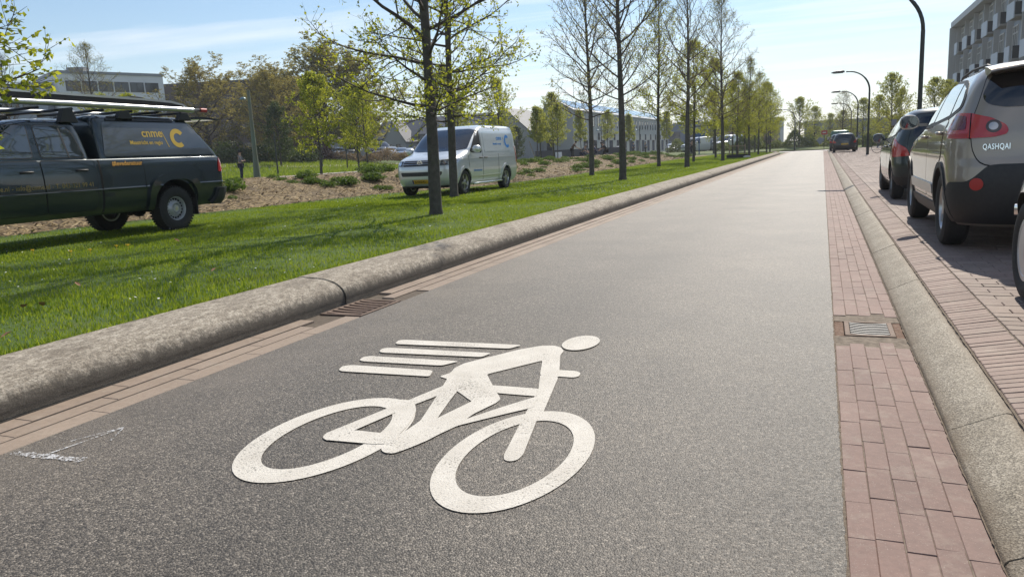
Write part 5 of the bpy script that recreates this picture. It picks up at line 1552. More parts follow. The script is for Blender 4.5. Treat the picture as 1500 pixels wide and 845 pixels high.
G1 = 'street trees in the row along the rounded kerb'
G2 = 'street trees in the back row of the lawn'
zt = lambda x, y: terrain(x, y) - .02
tree('street_tree', 'near1', -6.47, 12.08, zt(-6.47, 12.08), 'nearest street tree, its dark trunk in front of the silver van bonnet', rz=2.2, group=G1)
tree('street_tree', 'near2', -8.87, 17.8, zt(-8.87, 17.8), 'slightly leaning street tree just behind the nearest trunk, close to the van door', rz=.6, group=G2)
tree('street_tree', 'near2', -9.0, 4.75, zt(-9, 4), 'tree beyond the left edge whose leafy twigs hang in at the top left corner', rz=4.0, group=G2)
tree('street_tree', 'bare1', -6.17, 24.8, zt(-6, 25), 'tall bare street tree with spreading limbs, second trunk of the kerb row', rz=1.0, group=G1)
tree('street_tree', 'bare2', -8.97, 30.8, zt(-9, 31), 'thin budding street tree left of the second kerb row trunk, behind the van', rz=.2, group=G2)
tree('street_tree', 'bare1', -6.08, 37.8, zt(-6, 38), 'bare street tree, third trunk of the kerb row', rz=3.3, sc=.98, group=G1)
tree('street_tree', 'row1', -8.2, 41.5, zt(-8, 42), 'leafy street tree between the second and third trunks of the kerb row', rz=2, group=G2)
tree('street_tree', 'bare2', -5.8, 49.1, zt(-6, 49), 'fine twigged street tree, fourth trunk of the kerb row', rz=5, sc=1.04, group=G1)
tree('street_tree', 'row2', -7.73, 50.5, zt(-8, 50), 'low bright green street tree right behind the third trunk of the kerb row', rz=1, group=G2)
tree('street_tree', 'row2', -7.9, 62.5, zt(-8, 62), 'bright green street tree between the third and fourth trunks of the kerb row', rz=4, group=G2)
tree('street_tree', 'row2', -5.75, 58.0, zt(-6, 58), 'small street tree held by a low wooden stake frame', rz=2, sc=.8, group=G1)
tree('street_tree', 'row1', -5.05, 59.5, zt(-5, 59), 'leaning street tree just right of the staked one', rz=3, sc=.80, group=G1)
for i, (x, y, k, lb) in enumerate([(-7.6, 72, 'row2', 'green street tree left of the staked tree, far along the back row'), (-5.0, 68, 'row1', 'street tree with tall twiggy top, two trunks right of the staked tree'), (-7.2, 80, 'row2', 'green street tree deep in the back row, seen between the far trunks'),
        (-4.9, 76, 'row2', 'second last street tree of the kerb row, bright green'), (-7.0, 89, 'row2', 'farthest street tree of the back row before the cross street'), (-5.0, 83, 'row1', 'last street tree of the kerb row, at the lawn tip')]):
    tree('street_tree', k, x, y, zt(x, y) if y < 84 else .02, lb, rz=i * 1.3, sc=.76 if k == 'row1' else .86, group=G1 if x > -6 else G2)
# ring and stakes round the young tree
sx_, sy_ = -5.75, 58.0
t = empty('tree_stake_frame', (sx_, sy_, zt(sx_, sy_))); tag(t, 'wooden stake frame with a black rubber ring round a young tree', 'tree support')
mb = MB(); mb.lathe([(.75, 0), (.78, 0), (.78, .28), (.75, .28)], 28, closed=True); mb.build('ring', RUBBER, t, auto=40)
for dx, dy in ((-.55, -.2), (.55, -.2), (0, .55)):
    mb = MB(); mb.tube([(dx, dy, 0), (dx, dy, 1.0)], .035, 8); mb.build('stake', M('peeled_wood', (.30, .22, .14), .8), t)
mb = MB(); mb.bar((-.58, -.2, .88), (.58, -.2, .88), .03, .07); mb.build('cross_rail', M('peeled_wood', (.30, .22, .14), .8), t)

# trees beyond the bank
BG = 'young trees along the far path'
def T2(name, key, x, y, lb, sc=1., group=None, szc=1., z=None): return tree(name, key, x, y, (terrain(x, y) if x < -4 else .1) - .03 if z is None else z, lb, sc, group=group, szc=szc)
T2('lime_tree', 'lime1', -27.0, 36.8, 'dense yellow green tree beside the green lamp post', .88, BG)
T2('lime_tree', 'lime1', -29.8, 45.0, 'yellow green tree just left of the dense one by the green lamp post', .90, BG)
T2('lime_tree', 'lime2', -26.0, 40.2, 'bright green tree right of the dense one by the green lamp post', .72, BG)
T2('lime_tree', 'lime2', -32.5, 64, 'tall airy green tree above the stroller pusher', 1.22, BG)
T2('lime_tree', 'lime1', -31.5, 64.5, 'short bright green tree right of the stroller pusher', .95, BG)
T2('lime_tree', 'fresh', -27.2, 64, 'loose green tree behind the van roof, seen left of the nearest trunk', .82, BG)
T2('lime_tree', 'fresh', -24.8, 72, 'loose pale tree behind the van roof, right of the second trunk', .72, BG)
T2('young_tree', 'young1', -23.0, 62.5, 'slim young tree right behind the van tail, left of two', .86, BG)
T2('young_tree', 'young2', -23.4, 64.5, 'slim young tree right behind the van tail, right of two', .80, BG)
T2('young_tree', 'young2', -21.6, 64, 'young tree in front of the stepped house gable, left of the digging man', .86, BG)
T2('young_tree', 'young1', -25.0, 82, 'young tree against the pale house wall above the digging man', .95, BG)
T2('young_tree', 'young2', -24.0, 90, 'young tree against the pale house between two front trunks', .95, BG)
T2('young_tree', 'young1', -21.6, 91, 'young tree beside a street lamp in front of the pale house', .9, BG)
T2('young_tree', 'young1', -21.0, 112, 'thin young tree at the right part of the pale house', 1.1, BG)
T2('young_tree', 'young2', -16.5, 104, 'young tree right of the pale house end', 1.1, BG)
T2('lime_tree', 'fresh', -12.5, 97, 'spreading olive green tree between the lawn rows, far back', .8, BG)
T2('lime_tree', 'fresh', -9.5, 108, 'pale green tree at the far end behind the lawn rows', .8, BG)
T2('shrub', 'dark', -33.5, 84, 'round light green shrub left of the silver van', .5, None, 1.1)
for i, (x, y, k, s, lb) in enumerate([(-64, 67, 'plane2', .66, 'big rusty brown twiggy tree behind the dark truck, left of the group'), (-62, 76, 'plane2', .68, 'big rusty tree in front of the dark brick block'), (-57.5, 80, 'plane1', .76, 'largest olive tree crown in the tall tree group'),
        (-53, 80, 'plane1', .68, 'olive tree at the right end of the tall tree group'), (-54.5, 67, 'plane2', .58, 'rusty brown tree behind the green lamp post'), (-47, 58, 'dark', .72, 'dark green bushy tree behind the truck canopy hatch')]):
    T2('plane_tree' if 'plane' in k else 'bushy_tree', k, x, y, lb, s, 'tall trees behind the car park', 1.7 if 'plane' in k else 1.)
T2('birch_tree', 'bare2', -52, 43, 'upright pale tree above the roof rack, in front of the white office', 1.0, None, 1.15)
T2('birch_tree', 'row1', -48.5, 30.0, 'upright green tree at the far left above the truck cab', .95, None, 1.1)
T2('bare_tree', 'bare_big', -56, 39, 'leafless branching tree in front of the office windows', .72)
T2('bushy_tree', 'lime1', -44, 39, 'low yellow green tree behind the ladder end', .85)
T2('bushy_tree', 'lime2', -40, 33.5, 'yellow green tree behind the canopy hatch of the truck', .72)
# trees at the end of the road and on the right
EG = 'trees at the end of the road'
for i, (x, y, k, s, lb) in enumerate([(-2.8, 106, 'fresh', .72, 'conical pale green tree at the end of the road, left of the red sign'), (-1.0, 110, 'fresh', .60, 'narrower hazy tree left of the empty road end'), (-7, 112, 'fresh', .72, 'hazy green tree behind the last kerb row trunk'), (1.0, 120, 'fresh', .52, 'slim hazy tree exactly at the road end'),
        (1.9, 86, 'bare2', .62, 'bare white twigged tree above the far parked cars'), (4.4, 100, 'fresh', .62, 'green tree just right of the farthest lamp posts'), (5.6, 92, 'fresh', .60, 'green tree behind the nearest far lamp post'), (2.6, 118, 'fresh', .55, 'small hazy tree behind the red sign')]):
    T2('far_tree', k, x, y, lb, s, EG, 1.25)
for i, (x, y, k, s, lb) in enumerate([(5.3, 72, 'fresh', .68, 'leafy tree above the dark hatchback roof'), (10.2, 78, 'fresh', .62, 'leafy tree left of the apartment block corner'), (8.6, 73, 'fresh', .62, 'tree right behind the tall near lamp post'), (7.2, 86, 'fresh', .62, 'paler tree left of the tall near lamp post')]):
    T2('roadside_tree', k, x, y, lb, s, 'trees beside the parking row', z=.1)

# hedges and undergrowth too dense to count
def hedge(name, seed, boxes, n, leafm, sz, label, cat):
    b = TB(seed); r = b.r
    tot = sum(w * h for (_, _, _, w, _, h) in boxes)
    for (x, y, z, w, d, h) in boxes:
        for k in range(int(n * w * h / tot)):
            u = r.random(); px, py = x + (u - .5) * w, y + (r.random() - .5) * d
            top = h * (.62 + .25 * math.sin(px * 1.1 + seed) + .18 * math.sin(px * 2.9 + y))
            pz = z + top * (1 - r.random() ** 1.6)
            b.leaf(Vector((px, py, pz)), sz)
    o = np_mesh(name, [tuple(v) for v in b.LV], b.LF, leafm); tag(o, label, cat, kind='stuff')
hedge('undergrowth', 5, [(-1, 106, .1, 24, 6, 2.3), (9, 100, .1, 9, 6, 2.6), (-16, 118, .1, 12, 4, 2.2)], 42000, leafmat('bramble_leaf', (.06, .09, .025), (.13, .16, .05), .4), .20, 'brambly undergrowth along the end of the road', 'undergrowth')
hedge('dry_reeds', 6, [(-46.5, 72, 1.2, 16, 2, 1.3)], 9000, leafmat('dry_stem', (.19, .13, .10), (.28, .21, .16), .3), .16, 'band of dry brown stems in front of the car park', 'dry weeds')
hedge('undergrowth', 9, [(-57, 64, 1.5, 18, 4, 2.4)], 16000, LEAF_F, .22, 'dark green undergrowth below the tall trees', 'undergrowth')
o = None
b = TB(91)
for k in range(7000):
    a, q = b.r.uniform(0, 2 * PI), b.r.random() ** .5
    p = Vector((-53.5 + 3.6 * q * math.cos(a), 71 + 1.6 * q * math.sin(a), 1.6 + 2.9 * (1 - q ** 2) * b.r.random()))
    b.leaf(p, .2)
o = np_mesh('brush_pile', [tuple(v) for v in b.LV], b.LF, leafmat('dead_twig', (.10, .055, .045), (.17, .10, .08), .2)); tag(o, 'reddish brown heap of brushwood beside the orange van', 'brush pile')

# rough grass along the verge of the car park
def meadow(r, n):
    x = -36 - 14 * r.random(n); y = 30 + 42 * r.random(n)
    return x, y, np.array([terrain(a, c) for a, c in zip(x, y)])
o = blades('meadow_grass', 26000, meadow, .12, .32, .02, GRASS, 21); tag(o, 'rough grass beside the far paths', 'grass', kind='stuff')

# plants on the mulch bank, each its own
def plant_mesh(seed, n, R0, h, sz):
    b = TB(seed); r = b.r
    for k in range(n):
        a = r.uniform(0, 2 * PI); q = r.random() ** .6
        tip = Vector((math.cos(a) * R0 * q, math.sin(a) * R0 * q, h * (1 - .55 * q * q) * r.uniform(.5, 1.1)))
        s0 = Vector((tip.x * .2, tip.y * .2, 0))
        if k % 3 == 0: b.tube([s0, s0.lerp(tip, .5) + Vector((0, 0, h * .12)), tip], [.006, .004, .002], 3)
        b.leaf(tip, sz); b.leaf(s0.lerp(tip, r.uniform(.5, 1)), sz)
    V = [tuple(v) for v in b.V] + [tuple(v) for v in b.LV]; nb = len(b.V)
    F = b.F + [tuple(i + nb for i in f) for f in b.LF]
    o = np_mesh('bank_plant', V, F, PLANT); me = o.data; bpy.data.objects.remove(o); return me
PLANT = leafmat('bank_leaf', (.045, .10, .012), (.12, .19, .035), .4)
PM = [plant_mesh(1, 330, .45, .40, .075), plant_mesh(2, 230, .38, .28, .065), plant_mesh(3, 120, .28, .18, .06)]
# the ones that can be told apart, then smaller scattered ones in one group
spots = [(340, 283, 0, 1.3, 'bushy bright green plant on the mulch right of the truck bumper'), (345, 270, 1, 1., 'low plant on the bank in front of the standing man'), (398, 264, 1, .8, 'small plant at the top of the bank right of the green lamp post'), (450, 264, 0, 1.1, 'broad green clump on the bank, left of the middle group'),
         (457, 272, 0, .9, 'dark green clump below the broad one on the bank'), (497, 254, 0, 1.2, 'leafy clump on top of the bank, left of the stroller pusher'), (510, 274, 0, 1.1, 'round dark green clump in the middle of the mulch'), (545, 258, 0, 1.3, 'big leafy clump below the stroller pusher'), (548, 267, 0, 1., 'dark clump under the big one below the stroller pusher'), (482, 276, 1, 1., 'small clump low on the mulch, middle'), (590, 262, 1, .9, 'small clump beside the van headlight'), (570, 281, 1, .8, 'tiny plant where mulch meets lawn, left of the van wheel')]
for (px_, py_, k, s, lb), (x, y) in zip(spots, [(-15.4, 16.7), (-16.9, 18.6), (-17.1, 20.6), (-16.1, 21.1), (-15.1, 20.0), (-15.9, 24.5), (-14.3, 20.9), (-14.9, 23.3), (-14.1, 22.1), (-14.5, 20.1), (-13.6, 23.2), (-13.1, 21.3)]):
    o = bpy.data.objects.new('bank_plant', PM[k]); C.objects.link(o); o.location = (x, y, terrain(x, y) + .02); o.scale = (s * .8, s * .8, s * .72); o.rotation_euler = (0, 0, rng.uniform(0, 6))
    tag(o, lb, 'plant', 'plants on the mulch bank')
pr_ = random.Random(19)
for i in range(210):
    y = 14 + 58 * pr_.random() ** 1.1; e = lawn_edge(y)
    x = e - .4 - 4.6 * pr_.random()
    if y < 24 and pr_.random() < .6: continue
    o = bpy.data.objects.new('bank_plant', PM[pr_.randrange(3)]); C.objects.link(o); o.location = (x, y, terrain(x, y) + .02); s = pr_.uniform(.45, 1.1); o.scale = (s, s, s * .8); o.rotation_euler = (0, 0, pr_.uniform(0, 6))
    tag(o, 'small green plant scattered on the brown mulch bank', 'plant', 'scattered plants on the mulch bank')

# ================================================================== BUILDINGS
BR_DK = M('dark_brick', (.060, .048, .044), .85, var=(.6, (.085, .068, .06)), bmp=(30, .2, .01))
WHITEP = M('pale_cladding', (.66, .67, .69), .6, var=(.4, (.60, .61, .63)))
GREYP = M('grey_render', (.27, .28, .295), .85, var=(.5, (.31, .315, .325)))
PALEW = M('light_grey_brick', (.33, .33, .33), .85, var=(.5, (.37, .37, .365)))
SLATE = M('slate_roof', (.075, .083, .10), .6, var=(1.2, (.10, .11, .125)))
FRAMEW = M('white_frame', (.60, .60, .58), .5)
FRAMED = M('dark_frame', (.03, .032, .035), .5)
GLASSB = M('window_glass', (.03, .036, .042), .05, spec=.7)
SOLAR = M('solar_panel', (.10, .13, .19), .12, .3, coat=1.)
CONCD = M('grey_panel', (.33, .37, .42), .8, var=(.8, (.29, .325, .37)))

def basis(p0, p1):
    d = Vector((p1[0] - p0[0], p1[1] - p0[1], 0)); L = d.length; d.normalize()
    return d, Vector((d.y, -d.x, 0)), L      # along, outward (right of travel), length

def window(parent, p0, d, n, s, z, w, h, frame=FRAMED, bars=0, depth=.08, rail=None):
    """a window on the wall from p0 along d, outward n; s along, z sill height"""
    f = lambda a, b, c: Vector(p0) + d * a + n * c + Vector((0, 0, b))
    mb = MB(); t = .07
    for (a0, a1, b0, b1) in ((s, s + w, z, z + t), (s, s + w, z + h - t, z + h), (s, s + t, z + t, z + h - t), (s + w - t, s + w, z + t, z + h - t)):
        mb.prism([(a0, b0), (a1, b0), (a1, b1), (a0, b1)], lambda a, b: f(a, b, -.02), lambda a, b: f(a, b, depth))
    for k in range(bars):
        a = s + w * (k + 1) / (bars + 1)
        mb.prism([(a - .03, z + t), (a + .03, z + t), (a + .03, z + h - t), (a - .03, z + h - t)], lambda a_, b: f(a_, b, -.01), lambda a_, b: f(a_, b, depth - .01))
    if rail: mb.prism([(s + t, z + h * rail - .03), (s + w - t, z + h * rail - .03), (s + w - t, z + h * rail + .03), (s + t, z + h * rail + .03)], lambda a_, b: f(a_, b, -.01), lambda a_, b: f(a_, b, depth - .012))
    o = mb.build('window', frame, parent)
    mb = MB(); mb.prism([(s + t * .5, z + t * .5), (s + w - t * .5, z + t * .5), (s + w - t * .5, z + h - t * .5), (s + t * .5, z + h - t * .5)], lambda a, b: f(a, b, -.03), lambda a, b: f(a, b, .02))
    mb.build('pane', GLASSB, o)
    return o

def block(parent, name, p0, d, n, L, dep, z0, z1, mat):
    mb = MB(); q = [Vector(p0), Vector(p0) + d * L, Vector(p0) + d * L - n * dep, Vector(p0) - n * dep]
    mb.add([(p.x, p.y, z0) for p in q] + [(p.x, p.y, z1) for p in q], [(0, 1, 2, 3), (4, 5, 6, 7), (0, 1, 5, 4), (1, 2, 6, 5), (2, 3, 7, 6), (3, 0, 4, 7)])
    return mb.build(name, mat, parent)

# white office far left
p0, p1 = (-90.5, 70, 0), (-85.2, 82, 0)
d, n, L = basis(p0, p1)
t = empty('office_building', (0, 0, 0)); tag(t, 'long white office block with one dark window band behind the truck rack', 'building')
t.location = (-88, 78, 1.6)
def rel(t): return lambda o: setattr(o, 'location', -t.location)
def settle(t):
    for ch in t.children: ch.location = ch.location - t.location
block(t, 'wall', p0, d, n, L, 12, 1.2, 14.2, WHITEP)
block(t, 'roof_edge', Vector(p0) + n * .15 - d * .15, d, n, L + .3, 12.3, 14.2, 14.55, M('grey_coping', (.25, .26, .28), .6))
mb = MB(); mb.box((-91.5, 74, 14.9), (2.2, 1.6, .7), rz=.4); mb.build('roof_vent', M('grey_coping', (.25, .26, .28), .6), t)
for k in range(6): window(t, p0, d, n, .9 + k * 1.95, 12.0, 1.75, 1.3, FRAMED, 1, .05)
for k in range(6): window(t, p0, d, n, .9 + k * 1.95, 7.8, 1.75, 1.55, FRAMED, 1, .05)
settle(t)
# its wing behind the tree at the far left
t = empty('office_building', (-100, 68, 1.6)); tag(t, 'lower grey office wing at the far left behind the upright green tree', 'building')
d2, n2, L2 = basis((-112, 62, 0), (-91.5, 70, 0))
block(t, 'wall', (-112, 62, 0), d2, n2, L2 - 1, 10, 1.2, 13.2, M('blue_grey_cladding', (.24, .27, .32), .6))
for k in range(8): window(t, (-112, 62, 0), d2, n2, 1 + k * 2.4, 9.6, 1.9, 1.5, FRAMED, 1, .05)
settle(t)
# dark brick block behind the big trees
t = empty('brick_block', (-80, 96, 1.6)); tag(t, 'dark brown brick block behind the tall rusty trees', 'building')
d, n, L = basis((-97, 92, 0), (-76, 99, 0))
block(t, 'wall', (-97, 92, 0), d, n, L, 14, 1.2, 14.4, BR_DK)
block(t, 'roof_edge', Vector((-97, 92, 0)) + n * .12 - d * .12, d, n, L + .24, 14.2, 14.4, 14.7, FRAMED)
for r_ in range(3):
    for k in range(7): window(t, (-97, 92, 0), d, n, 1.2 + k * 2.9, 3.2 + r_ * 3.6, 1.5, 1.9, FRAMED, 1, .05)
settle(t)

def gable_house(name, label, x0, x1, y0, y1, zb, ze, zr, ridge='y', wall=GREYP, roof=SLATE, wins=(), cat='house', rx=.5, chim=None, roofw=()):
    """ridge runs along y (gable faces the camera) or along x"""
    t = empty(name, ((x0 + x1) / 2, (y0 + y1) / 2, zb)); tag(t, label, cat, 'houses beyond the far street')
    xm = lerp(x0, x1, rx)
    mb = MB()
    if ridge == 'y':
        poly = [(x0, zb - .5), (x1, zb - .5), (x1, ze), (xm, zr), (x0, ze)]
        mb.prism(poly, lambda a, b: (a, y0, b), lambda a, b: (a, y1, b)); mb.build('wall', wall, t)
        mb = MB()
        for xe in (x0, x1):
            s = -1 if xe < xm else 1; sl = (zr - ze) / (xm - xe); e = .25 * s
            A = (xe + e, ze + sl * -(-e) if False else ze + sl * (-e) * -1 if False else ze + sl * (e) * 1)
            pts = [(xm, zr + .01), (xe + e, ze + sl * e), (xe + e, ze + sl * e + .16), (xm, zr + .19)]
            mb.prism(pts, lambda a, b: (a, y0 - .2, b), lambda a, b: (a, y1 + .2, b))
        rf = mb.build('roof', roof, t)
    else:
        ym = (y0 + y1) / 2
        poly = [(y0, zb - .5), (y1, zb - .5), (y1, ze), (ym, zr), (y0, ze)]
        mb.prism(poly, lambda a, b: (x0, a, b), lambda a, b: (x1, a, b)); mb.build('wall', wall, t)
        mb = MB()
        for ye in (y0, y1):
            s = -1 if ye < ym else 1; sl = (zr - ze) / (ym - ye); e = .25 * s
            mb.prism([(ym, zr + .01), (ye + e, ze + sl * e), (ye + e, ze + sl * e + .16), (ym, zr + .19)], lambda a, b: (x0 - .2, a, b), lambda a, b: (x1 + .2, a, b))
        rf = mb.build('roof', roof, t)
    for (face, s, z, w, h) in wins:
        if face == 'f': window(t, (x0, y0, 0), Vector((1, 0, 0)), Vector((0, -1, 0)), s, z, w, h, FRAMED, 0, .05)
        else: window(t, (x1, y0, 0), Vector((0, 1, 0)), Vector((1, 0, 0)), s, z, w, h, FRAMED, 0, .05)
    if chim:
        mb = MB(); mb.box((chim[0], chim[1], zr + .2), (.6, .6, 1.6)); mb.build('chimney', wall, rf)
    for ch in list(t.children): ch.location = ch.location - t.location
    return t
gable_house('terraced_house', 'grey house with a raised box dormer like a small tower above its slate roof', -74, -66, 100, 109, 1.6, 4.8, 8.0, 'x', wins=[('f', 2, 2.6, .9, 1.3), ('f', 5, 2.6, .9, 1.3)])
mb = MB(); mb.box((-70.3, 101.5, 7.3), (2.1, 2.2, 2.7)); mb.box((-70.3, 101.5, 8.72), (2.5, 2.6, .16))
o = mb.build('roof_box', GREYP); tag(o, 'boxy grey roof structure rising like a tower over the slate roof', 'roof structure')
gable_house('terraced_house', 'grey house with a small steep gable, partly behind the short green tree', -66, -58.5, 104, 112, 1.5, 4.6, 7.3, 'x', wins=[('f', 4.4, 2.4, .7, 1.5), ('f', 5.8, 2.4, .7, 1.5)])
gable_house('terraced_house', 'narrow front gable joined to the grey house left of the van', -62.6, -58.6, 101.5, 105, 1.5, 4.1, 6.9, 'y', wins=[('f', 1.0, 2.2, .7, 1.4), ('f', 2.4, 2.2, .7, 1.4)])
gable_house('terraced_house', 'slate roofed house directly above the van roof', -58.0, -47.5, 105, 114, 1.2, 5.0, 7.6, 'x', wins=[('f', 2, 2.6, .9, 1.4), ('f', 5, 2.6, .9, 1.4), ('f', 8, 2.6, .9, 1.4)])
gable_house('terraced_house', 'house with a dark gable right of the second trunk, behind the van tail', -47.5, -39.5, 104, 114, 1.0, 4.6, 7.8, 'y', wins=[('f', 1.2, 2.2, 1., 1.4), ('f', 4.6, 2.2, 1., 1.4), ('f', 3.4, 5.2, .9, 1.1)], rx=.55)
gable_house('terraced_house', 'small white dormered house between dark gable and big pale gable', -45.5, -40.2, 126, 134, .8, 4.6, 7.2, 'x', wall=M('white_render', (.50, .50, .50), .8), wins=[('f', 1, 2.0, .8, 1.3), ('f', 3.2, 2.0, .8, 1.3), ('f', 3.0, 4.0, 1.2, 1.1)])
gable_house('terraced_house', 'far small house with low roof just left of the big pale gable', -40.0, -36.9, 127, 133, .8, 4.3, 6.4, 'x', wall=M('white_render', (.50, .50, .50), .8), wins=[('f', 1, 2.0, .8, 1.3)])
# long pale terrace with solar roof, parallel to the road
x0, x1, y0, y1, zb, ze, zr = -39.6, -34.6, 110., 186., .3, 7.35, 9.0
wn = []
for k in range(14):
    s = 3 + k * 5.2
    wn += [('r', s, 5.0, 1.0, 1.7), ('r', s + 2.4, 5.0, .9, 1.7), ('r', s + .1, 2.9, 1.0, 1.2), ('r', s + 2.2, .6, 2.2, 2.3)]
wn += [('f', 1.7, 4.6, .7, 1.3), ('f', .7, 1.4, .9, 1.8)]
tr_ = gable_house('terrace_row', 'long pale terrace with a gable end and solar panels on its roof', x0, x1, y0, y1, zb, ze, zr, 'y', PALEW, M('zinc_roof', (.16, .175, .20), .4, .4), wn, rx=.40, cat='house row')
xm = lerp(x0, x1, .40); sl = (zr - ze) / (xm - x1)
for k in range(12):
    mb = MB(); a0 = y0 + .9 + k * 6.2
    f = lambda u, v, h: (u - (x0 + x1) / 2, v - (y0 + y1) / 2, zr + sl * (u - xm) + .20 + h - zb)
    for r_ in range(2):
        for q in range(4):
            ua, ub = xm + .25 + r_ * 1.28, xm + .25 + r_ * 1.28 + 1.2; va = a0 + q * 1.42
            mb.add([f(ua, va, 0), f(ub, va, 0), f(ub, va + 1.36, 0), f(ua, va + 1.36, 0), f(ua, va, .05), f(ub, va, .05), f(ub, va + 1.36, .05), f(ua, va + 1.36, .05)], [(0, 1, 2, 3), (4, 5, 6, 7), (0, 1, 5, 4), (1, 2, 6, 5), (2, 3, 7, 6), (3, 0, 4, 7)])
    mb.build('solar_panels', SOLAR, tr_)
mb = MB(); mb.box((-29.6, 96, .75), (12, .3, 1.5)); o = mb.build('garden_wall', M('dark_wall', (.055, .057, .065), .8)); tag(o, 'low dark grey garden wall behind the digging man', 'wall')
mb = MB(); mb.box((0, 0, .45), (.85, .06, .75)); 
t = empty('notice_board', (-31.0, 92, .4)); tag(t, 'white square notice board on posts left of the digging man', 'sign')
mb.build('panel', M('sign_white', (.62, .64, .66), .5), t)
for sx in (-.35, .35):
    mb = MB(); mb.box((sx, .05, .1), (.07, .06, 1.2)); mb.build('post', FRAMED, t)
# hazy industrial buildings behind everything at the end
def shed(label, x0, x1, y, dep, h, mat, bays, zb=.0):
    t = empty('industrial_hall', ((x0 + x1) / 2, y, zb)); tag(t, label, 'building')
    L = x1 - x0
    mb = MB(); mb.box((0, dep / 2, h / 2), (L, dep, h)); mb.build('wall', mat, t)
    mb = MB(); mb.box((0, dep / 2, h + .15), (L + .4, dep + .4, .3)); mb.build('roof', M('grey_coping', (.25, .26, .28), .6), t)
    n_ = bays
    for k in range(n_):
        mb = MB(); w = L / n_ * .6; mb.box((-L / 2 + (k + .5) * L / n_, -.04, h * .55), (w, .06, h * .35)); mb.build('window', GLASSB, t)
    return t
shed('long blue grey hall seen between the lawn trees', -58, -10, 205, 20, 7, M('blue_hall', (.10, .14, .21), .6, var=(.15, (.13, .16, .22))), 10)
shed('low brick red hall at the end between the trunks', -22, -9, 168, 10, 4.2, M('brick_red', (.20, .11, .09), .8), 5)
shed('blue grey hall behind the trees at the road end', -4, 26, 190, 20, 5.2, M('blue_hall2', (.15, .18, .23), .6), 7)
shed('long low grey building right of the road end', 22, 60, 150, 16, 9, M('grey_hall', (.17, .18, .19), .7), 8)

# apartment block on the right
t = empty('apartment_block', (17, 66, .1)); tag(t, 'grey four storey apartment block with jutting balconies above the SUV', 'building')
AX, AY0, AY1, SH, NF = 11.9, 34.0, 88.0, 2.78, 4
H_ = SH * NF + .1
mb = MB(); mb.box((AX + 5.2 - 17, (AY0 + AY1) / 2 - 66, H_ / 2), (9.6, AY1 - AY0, H_)); mb.build('wall', CONCD, t)
mb = MB(); mb.box((AX + 4.9 - 17, (AY0 + AY1) / 2 - 66, H_ + .27), (10.7, AY1 - AY0 + .3, .52)); mb.build('roof_edge', M('pale_fascia', (.42, .43, .44), .6), t)
mb = MB(); mb.box((AX + .25 - 17, AY1 + .08 - 66, H_ / 2), (.34, .2, H_)); mb.build('corner_trim', M('pale_fascia', (.42, .43, .44), .6), t)
bay = 4.5; nb = int((AY1 - AY0) / bay)
# everything on the facade: s runs from the far corner towards the camera
pf = (AX + .4 - 17, AY1 - 66, 0); dv, nv = Vector((0, -1, 0)), Vector((-1, 0, 0))
fl_ = lambda a, b, c: Vector(pf) + dv * a + nv * c + Vector((0, 0, b))
def slab(nm, a0, a1, b0, b1, c0, c1, mat):
    mb = MB(); mb.prism([(a0, b0), (a1, b0), (a1, b1), (a0, b1)], lambda a, b: fl_(a, b, c0), lambda a, b: fl_(a, b, c1)); return mb.build(nm, mat, t)
slab('end_fin', -.12, .3, 0, H_ - .02, -.01, .95, M('pier_grey', (.42, .42, .41), .7))
for k in range(nb - 1):
    s = k * bay + .5
    slab('pilaster', s + .02, s + .22, .0, H_ - .02, -.01, .40, M('pier_grey', (.30, .30, .30), .7))
    for f_ in range(NF):
        z = f_ * SH + .1
        window(t, pf, dv, nv, s + .34, z + .95, 1.55, 1.6, FRAMEW, 2, .07, .68)
        slab('spandrel', s + .30, s + 1.95, z + .1, z + .93, -.01, .06, M('spandrel_blue', (.36, .39, .43), .6))
        window(t, pf, dv, nv, s + 2.9, z + .15, 1.25, 2.3, FRAMEW, 1, .06, .7)
        flip = (f_ + k) % 2
        b0_, b1_ = (s + 2.25, s + 4.45)
        slab('balcony', b0_, b1_, z - .04, z + .1, .0, .8, M('balcony_slab', (.28, .275, .26), .8))
        slab('balcony_panel', b0_, b0_ + (1.5 if flip else 2.2), z - .10, z + .98, .8, .86, M('panel_light', (.46, .51, .57), .6))
        slab('balcony_side', b1_ - .05, b1_, z + .1, z + .9, .0, .79, FRAMED)

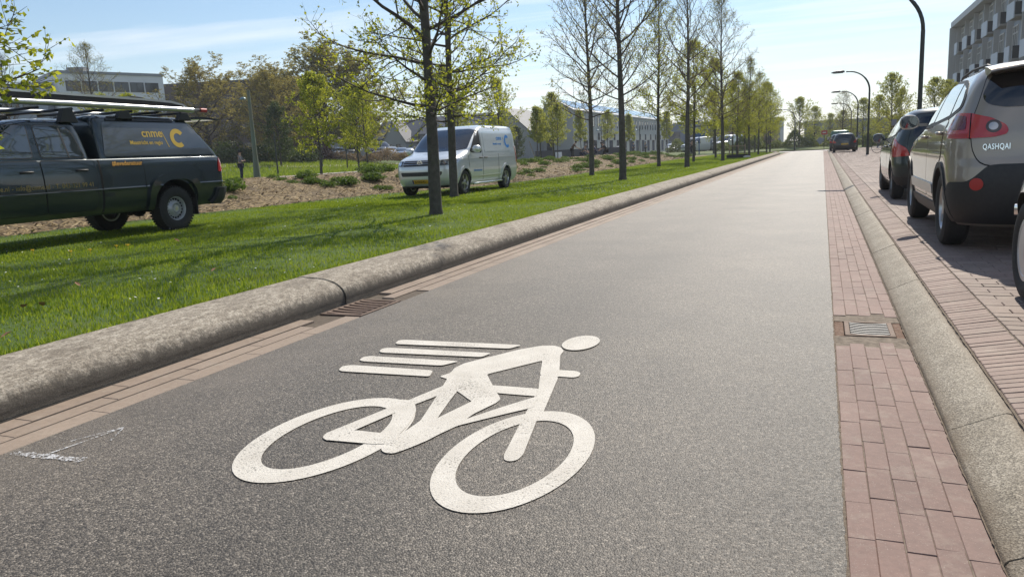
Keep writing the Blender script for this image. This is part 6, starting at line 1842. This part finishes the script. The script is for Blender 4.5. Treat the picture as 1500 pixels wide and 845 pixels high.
# ================================================================== STREET FURNITURE
POLE = M('dark_green_pole', (.022, .028, .027), .45, .2)
def lamp(x, y, z, label, H=5.0, reach=1.75, ang=PI, mat=POLE, group='tall curved street lamps', dk=1.):
    t = empty('street_lamp', (x, y, z), ang); tag(t, label, 'street lamp', group)
    mb = MB(); mb.tube([(0, 0, 0), (0, 0, .9)], [.085, .08], 12); mb.tube([(0, 0, .9), (0, 0, H - 1.2)], [.062, .055], 12)
    mb.build('pole', mat, t, auto=40)
    mb = MB(); pts = [(0, 0, H - 1.2)]; rr = 1.2
    for k in range(1, 13):
        a = PI / 2 * k / 12; pts.append((rr * (1 - math.cos(a)), 0, H - 1.2 + rr * math.sin(a)))
    pts.append((reach - .42, 0, H))
    mb.tube(pts, [.052] * 6 + [.04] * (len(pts) - 6), 10); mb.build('arm', mat, t, smooth=True)
    hd = MB(); pr = [(-.34, .05), (-.30, .085), (.1, .085), (.30, .05), (.42, -.015), (.36, -.05), (-.34, -.04)]
    n_ = len(pr); vs = []; 
    for yy, k in ((-.14, .55), (-.10, .95), (0, 1.1), (.10, .95), (.14, .55)): vs += [(reach + a, yy, H + b * k + .01) for a, b in pr]
    hd.add(vs, [(j * n_ + i, j * n_ + (i + 1) % n_, (j + 1) * n_ + (i + 1) % n_, (j + 1) * n_ + i) for j in range(4) for i in range(n_)] + [tuple(range(n_)), tuple(range(4 * n_, 5 * n_))[::-1]])
    h = hd.build('lamp_head', M('lamp_grey', (.06, .065, .068), .4, .3), t, auto=50)
    g = MB(); g.box((reach + .02, 0, H - .052), (.55, .2, .02)); g.build('lens', CLEAR, h, bevel=.006)
    return t
lamp(2.46, 24.0, ZP, 'nearest curved street lamp, tall pole right behind the dark hatchback')
lamp(2.56, 51.5, ZP, 'curved street lamp second from the camera, standing free by the dark hatchback mirror')
lamp(2.75, 72.5, ZP, 'curved street lamp third from the camera, right of the far parked car')
lamp(2.95, 95.0, .1, 'curved street lamp fourth from the camera, above the far parked car')
lamp(-3.0, 95, .1, 'curved street lamp at the lawn tip left of the road end', 4.7)
def post_lamp(x, y, z, H, label, head=True, r=.045, mat=POLE, side=-1, group='slim lamp posts along the far paths', cone=False):
    t = empty('lamp_post', (x, y, z)); tag(t, label, 'lamp post', group)
    mb = MB(); mb.tube([(0, 0, -.1), (0, 0, H * .3), (0, 0, H)], [r * 2.6, r * 1.6, r] if cone else [r * 1.3, r, r * .85], 12); mb.build('pole', mat, t, auto=40)
    if head:
        mb = MB(); mb.tube([(0, 0, H - .45), (side * .35, 0, H - .45)], .02, 8); mb.build('arm', mat, t)
        hd = MB(); hd.lathe([(0, .12), (.10, .10), (.19, .02), (.20, -.03), (0, -.03)], 18, (side * .45, 0, H - .45)); hd.build('lamp_head', M('lamp_teal', (.14, .22, .24), .4, .2), t, auto=40)
    return t
GRN = M('rusty_green_pole', (.10, .16, .12), .7, var=(.6, (.15, .12, .08)))
post_lamp(-31.5, 36.6, .44, 5.2, 'green lamp post with a thick rusty foot beside the standing man', r=.085, mat=GRN, cone=True)
for i, (x, y, H, hd, lb) in enumerate([(-36.8, 45, 3.2, False, 'thin dark post left of the dense yellow green tree'), (-43.8, 60, 4.3, True, 'slim lamp post with a round head in front of the white tent roof'), (-41, 60, 4.0, False, 'thin dark post left of the stroller pusher'), (-25.4, 70, 3.9, True, 'tall slim lamp post left of the digging man'),
        (-24.8, 90, 3.6, True, 'lamp post in front of the terrace, left of the third front trunk'), (-20.1, 90, 3.4, True, 'lamp post in front of the terrace, right of the second front trunk')]):
    post_lamp(x, y, terrain(x, y), H, lb, hd, .05)
post_lamp(-20.6, 13.6, .5, 3.25, 'lamp whose dish head peeks in above the truck at the left edge', True, .06, side=1)
t = empty('road_sign', (.16, 90.5, .02)); tag(t, 'red rectangular road sign on a thin pole at the end of the road', 'road sign')
mb = MB(); mb.tube([(0, 0, 0), (0, 0, 2.2)], .03, 8); mb.build('pole', POLE, t)
mb = MB(); mb.box((0, -.04, 1.9), (.62, .02, .46)); mb.build('panel', M('sign_red', (.42, .05, .04), .5), t, bevel=.004)
mb = MB(); mb.box((0, -.053, 1.9), (.34, .006, .10)); mb.build('white_bar', M('sign_white', (.62, .64, .66), .5), t)
t = empty('direction_sign', (-13.2, 90, .15)); tag(t, 'tall blue direction sign between the lawn trunks', 'road sign')
mb = MB(); mb.tube([(0, 0, 0), (0, 0, 4.4)], .06, 8); mb.build('pole', M('sign_blue', (.03, .10, .26), .5), t)
mb = MB(); mb.box((.1, -.08, 2.2), (1.1, .04, .35)); mb.build('panel', M('sign_blue', (.03, .10, .26), .5), t)
t = empty('traffic_post', (4.3, 56, ZP)); mb = MB(); mb.tube([(0, 0, 0), (0, 0, 2.1)], .035, 8); mb.build('pole', POLE, t); mb = MB(); mb.box((0, -.04, 1.9), (.3, .02, .4)); mb.build('panel', M('sign_grey', (.2, .22, .24), .5), t)
tag(t, 'thin post with a small dark plate left of the parked bicycles', 'post')
mb = MB(); mb.tube([(-24.4, 66, .4), (-25.1, 66.2, 2.3)], .035, 7); o = mb.build('wooden_stake', M('peeled_wood', (.30, .22, .14), .8)); tag(o, 'slanting brown stake leaning left on the bank behind the van tail', 'stake')
mb = MB(); mb.ball((-5.0, 57.0, .22), (.26, .16, .07), 10, 6); o = mb.build('plastic_bag', M('bag_white', (.7, .7, .68), .6, bmp=(12, .8, .05)), smooth=True); tag(o, 'small white plastic bag lying on the lawn near the staked tree', 'litter')

# parked bicycles
def bicycle(x, y, z, rz, col, label):
    t = empty('bicycle', (x, y, z), rz); tag(t, label, 'bicycle', 'bicycles parked by the far trees')
    for u in (-.52, .52):
        mb = MB(); mb.lathe([(.325, -.018), (.345, 0), (.325, .018), (.315, 0)], 24, (u, 0, .345), 'Y', closed=True)
        for k in range(10):
            a = 2 * PI * k / 10; mb.tube([(u, 0, .345), (u + .32 * math.cos(a), 0, .345 + .32 * math.sin(a))], .003, 3)
        mb.build('wheel', RUBBER, t)
    mb = MB()
    for a, b in (((-.52, 0, .345), (-.08, 0, .30)), ((-.52, 0, .345), (-.2, 0, .82)), ((-.08, 0, .30), (-.22, 0, .92)), ((-.08, 0, .30), (.38, 0, .78)), ((-.2, 0, .80), (.36, 0, .86)), ((.52, 0, .345), (.34, 0, .98))): mb.tube([a, b], .018, 8)
    mb.build('frame', col, t)
    mb = MB(); mb.ball((-.23, 0, .95), (.13, .07, .04), 8, 5); mb.build('saddle', BLACKP, t)
    mb = MB(); mb.tube([(.22, -.28, 1.0), (.34, -.12, 1.02), (.34, .12, 1.02), (.22, .28, 1.0)], .013, 8); mb.build('handlebar', BLACKP, t)
    mb = MB(); mb.box((-.52, 0, .74), (.42, .14, .02)); mb.build('carrier', BLACKP, t)
bicycle(3.75, 54.4, ZP, .25, M('bike_blue', (.05, .09, .18), .4), 'leftmost dark bicycle parked beyond the hatchback mirror')
bicycle(4.25, 54.9, ZP, .5, M('bike_grey', (.16, .16, .17), .4), 'middle grey bicycle parked beyond the hatchback mirror')
bicycle(4.7, 55.3, ZP, .3, M('bike_black', (.02, .02, .02), .4), 'rightmost black bicycle parked beyond the hatchback mirror')

# ================================================================== PEOPLE
SKIN = M('skin', (.42, .26, .19), .6)
def skin_mesh(name, joints, bones, mat, parent=None, sub=1):
    """joints: {name: ((x,y,z), r)}; one continuous skinned surface"""
    ks = list(joints); ix = {k: i for i, k in enumerate(ks)}
    me = bpy.data.meshes.new(name)
    me.from_pydata([joints[k][0] for k in ks], [(ix[a], ix[b]) for a, b in bones], [])
    o = mesh_obj(name, me, None, None)
    md = o.modifiers.new('skin', 'SKIN'); md.use_smooth_shade = True
    if sub: s = o.modifiers.new('s', 'SUBSURF'); s.levels = sub; s.render_levels = sub
    for i, k in enumerate(ks):
        r = joints[k][1]; r = r if isinstance(r, tuple) else (r, r)
        me.skin_vertices[0].data[i].radius = r
    me.skin_vertices[0].data[0].use_root = True
    bpy.context.view_layer.update()
    m2 = bpy.data.meshes.new_from_object(o.evaluated_get(bpy.context.evaluated_depsgraph_get()))
    bpy.data.objects.remove(o); bpy.data.meshes.remove(me)
    m2.materials.clear()
    m2.polygons.foreach_set('use_smooth', [True] * len(m2.polygons))
    return mesh_obj(name, m2, mat, parent)
def person(loc, rz, label, J, shirt, trousers, hair, shorts=False, sleeves='short', hat=None, group=None):
    """J: joint positions, x forward, y left; keys pel, chest, neck, head, and L/R sh el wr hip kn an toe"""
    rad = dict(pel=.125, waist=.115, chest=.135, neck=.055, head=.095, top=.075, sh=.062, el=.042, wr=.030, hand=.036, hip=.085, kn=.058, an=.040, toe=.035)
    P = {}
    J = dict(J)
    J['waist'] = tuple(Vector(J['pel']).lerp(Vector(J['chest']), .45))
    nk, hd = Vector(J['neck']), Vector(J['head'])
    J['top'] = tuple(hd + (hd - nk).normalized() * .10)
    for s in 'LR':
        w, e = Vector(J['wr' + s]), Vector(J['el' + s]); J['hand' + s] = tuple(w + (w - e).normalized() * .12)
    for k, v in J.items(): P[k] = (v, rad[k.rstrip('LR')])
    bones = [('pel', 'waist'), ('waist', 'chest'), ('chest', 'neck'), ('neck', 'head'), ('head', 'top')]
    for s in 'LR': bones += [('chest', 'sh' + s), ('sh' + s, 'el' + s), ('el' + s, 'wr' + s), ('wr' + s, 'hand' + s), ('pel', 'hip' + s), ('hip' + s, 'kn' + s), ('kn' + s, 'an' + s), ('an' + s, 'toe' + s)]
    body = skin_mesh('person', P, bones, SKIN)
    body.location = loc; body.rotation_euler = (0, 0, rz); tag(body, label, 'person', group)
    # face: nose and ears belong to the body; clothes and hair are children
    def sub_(keys, bn, k, nm, mt):
        Q = {a: (P[a][0], P[a][1] * k) for a in keys}; return skin_mesh(nm, Q, bn, mt, body)
    tk = ['pel', 'waist', 'chest', 'shL', 'shR', 'elL', 'elR']; tb = [('pel', 'waist'), ('waist', 'chest'), ('chest', 'shL'), ('chest', 'shR'), ('shL', 'elL'), ('shR', 'elR')]
    if sleeves == 'long': tk += ['wrL', 'wrR']; tb += [('elL', 'wrL'), ('elR', 'wrR')]
    sub_(tk, tb, 1.17, 'shirt', shirt)
    if trousers:
        lk = ['pel', 'hipL', 'hipR', 'knL', 'knR'] + ([] if shorts else ['anL', 'anR'])
        lb = [('pel', 'hipL'), ('pel', 'hipR'), ('hipL', 'knL'), ('hipR', 'knR')] + ([] if shorts else [('knL', 'anL'), ('knR', 'anR')])
        sub_(lk, lb, 1.2, 'trousers', trousers)
    sh = MB()
    for s in 'LR': sh.tube([P['an' + s][0], P['toe' + s][0]], [.055, .045], 8)
    sh.build('shoes', BLACKP, body, smooth=True)
    h = MB(); c = Vector(J['head']); u = (hd - nk).normalized()
    h.ball(c + u * .045 + Vector((-.022, 0, 0)), (.105, .098, .105), 12, 8); h.build('hair', hair, body, smooth=True)
    f = MB(); f.ball(c + Vector((.098, 0, .0)), (.02, .014, .022), 6, 5); f.build('nose', SKIN, body, smooth=True)
    return body
STAND = dict(pel=(0, 0, .93), chest=(0, 0, 1.30), neck=(0, 0, 1.48), head=(.02, 0, 1.62), shL=(0, .19, 1.40), shR=(0, -.19, 1.40), elL=(.02, .24, 1.13), elR=(.02, -.24, 1.13), wrL=(.12, .22, .90), wrR=(.12, -.22, .90), hipL=(0, .09, .88), hipR=(0, -.09, .88), knL=(.02, .10, .48), knR=(.02, -.10, .48), anL=(-.02, .10, .08), anR=(-.02, -.10, .08), toeL=(.13, .12, .04), toeR=(.13, -.12, .04))
HD, HL = M('dark_hair', (.02, .015, .012), .7), M('light_hair', (.45, .38, .28), .7)
j = dict(STAND); j.update(elL=(.14, .25, 1.12), elR=(.14, -.25, 1.12), wrL=(.24, .02, 1.16), wrR=(.23, -.04, 1.12))
person((-31.6, 35.4, .44), R(25), 'man standing with folded arms in grey shirt and dark trousers by the green lamp post', j, M('grey_shirt', (.14, .14, .15), .9), M('navy_cloth', (.015, .02, .045), .9), HD)
j = dict(STAND); j.update(wrL=(.34, .16, .96), wrR=(.34, -.16, .96), elL=(.08, .23, 1.12), elR=(.08, -.23, 1.12), knL=(.14, .10, .50), anL=(.14, .10, .08), toeL=(.28, .11, .05), anR=(-.16, -.1, .1), toeR=(-.02, -.11, .04))
wpos = (-31.2, 55.5, .45)
person(wpos, PI + .5, 'blond woman in a dark jacket pushing a stroller along the path', j, M('black_jacket', (.02, .02, .025), .8), M('grey_shorts', (.10, .09, .09), .9), HL, shorts=True, sleeves='long')
t = empty('stroller', (wpos[0] - .70, wpos[1] - .45, .45), PI + .5); tag(t, 'black stroller in front of the blond woman', 'stroller')
for u, v in ((-.3, .25), (-.3, -.25), (.35, .2), (.35, -.2)):
    mb = MB(); mb.lathe([(.10, -.02), (.13, 0), (.10, .02), (.05, 0)], 16, (u, v, .13), 'Y', closed=True); mb.build('wheel', RUBBER, t)
mb = MB(); pr = fillet([(-.25, .35), (.30, .40), (.34, .52), (.02, .55), (-.15, .95), (-.32, .98), (-.36, .6)], .06, 3); mb.prism(pr, lambda a, b: (a, -.22, b), lambda a, b: (a, .22, b)); mb.build('seat', M('black_jacket', (.02, .02, .025), .8), t, bevel=.02)
mb = MB()
for s in (-.24, .24): mb.tube([(.35, s, .13), (-.2, s, .7), (-.45, s, 1.02)], .014, 8); mb.tube([(-.3, s, .13), (.2, s, .55)], .012, 8)
mb.tube([(-.45, -.24, 1.02), (-.45, .24, 1.02)], .016, 8); mb.build('frame', ALU, t)
# small pale dog trotting behind
dz = (-30.2, 57.4, .45)
Q = dict(hip=((-.16, 0, .30), .075), mid=((0, 0, .29), .075), ch=((.15, 0, .30), .085), nk=((.23, 0, .39), .05), hd=((.29, 0, .45), .055), mz=((.38, 0, .43), .028), tl=((-.24, 0, .38), .022), t2=((-.29, 0, .46), .015))
bn = [('hip', 'mid'), ('mid', 'ch'), ('ch', 'nk'), ('nk', 'hd'), ('hd', 'mz'), ('hip', 'tl'), ('tl', 't2')]
for nm, x, y in (('fl', .16, .06), ('fr', .14, -.06)):
    Q[nm + 'a'] = ((x, y, .22), .032); Q[nm + 'b'] = ((x + .02, y, .12), .02); Q[nm + 'c'] = ((x + .03, y, .02), .022); bn += [('ch', nm + 'a'), (nm + 'a', nm + 'b'), (nm + 'b', nm + 'c')]
for nm, x, y in (('bl', -.15, .06), ('br', -.17, -.06)):
    Q[nm + 'a'] = ((x + .04, y, .21), .04); Q[nm + 'b'] = ((x - .05, y, .12), .02); Q[nm + 'c'] = ((x - .03, y, .02), .022); bn += [('hip', nm + 'a'), (nm + 'a', nm + 'b'), (nm + 'b', nm + 'c')]
dog = skin_mesh('dog', Q, bn, M('dog_fur', (.50, .42, .30), .9)); dog.location = dz; dog.rotation_euler = (0, 0, PI + .3); tag(dog, 'small pale dog following the blond woman', 'dog')
mb = MB()
for s in (-1, 1): mb.ball((.27, s * .045, .50), (.02, .012, .04), 6, 5)
mb.build('ears', M('dog_ear', (.30, .20, .12), .9), dog, smooth=True)
# man digging with a long tool
gp = (-20.9, 66, .50)
j = dict(pel=(-.08, 0, .90), chest=(.12, 0, 1.22), neck=(.24, 0, 1.38), head=(.33, 0, 1.50), shL=(.16, .19, 1.30), shR=(.16, -.19, 1.30), elL=(.34, .22, 1.05), elR=(.36, -.2, 1.08), wrL=(.58, .10, .92), wrR=(.50, -.08, .98), hipL=(-.06, .10, .86), hipR=(-.06, -.10, .86), knL=(.06, .13, .47), knR=(-.02, -.13, .47), anL=(.02, .14, .08), anR=(-.10, -.14, .08), toeL=(.17, .16, .04), toeR=(.05, -.16, .04))
person(gp, .15, 'man in a brown shirt bending forward with a long handled tool', j, M('brown_shirt', (.10, .055, .04), .9), M('black_cloth', (.012, .012, .014), .9), HD)
mb = MB(); mb.tube([(gp[0] + .35, gp[1] + .05, gp[2] + 1.08), (gp[0] + 1.9, gp[1] + .25, gp[2] + .28)], .02, 8)
t = empty('rake', gp); o = mb.build('handle', M('tool_wood', (.33, .2, .12), .7), t); o.location = -t.location
mb = MB(); mb.bar((gp[0] + 1.88, gp[1] + .03, gp[2] + .27), (gp[0] + 1.9, gp[1] + .47, gp[2] + .27), .03, .05); o = mb.build('head', M('dull_steel', (.2, .19, .18), .4, .8), t); o.location = -t.location
tag(t, 'long handled rake held by the man in the brown shirt', 'rake')
# kneeling helpers
KN = dict(pel=(-.15, 0, .42), chest=(.08, 0, .74), neck=(.20, 0, .90), head=(.29, 0, 1.01), shL=(.12, .19, .82), shR=(.12, -.19, .82), elL=(.30, .22, .60), elR=(.30, -.22, .60), wrL=(.48, .12, .46), wrR=(.48, -.12, .46), hipL=(-.13, .10, .38), hipR=(-.13, -.10, .38), knL=(.22, .15, .30), knR=(.2, -.15, .10), anL=(.12, .15, .08), anR=(-.18, -.14, .08), toeL=(.28, .16, .04), toeR=(-.3, -.15, .05))
NAV = M('navy_jumper', (.02, .035, .09), .9)
person((-17.3, 60.5, .72), PI, 'crouching white haired person in a navy jumper half behind a trunk', KN, NAV, M('navy_cloth', (.015, .02, .045), .9), M('white_hair', (.55, .53, .5), .7), sleeves='long')
person((-16.8, 62, .74), PI + .6, 'crouching dark haired person in a black shirt with bare arms on the bank', KN, M('black_cloth', (.012, .012, .014), .9), M('black_cloth', (.012, .012, .014), .9), HD)
person((-19.0, 63, .62), -.2, 'crouching person in grey at the left of the trunk on the bank', KN, M('grey_shirt', (.14, .14, .15), .9), M('navy_cloth', (.015, .02, .045), .9), M('grey_hair', (.2, .19, .18), .7))
person((-26.0, 112, .40), -.6, 'far walker in dark clothes before the terrace', STAND, NAV, M('black_cloth', (.012, .012, .014), .9), HD)
person((-24.2, 112, .40), .8, 'far walker in blue before the terrace, left of the far white car', STAND, M('blue_coat', (.05, .09, .16), .9), M('black_cloth', (.012, .012, .014), .9), HD)
# scooter with rider
sp = (-12.4, 80.0, .14)
t = empty('motor_scooter', sp, -PI / 2 + .5); tag(t, 'dark motor scooter with a rider between the lawn trunks', 'scooter')
for u in (-.6, .62):
    mb = MB(); mb.lathe([(.14, -.06), (.22, -.05), (.24, 0), (.22, .05), (.14, .06)], 20, (u, 0, .24), 'Y'); mb.build('wheel', RUBBER, t)
mb = MB(); pr = fillet([(-.85, .45), (-.3, .25), (.25, .25), (.45, .5), (.55, .95), (.42, 1.0), (.25, .40), (-.1, .38), (-.2, .72), (-.8, .78)], .06, 3); mb.prism(pr, lambda a, b: (a, -.17, b), lambda a, b: (a, .17, b)); mb.build('body', M('scooter_black', (.02, .02, .024), .3, coat=1.), t, bevel=.02)
mb = MB(); mb.tube([(.36, -.32, 1.05), (.46, -.1, 1.08), (.46, .1, 1.08), (.36, .32, 1.05)], .02, 8); mb.build('handlebar', BLACKP, t)
mb = MB(); mb.lathe([(0, .03), (.08, .02), (.085, 0), (0, -.01)], 14, (.60, 0, .85), 'X'); mb.build('headlight', CLEAR, t)
j = dict(pel=(-.3, 0, .85), chest=(-.2, 0, 1.22), neck=(-.14, 0, 1.40), head=(-.10, 0, 1.54), shL=(-.17, .2, 1.32), shR=(-.17, -.2, 1.32), elL=(.05, .30, 1.12), elR=(.05, -.3, 1.12), wrL=(.30, .30, 1.07), wrR=(.30, -.30, 1.07), hipL=(-.28, .1, .82), hipR=(-.28, -.1, .82), knL=(.14, .18, .75), knR=(.14, -.18, .75), anL=(.12, .16, .36), anR=(.12, -.16, .36), toeL=(.26, .16, .32), toeR=(.26, -.16, .32))
person(sp, -PI / 2 + .5, 'rider in black sitting on the motor scooter', j, M('black_jacket', (.02, .02, .025), .8), M('black_cloth', (.012, .012, .014), .9), HD, sleeves='long')

# ================================================================== THE FAR CAR PARK
lite_args = (HR, 2.44, .30, 'alloy7', DLO, WINS, DOORS, TAIL)
LC, _ = hatch('parked_car', paint('lot_paint', (.05, .06, .075), .4, .35), (-72.0, 80.5, terrain(-72, 80.5)), .2, *lite_args, 'dark blue car at the left end of the far car park', REARW, LOT, lite=True)
LV_ = van('panel_van', OP, (-68.2, 80.8, terrain(-68, 81)), PI + .15, 'orange delivery van behind the standing man', LOT, lite=True)
def more(src, P, x, y, rz, label, sc=1., z=None):
    o = dup(src); o.location = (x, y, terrain(x, min(y, 150)) if z is None else z); o.rotation_euler = (0, 0, rz); o.scale = (sc,) * 3
    recolour(o, P); tag(o, label); return o
more(LV_, WP, -64.9, 82.0, -.9, 'white van parked nose forward right of the orange delivery van')
more(LV_, paint('sand_paint', (.55, .38, .16), 0., .4), -61.0, 83, -.5, 'yellowish van half hidden by the brushwood heap')
more(LC, WP, -60.4, 78, -.6, 'white car with only its bonnet showing right of the brushwood heap')
more(LC, CP, -58.0, 79.6, -.7, 'grey car under the white tent roof')
more(LV_, WP, -56.3, 83.4, -.8, 'white van at the middle of the far car park', .95)
more(LC, CP, -55.0, 79, -.9, 'grey sloping car between two vans in the far car park', 1.05)
more(LV_, BP, -52.6, 83.5, -.6, 'slate blue van in front of the grey houses')
more(LC, paint('dark_red_paint', (.05, .02, .02), .2, .35), -50.9, 82.3, -1.2, 'dark car with a red lamp beside the slate blue van')
more(LC, WP, -49.6, 82.3, -.9, 'white car right behind the blond woman')
more(LC, BP, -48.2, 82.3, -.9, 'blue grey car right of the blond woman, third from the right')
more(LC, SV, -47.0, 82.5, -.9, 'silver car second from the right end of the far car park')
more(LC, BP, -45.9, 82.8, -.9, 'blue grey car at the right end of the far car park')
more(LC, CP, -44.4, 92, -.9, 'car peeping out left of the silver van bonnet')
# tent roof
t = empty('party_tent', (-58.9, 84.5, terrain(-59, 84))); tag(t, 'white tent roof on posts among the parked vans', 'tent')
mb = MB(); mb.add([(-1.9, -1.5, 2.3), (1.9, -1.5, 2.3), (1.9, 1.5, 2.3), (-1.9, 1.5, 2.3), (-1.9, -1.5, 2.55), (1.9, -1.5, 2.55), (1.9, 1.5, 2.55), (-1.9, 1.5, 2.55), (-.9, 0, 2.95), (.9, 0, 2.95)], [(0, 1, 5, 4), (1, 2, 6, 5), (2, 3, 7, 6), (3, 0, 4, 7), (4, 5, 9, 8), (6, 7, 8, 9), (5, 6, 9), (7, 4, 8), (0, 3, 2, 1)])
mb.build('canvas', M('tent_white', (.66, .62, .54), .8), t)
for a in (-1.8, 1.8):
    for b in (-1.4, 1.4): mb = MB(); mb.tube([(a, b, 0), (a, b, 2.3)], .04, 6); mb.build('post', FRAMEW, t)
more(LC, WP, -32.2, 128, -1.2, 'white car in front of the terrace left of the second front trunk', 1., .35)
more(LC, WP, -24.6, 134, -1.2, 'white car in front of the terrace right of the second front trunk', 1., .3)
more(LV_, CP, -17.2, 112, .2, 'dark fronted lorry like van between the far lawn trunks', 1.05, .25)
more(LV_, WP, -15.2, 112.5, -2.4, 'white van nose to nose with another between the far lawn trunks', 1.1, .25)
more(LV_, SV, -12.0, 115, -2.0, 'pale van right of the white one between the far lawn trunks', 1.15, .25)
more(LV_, GP, 1.50, 79, PI / 2, 'green van at the far end of the parking row', .92, ZP)['group'] = 'cars parked in the right hand bays'
# ================================================================== LIGHT, SKY, CAMERA
SUN_EL, SUN_AZ = 44., 4.          # the sun stands ahead, a little right of the road
sun = bpy.data.lights.new('sun', 'SUN'); sun.energy = 3.7; sun.angle = R(.5); sun.color = (1., .92, .80)
so = bpy.data.objects.new('sun', sun); C.objects.link(so)
so.rotation_euler = (R(-(90 - SUN_EL)), 0, R(-SUN_AZ))
w = bpy.data.worlds.new('World'); bpy.context.scene.world = w; w.use_nodes = True
nt = w.node_tree; bg = nt.nodes['Background']
sk = nt.nodes.new('ShaderNodeTexSky'); sk.sky_type = 'NISHITA'; sk.sun_disc = False
sk.sun_elevation = R(SUN_EL); sk.sun_rotation = R(SUN_AZ); sk.air_density = 1.15; sk.dust_density = .2; sk.ozone_density = 3.2
# thin veils of cirrus spread over the dome
tc = nt.nodes.new('ShaderNodeTexCoord')
sep = nt.nodes.new('ShaderNodeSeparateXYZ'); nt.links.new(tc.outputs['Generated'], sep.inputs[0])
mz = nt.nodes.new('ShaderNodeMath'); mz.operation = 'MAXIMUM'; mz.inputs[1].default_value = .06; nt.links.new(sep.outputs[2], mz.inputs[0])
dv_ = nt.nodes.new('ShaderNodeVectorMath'); dv_.operation = 'DIVIDE'
cb_ = nt.nodes.new('ShaderNodeCombineXYZ'); 
for i in range(3): nt.links.new(mz.outputs[0], cb_.inputs[i])
nt.links.new(tc.outputs['Generated'], dv_.inputs[0]); nt.links.new(cb_.outputs[0], dv_.inputs[1])
mp = nt.nodes.new('ShaderNodeMapping'); mp.inputs['Scale'].default_value = (.20, .75, 1); mp.inputs['Rotation'].default_value = (0, 0, R(62)); mp.inputs['Location'].default_value = (1.3, 2.2, 0)
nt.links.new(dv_.outputs[0], mp.inputs[0])
n1 = noise(nt, mp.outputs[0], 1.4, 6, .55)
cl = ramp(nt, [(.44, 0.), (.68, .85)], n1)
n2 = noise(nt, dv_.outputs[0], .22, 3, .5)
cl = mixc(nt, cl, ramp(nt, [(.35, .2), (.65, 1.)], n2), 1., 'MULTIPLY')
sky = mixc(nt, sk.outputs[0], (9.5, 9.6, 9.9), cl)
vz = ramp(nt, [(.0, .62), (.06, .32), (.16, .06), (.3, 0.)], sep.outputs[2])
sky = mixc(nt, sky, (7.6, 8.1, 8.7), vz)
nt.links.new(sky, bg.inputs[0]); bg.inputs[1].default_value = .088
# open air between here and the far houses
HAZE = True
if HAZE:
    mb = MB(); mb.box((-60, 210, 10), (700, 560, 26.5)); hz = mb.build('haze', None); hz['kind'] = 'stuff'
    m = bpy.data.materials.new('haze'); m.use_nodes = True; n_ = m.node_tree; n_.nodes.clear()
    out = n_.nodes.new('ShaderNodeOutputMaterial'); v = n_.nodes.new('ShaderNodeVolumePrincipled')
    v.inputs['Color'].default_value = (.86, .91, 1., 1); v.inputs['Density'].default_value = .00045; v.inputs['Anisotropy'].default_value = .35
    n_.links.new(v.outputs[0], out.inputs['Volume']); hz.data.materials.append(m)
cam = bpy.data.cameras.new('camera'); co = bpy.data.objects.new('camera', cam); C.objects.link(co)
cam.sensor_width = 36; cam.lens = 36 * 1100 / 1500; cam.clip_end = 4000; cam.clip_start = .05
Rv, Uv, Fv = Vector((0.92536905, 0.37600336, -0.04809973)), Vector((-0.02191275, 0.17973787, 0.98347045)), Vector((-0.37843354, 0.90901912, -0.17456313))
co.matrix_world = Matrix(((Rv.x, Uv.x, -Fv.x, 0), (Rv.y, Uv.y, -Fv.y, 0), (Rv.z, Uv.z, -Fv.z, 1.15), (0, 0, 0, 1)))
S_ = bpy.context.scene; S_.camera = co
S_.view_settings.view_transform = 'Standard'; S_.view_settings.look = 'None'; S_.view_settings.gamma = 1; S_.view_settings.exposure = .5
S_.render.engine = 'CYCLES'
S_.cycles.max_bounces = 6; S_.cycles.diffuse_bounces = 2; S_.cycles.glossy_bounces = 3; S_.cycles.transmission_bounces = 4; S_.cycles.volume_bounces = 0; S_.cycles.transparent_max_bounces = 6
S_.cycles.use_adaptive_sampling = True; S_.cycles.sample_clamp_indirect = 6
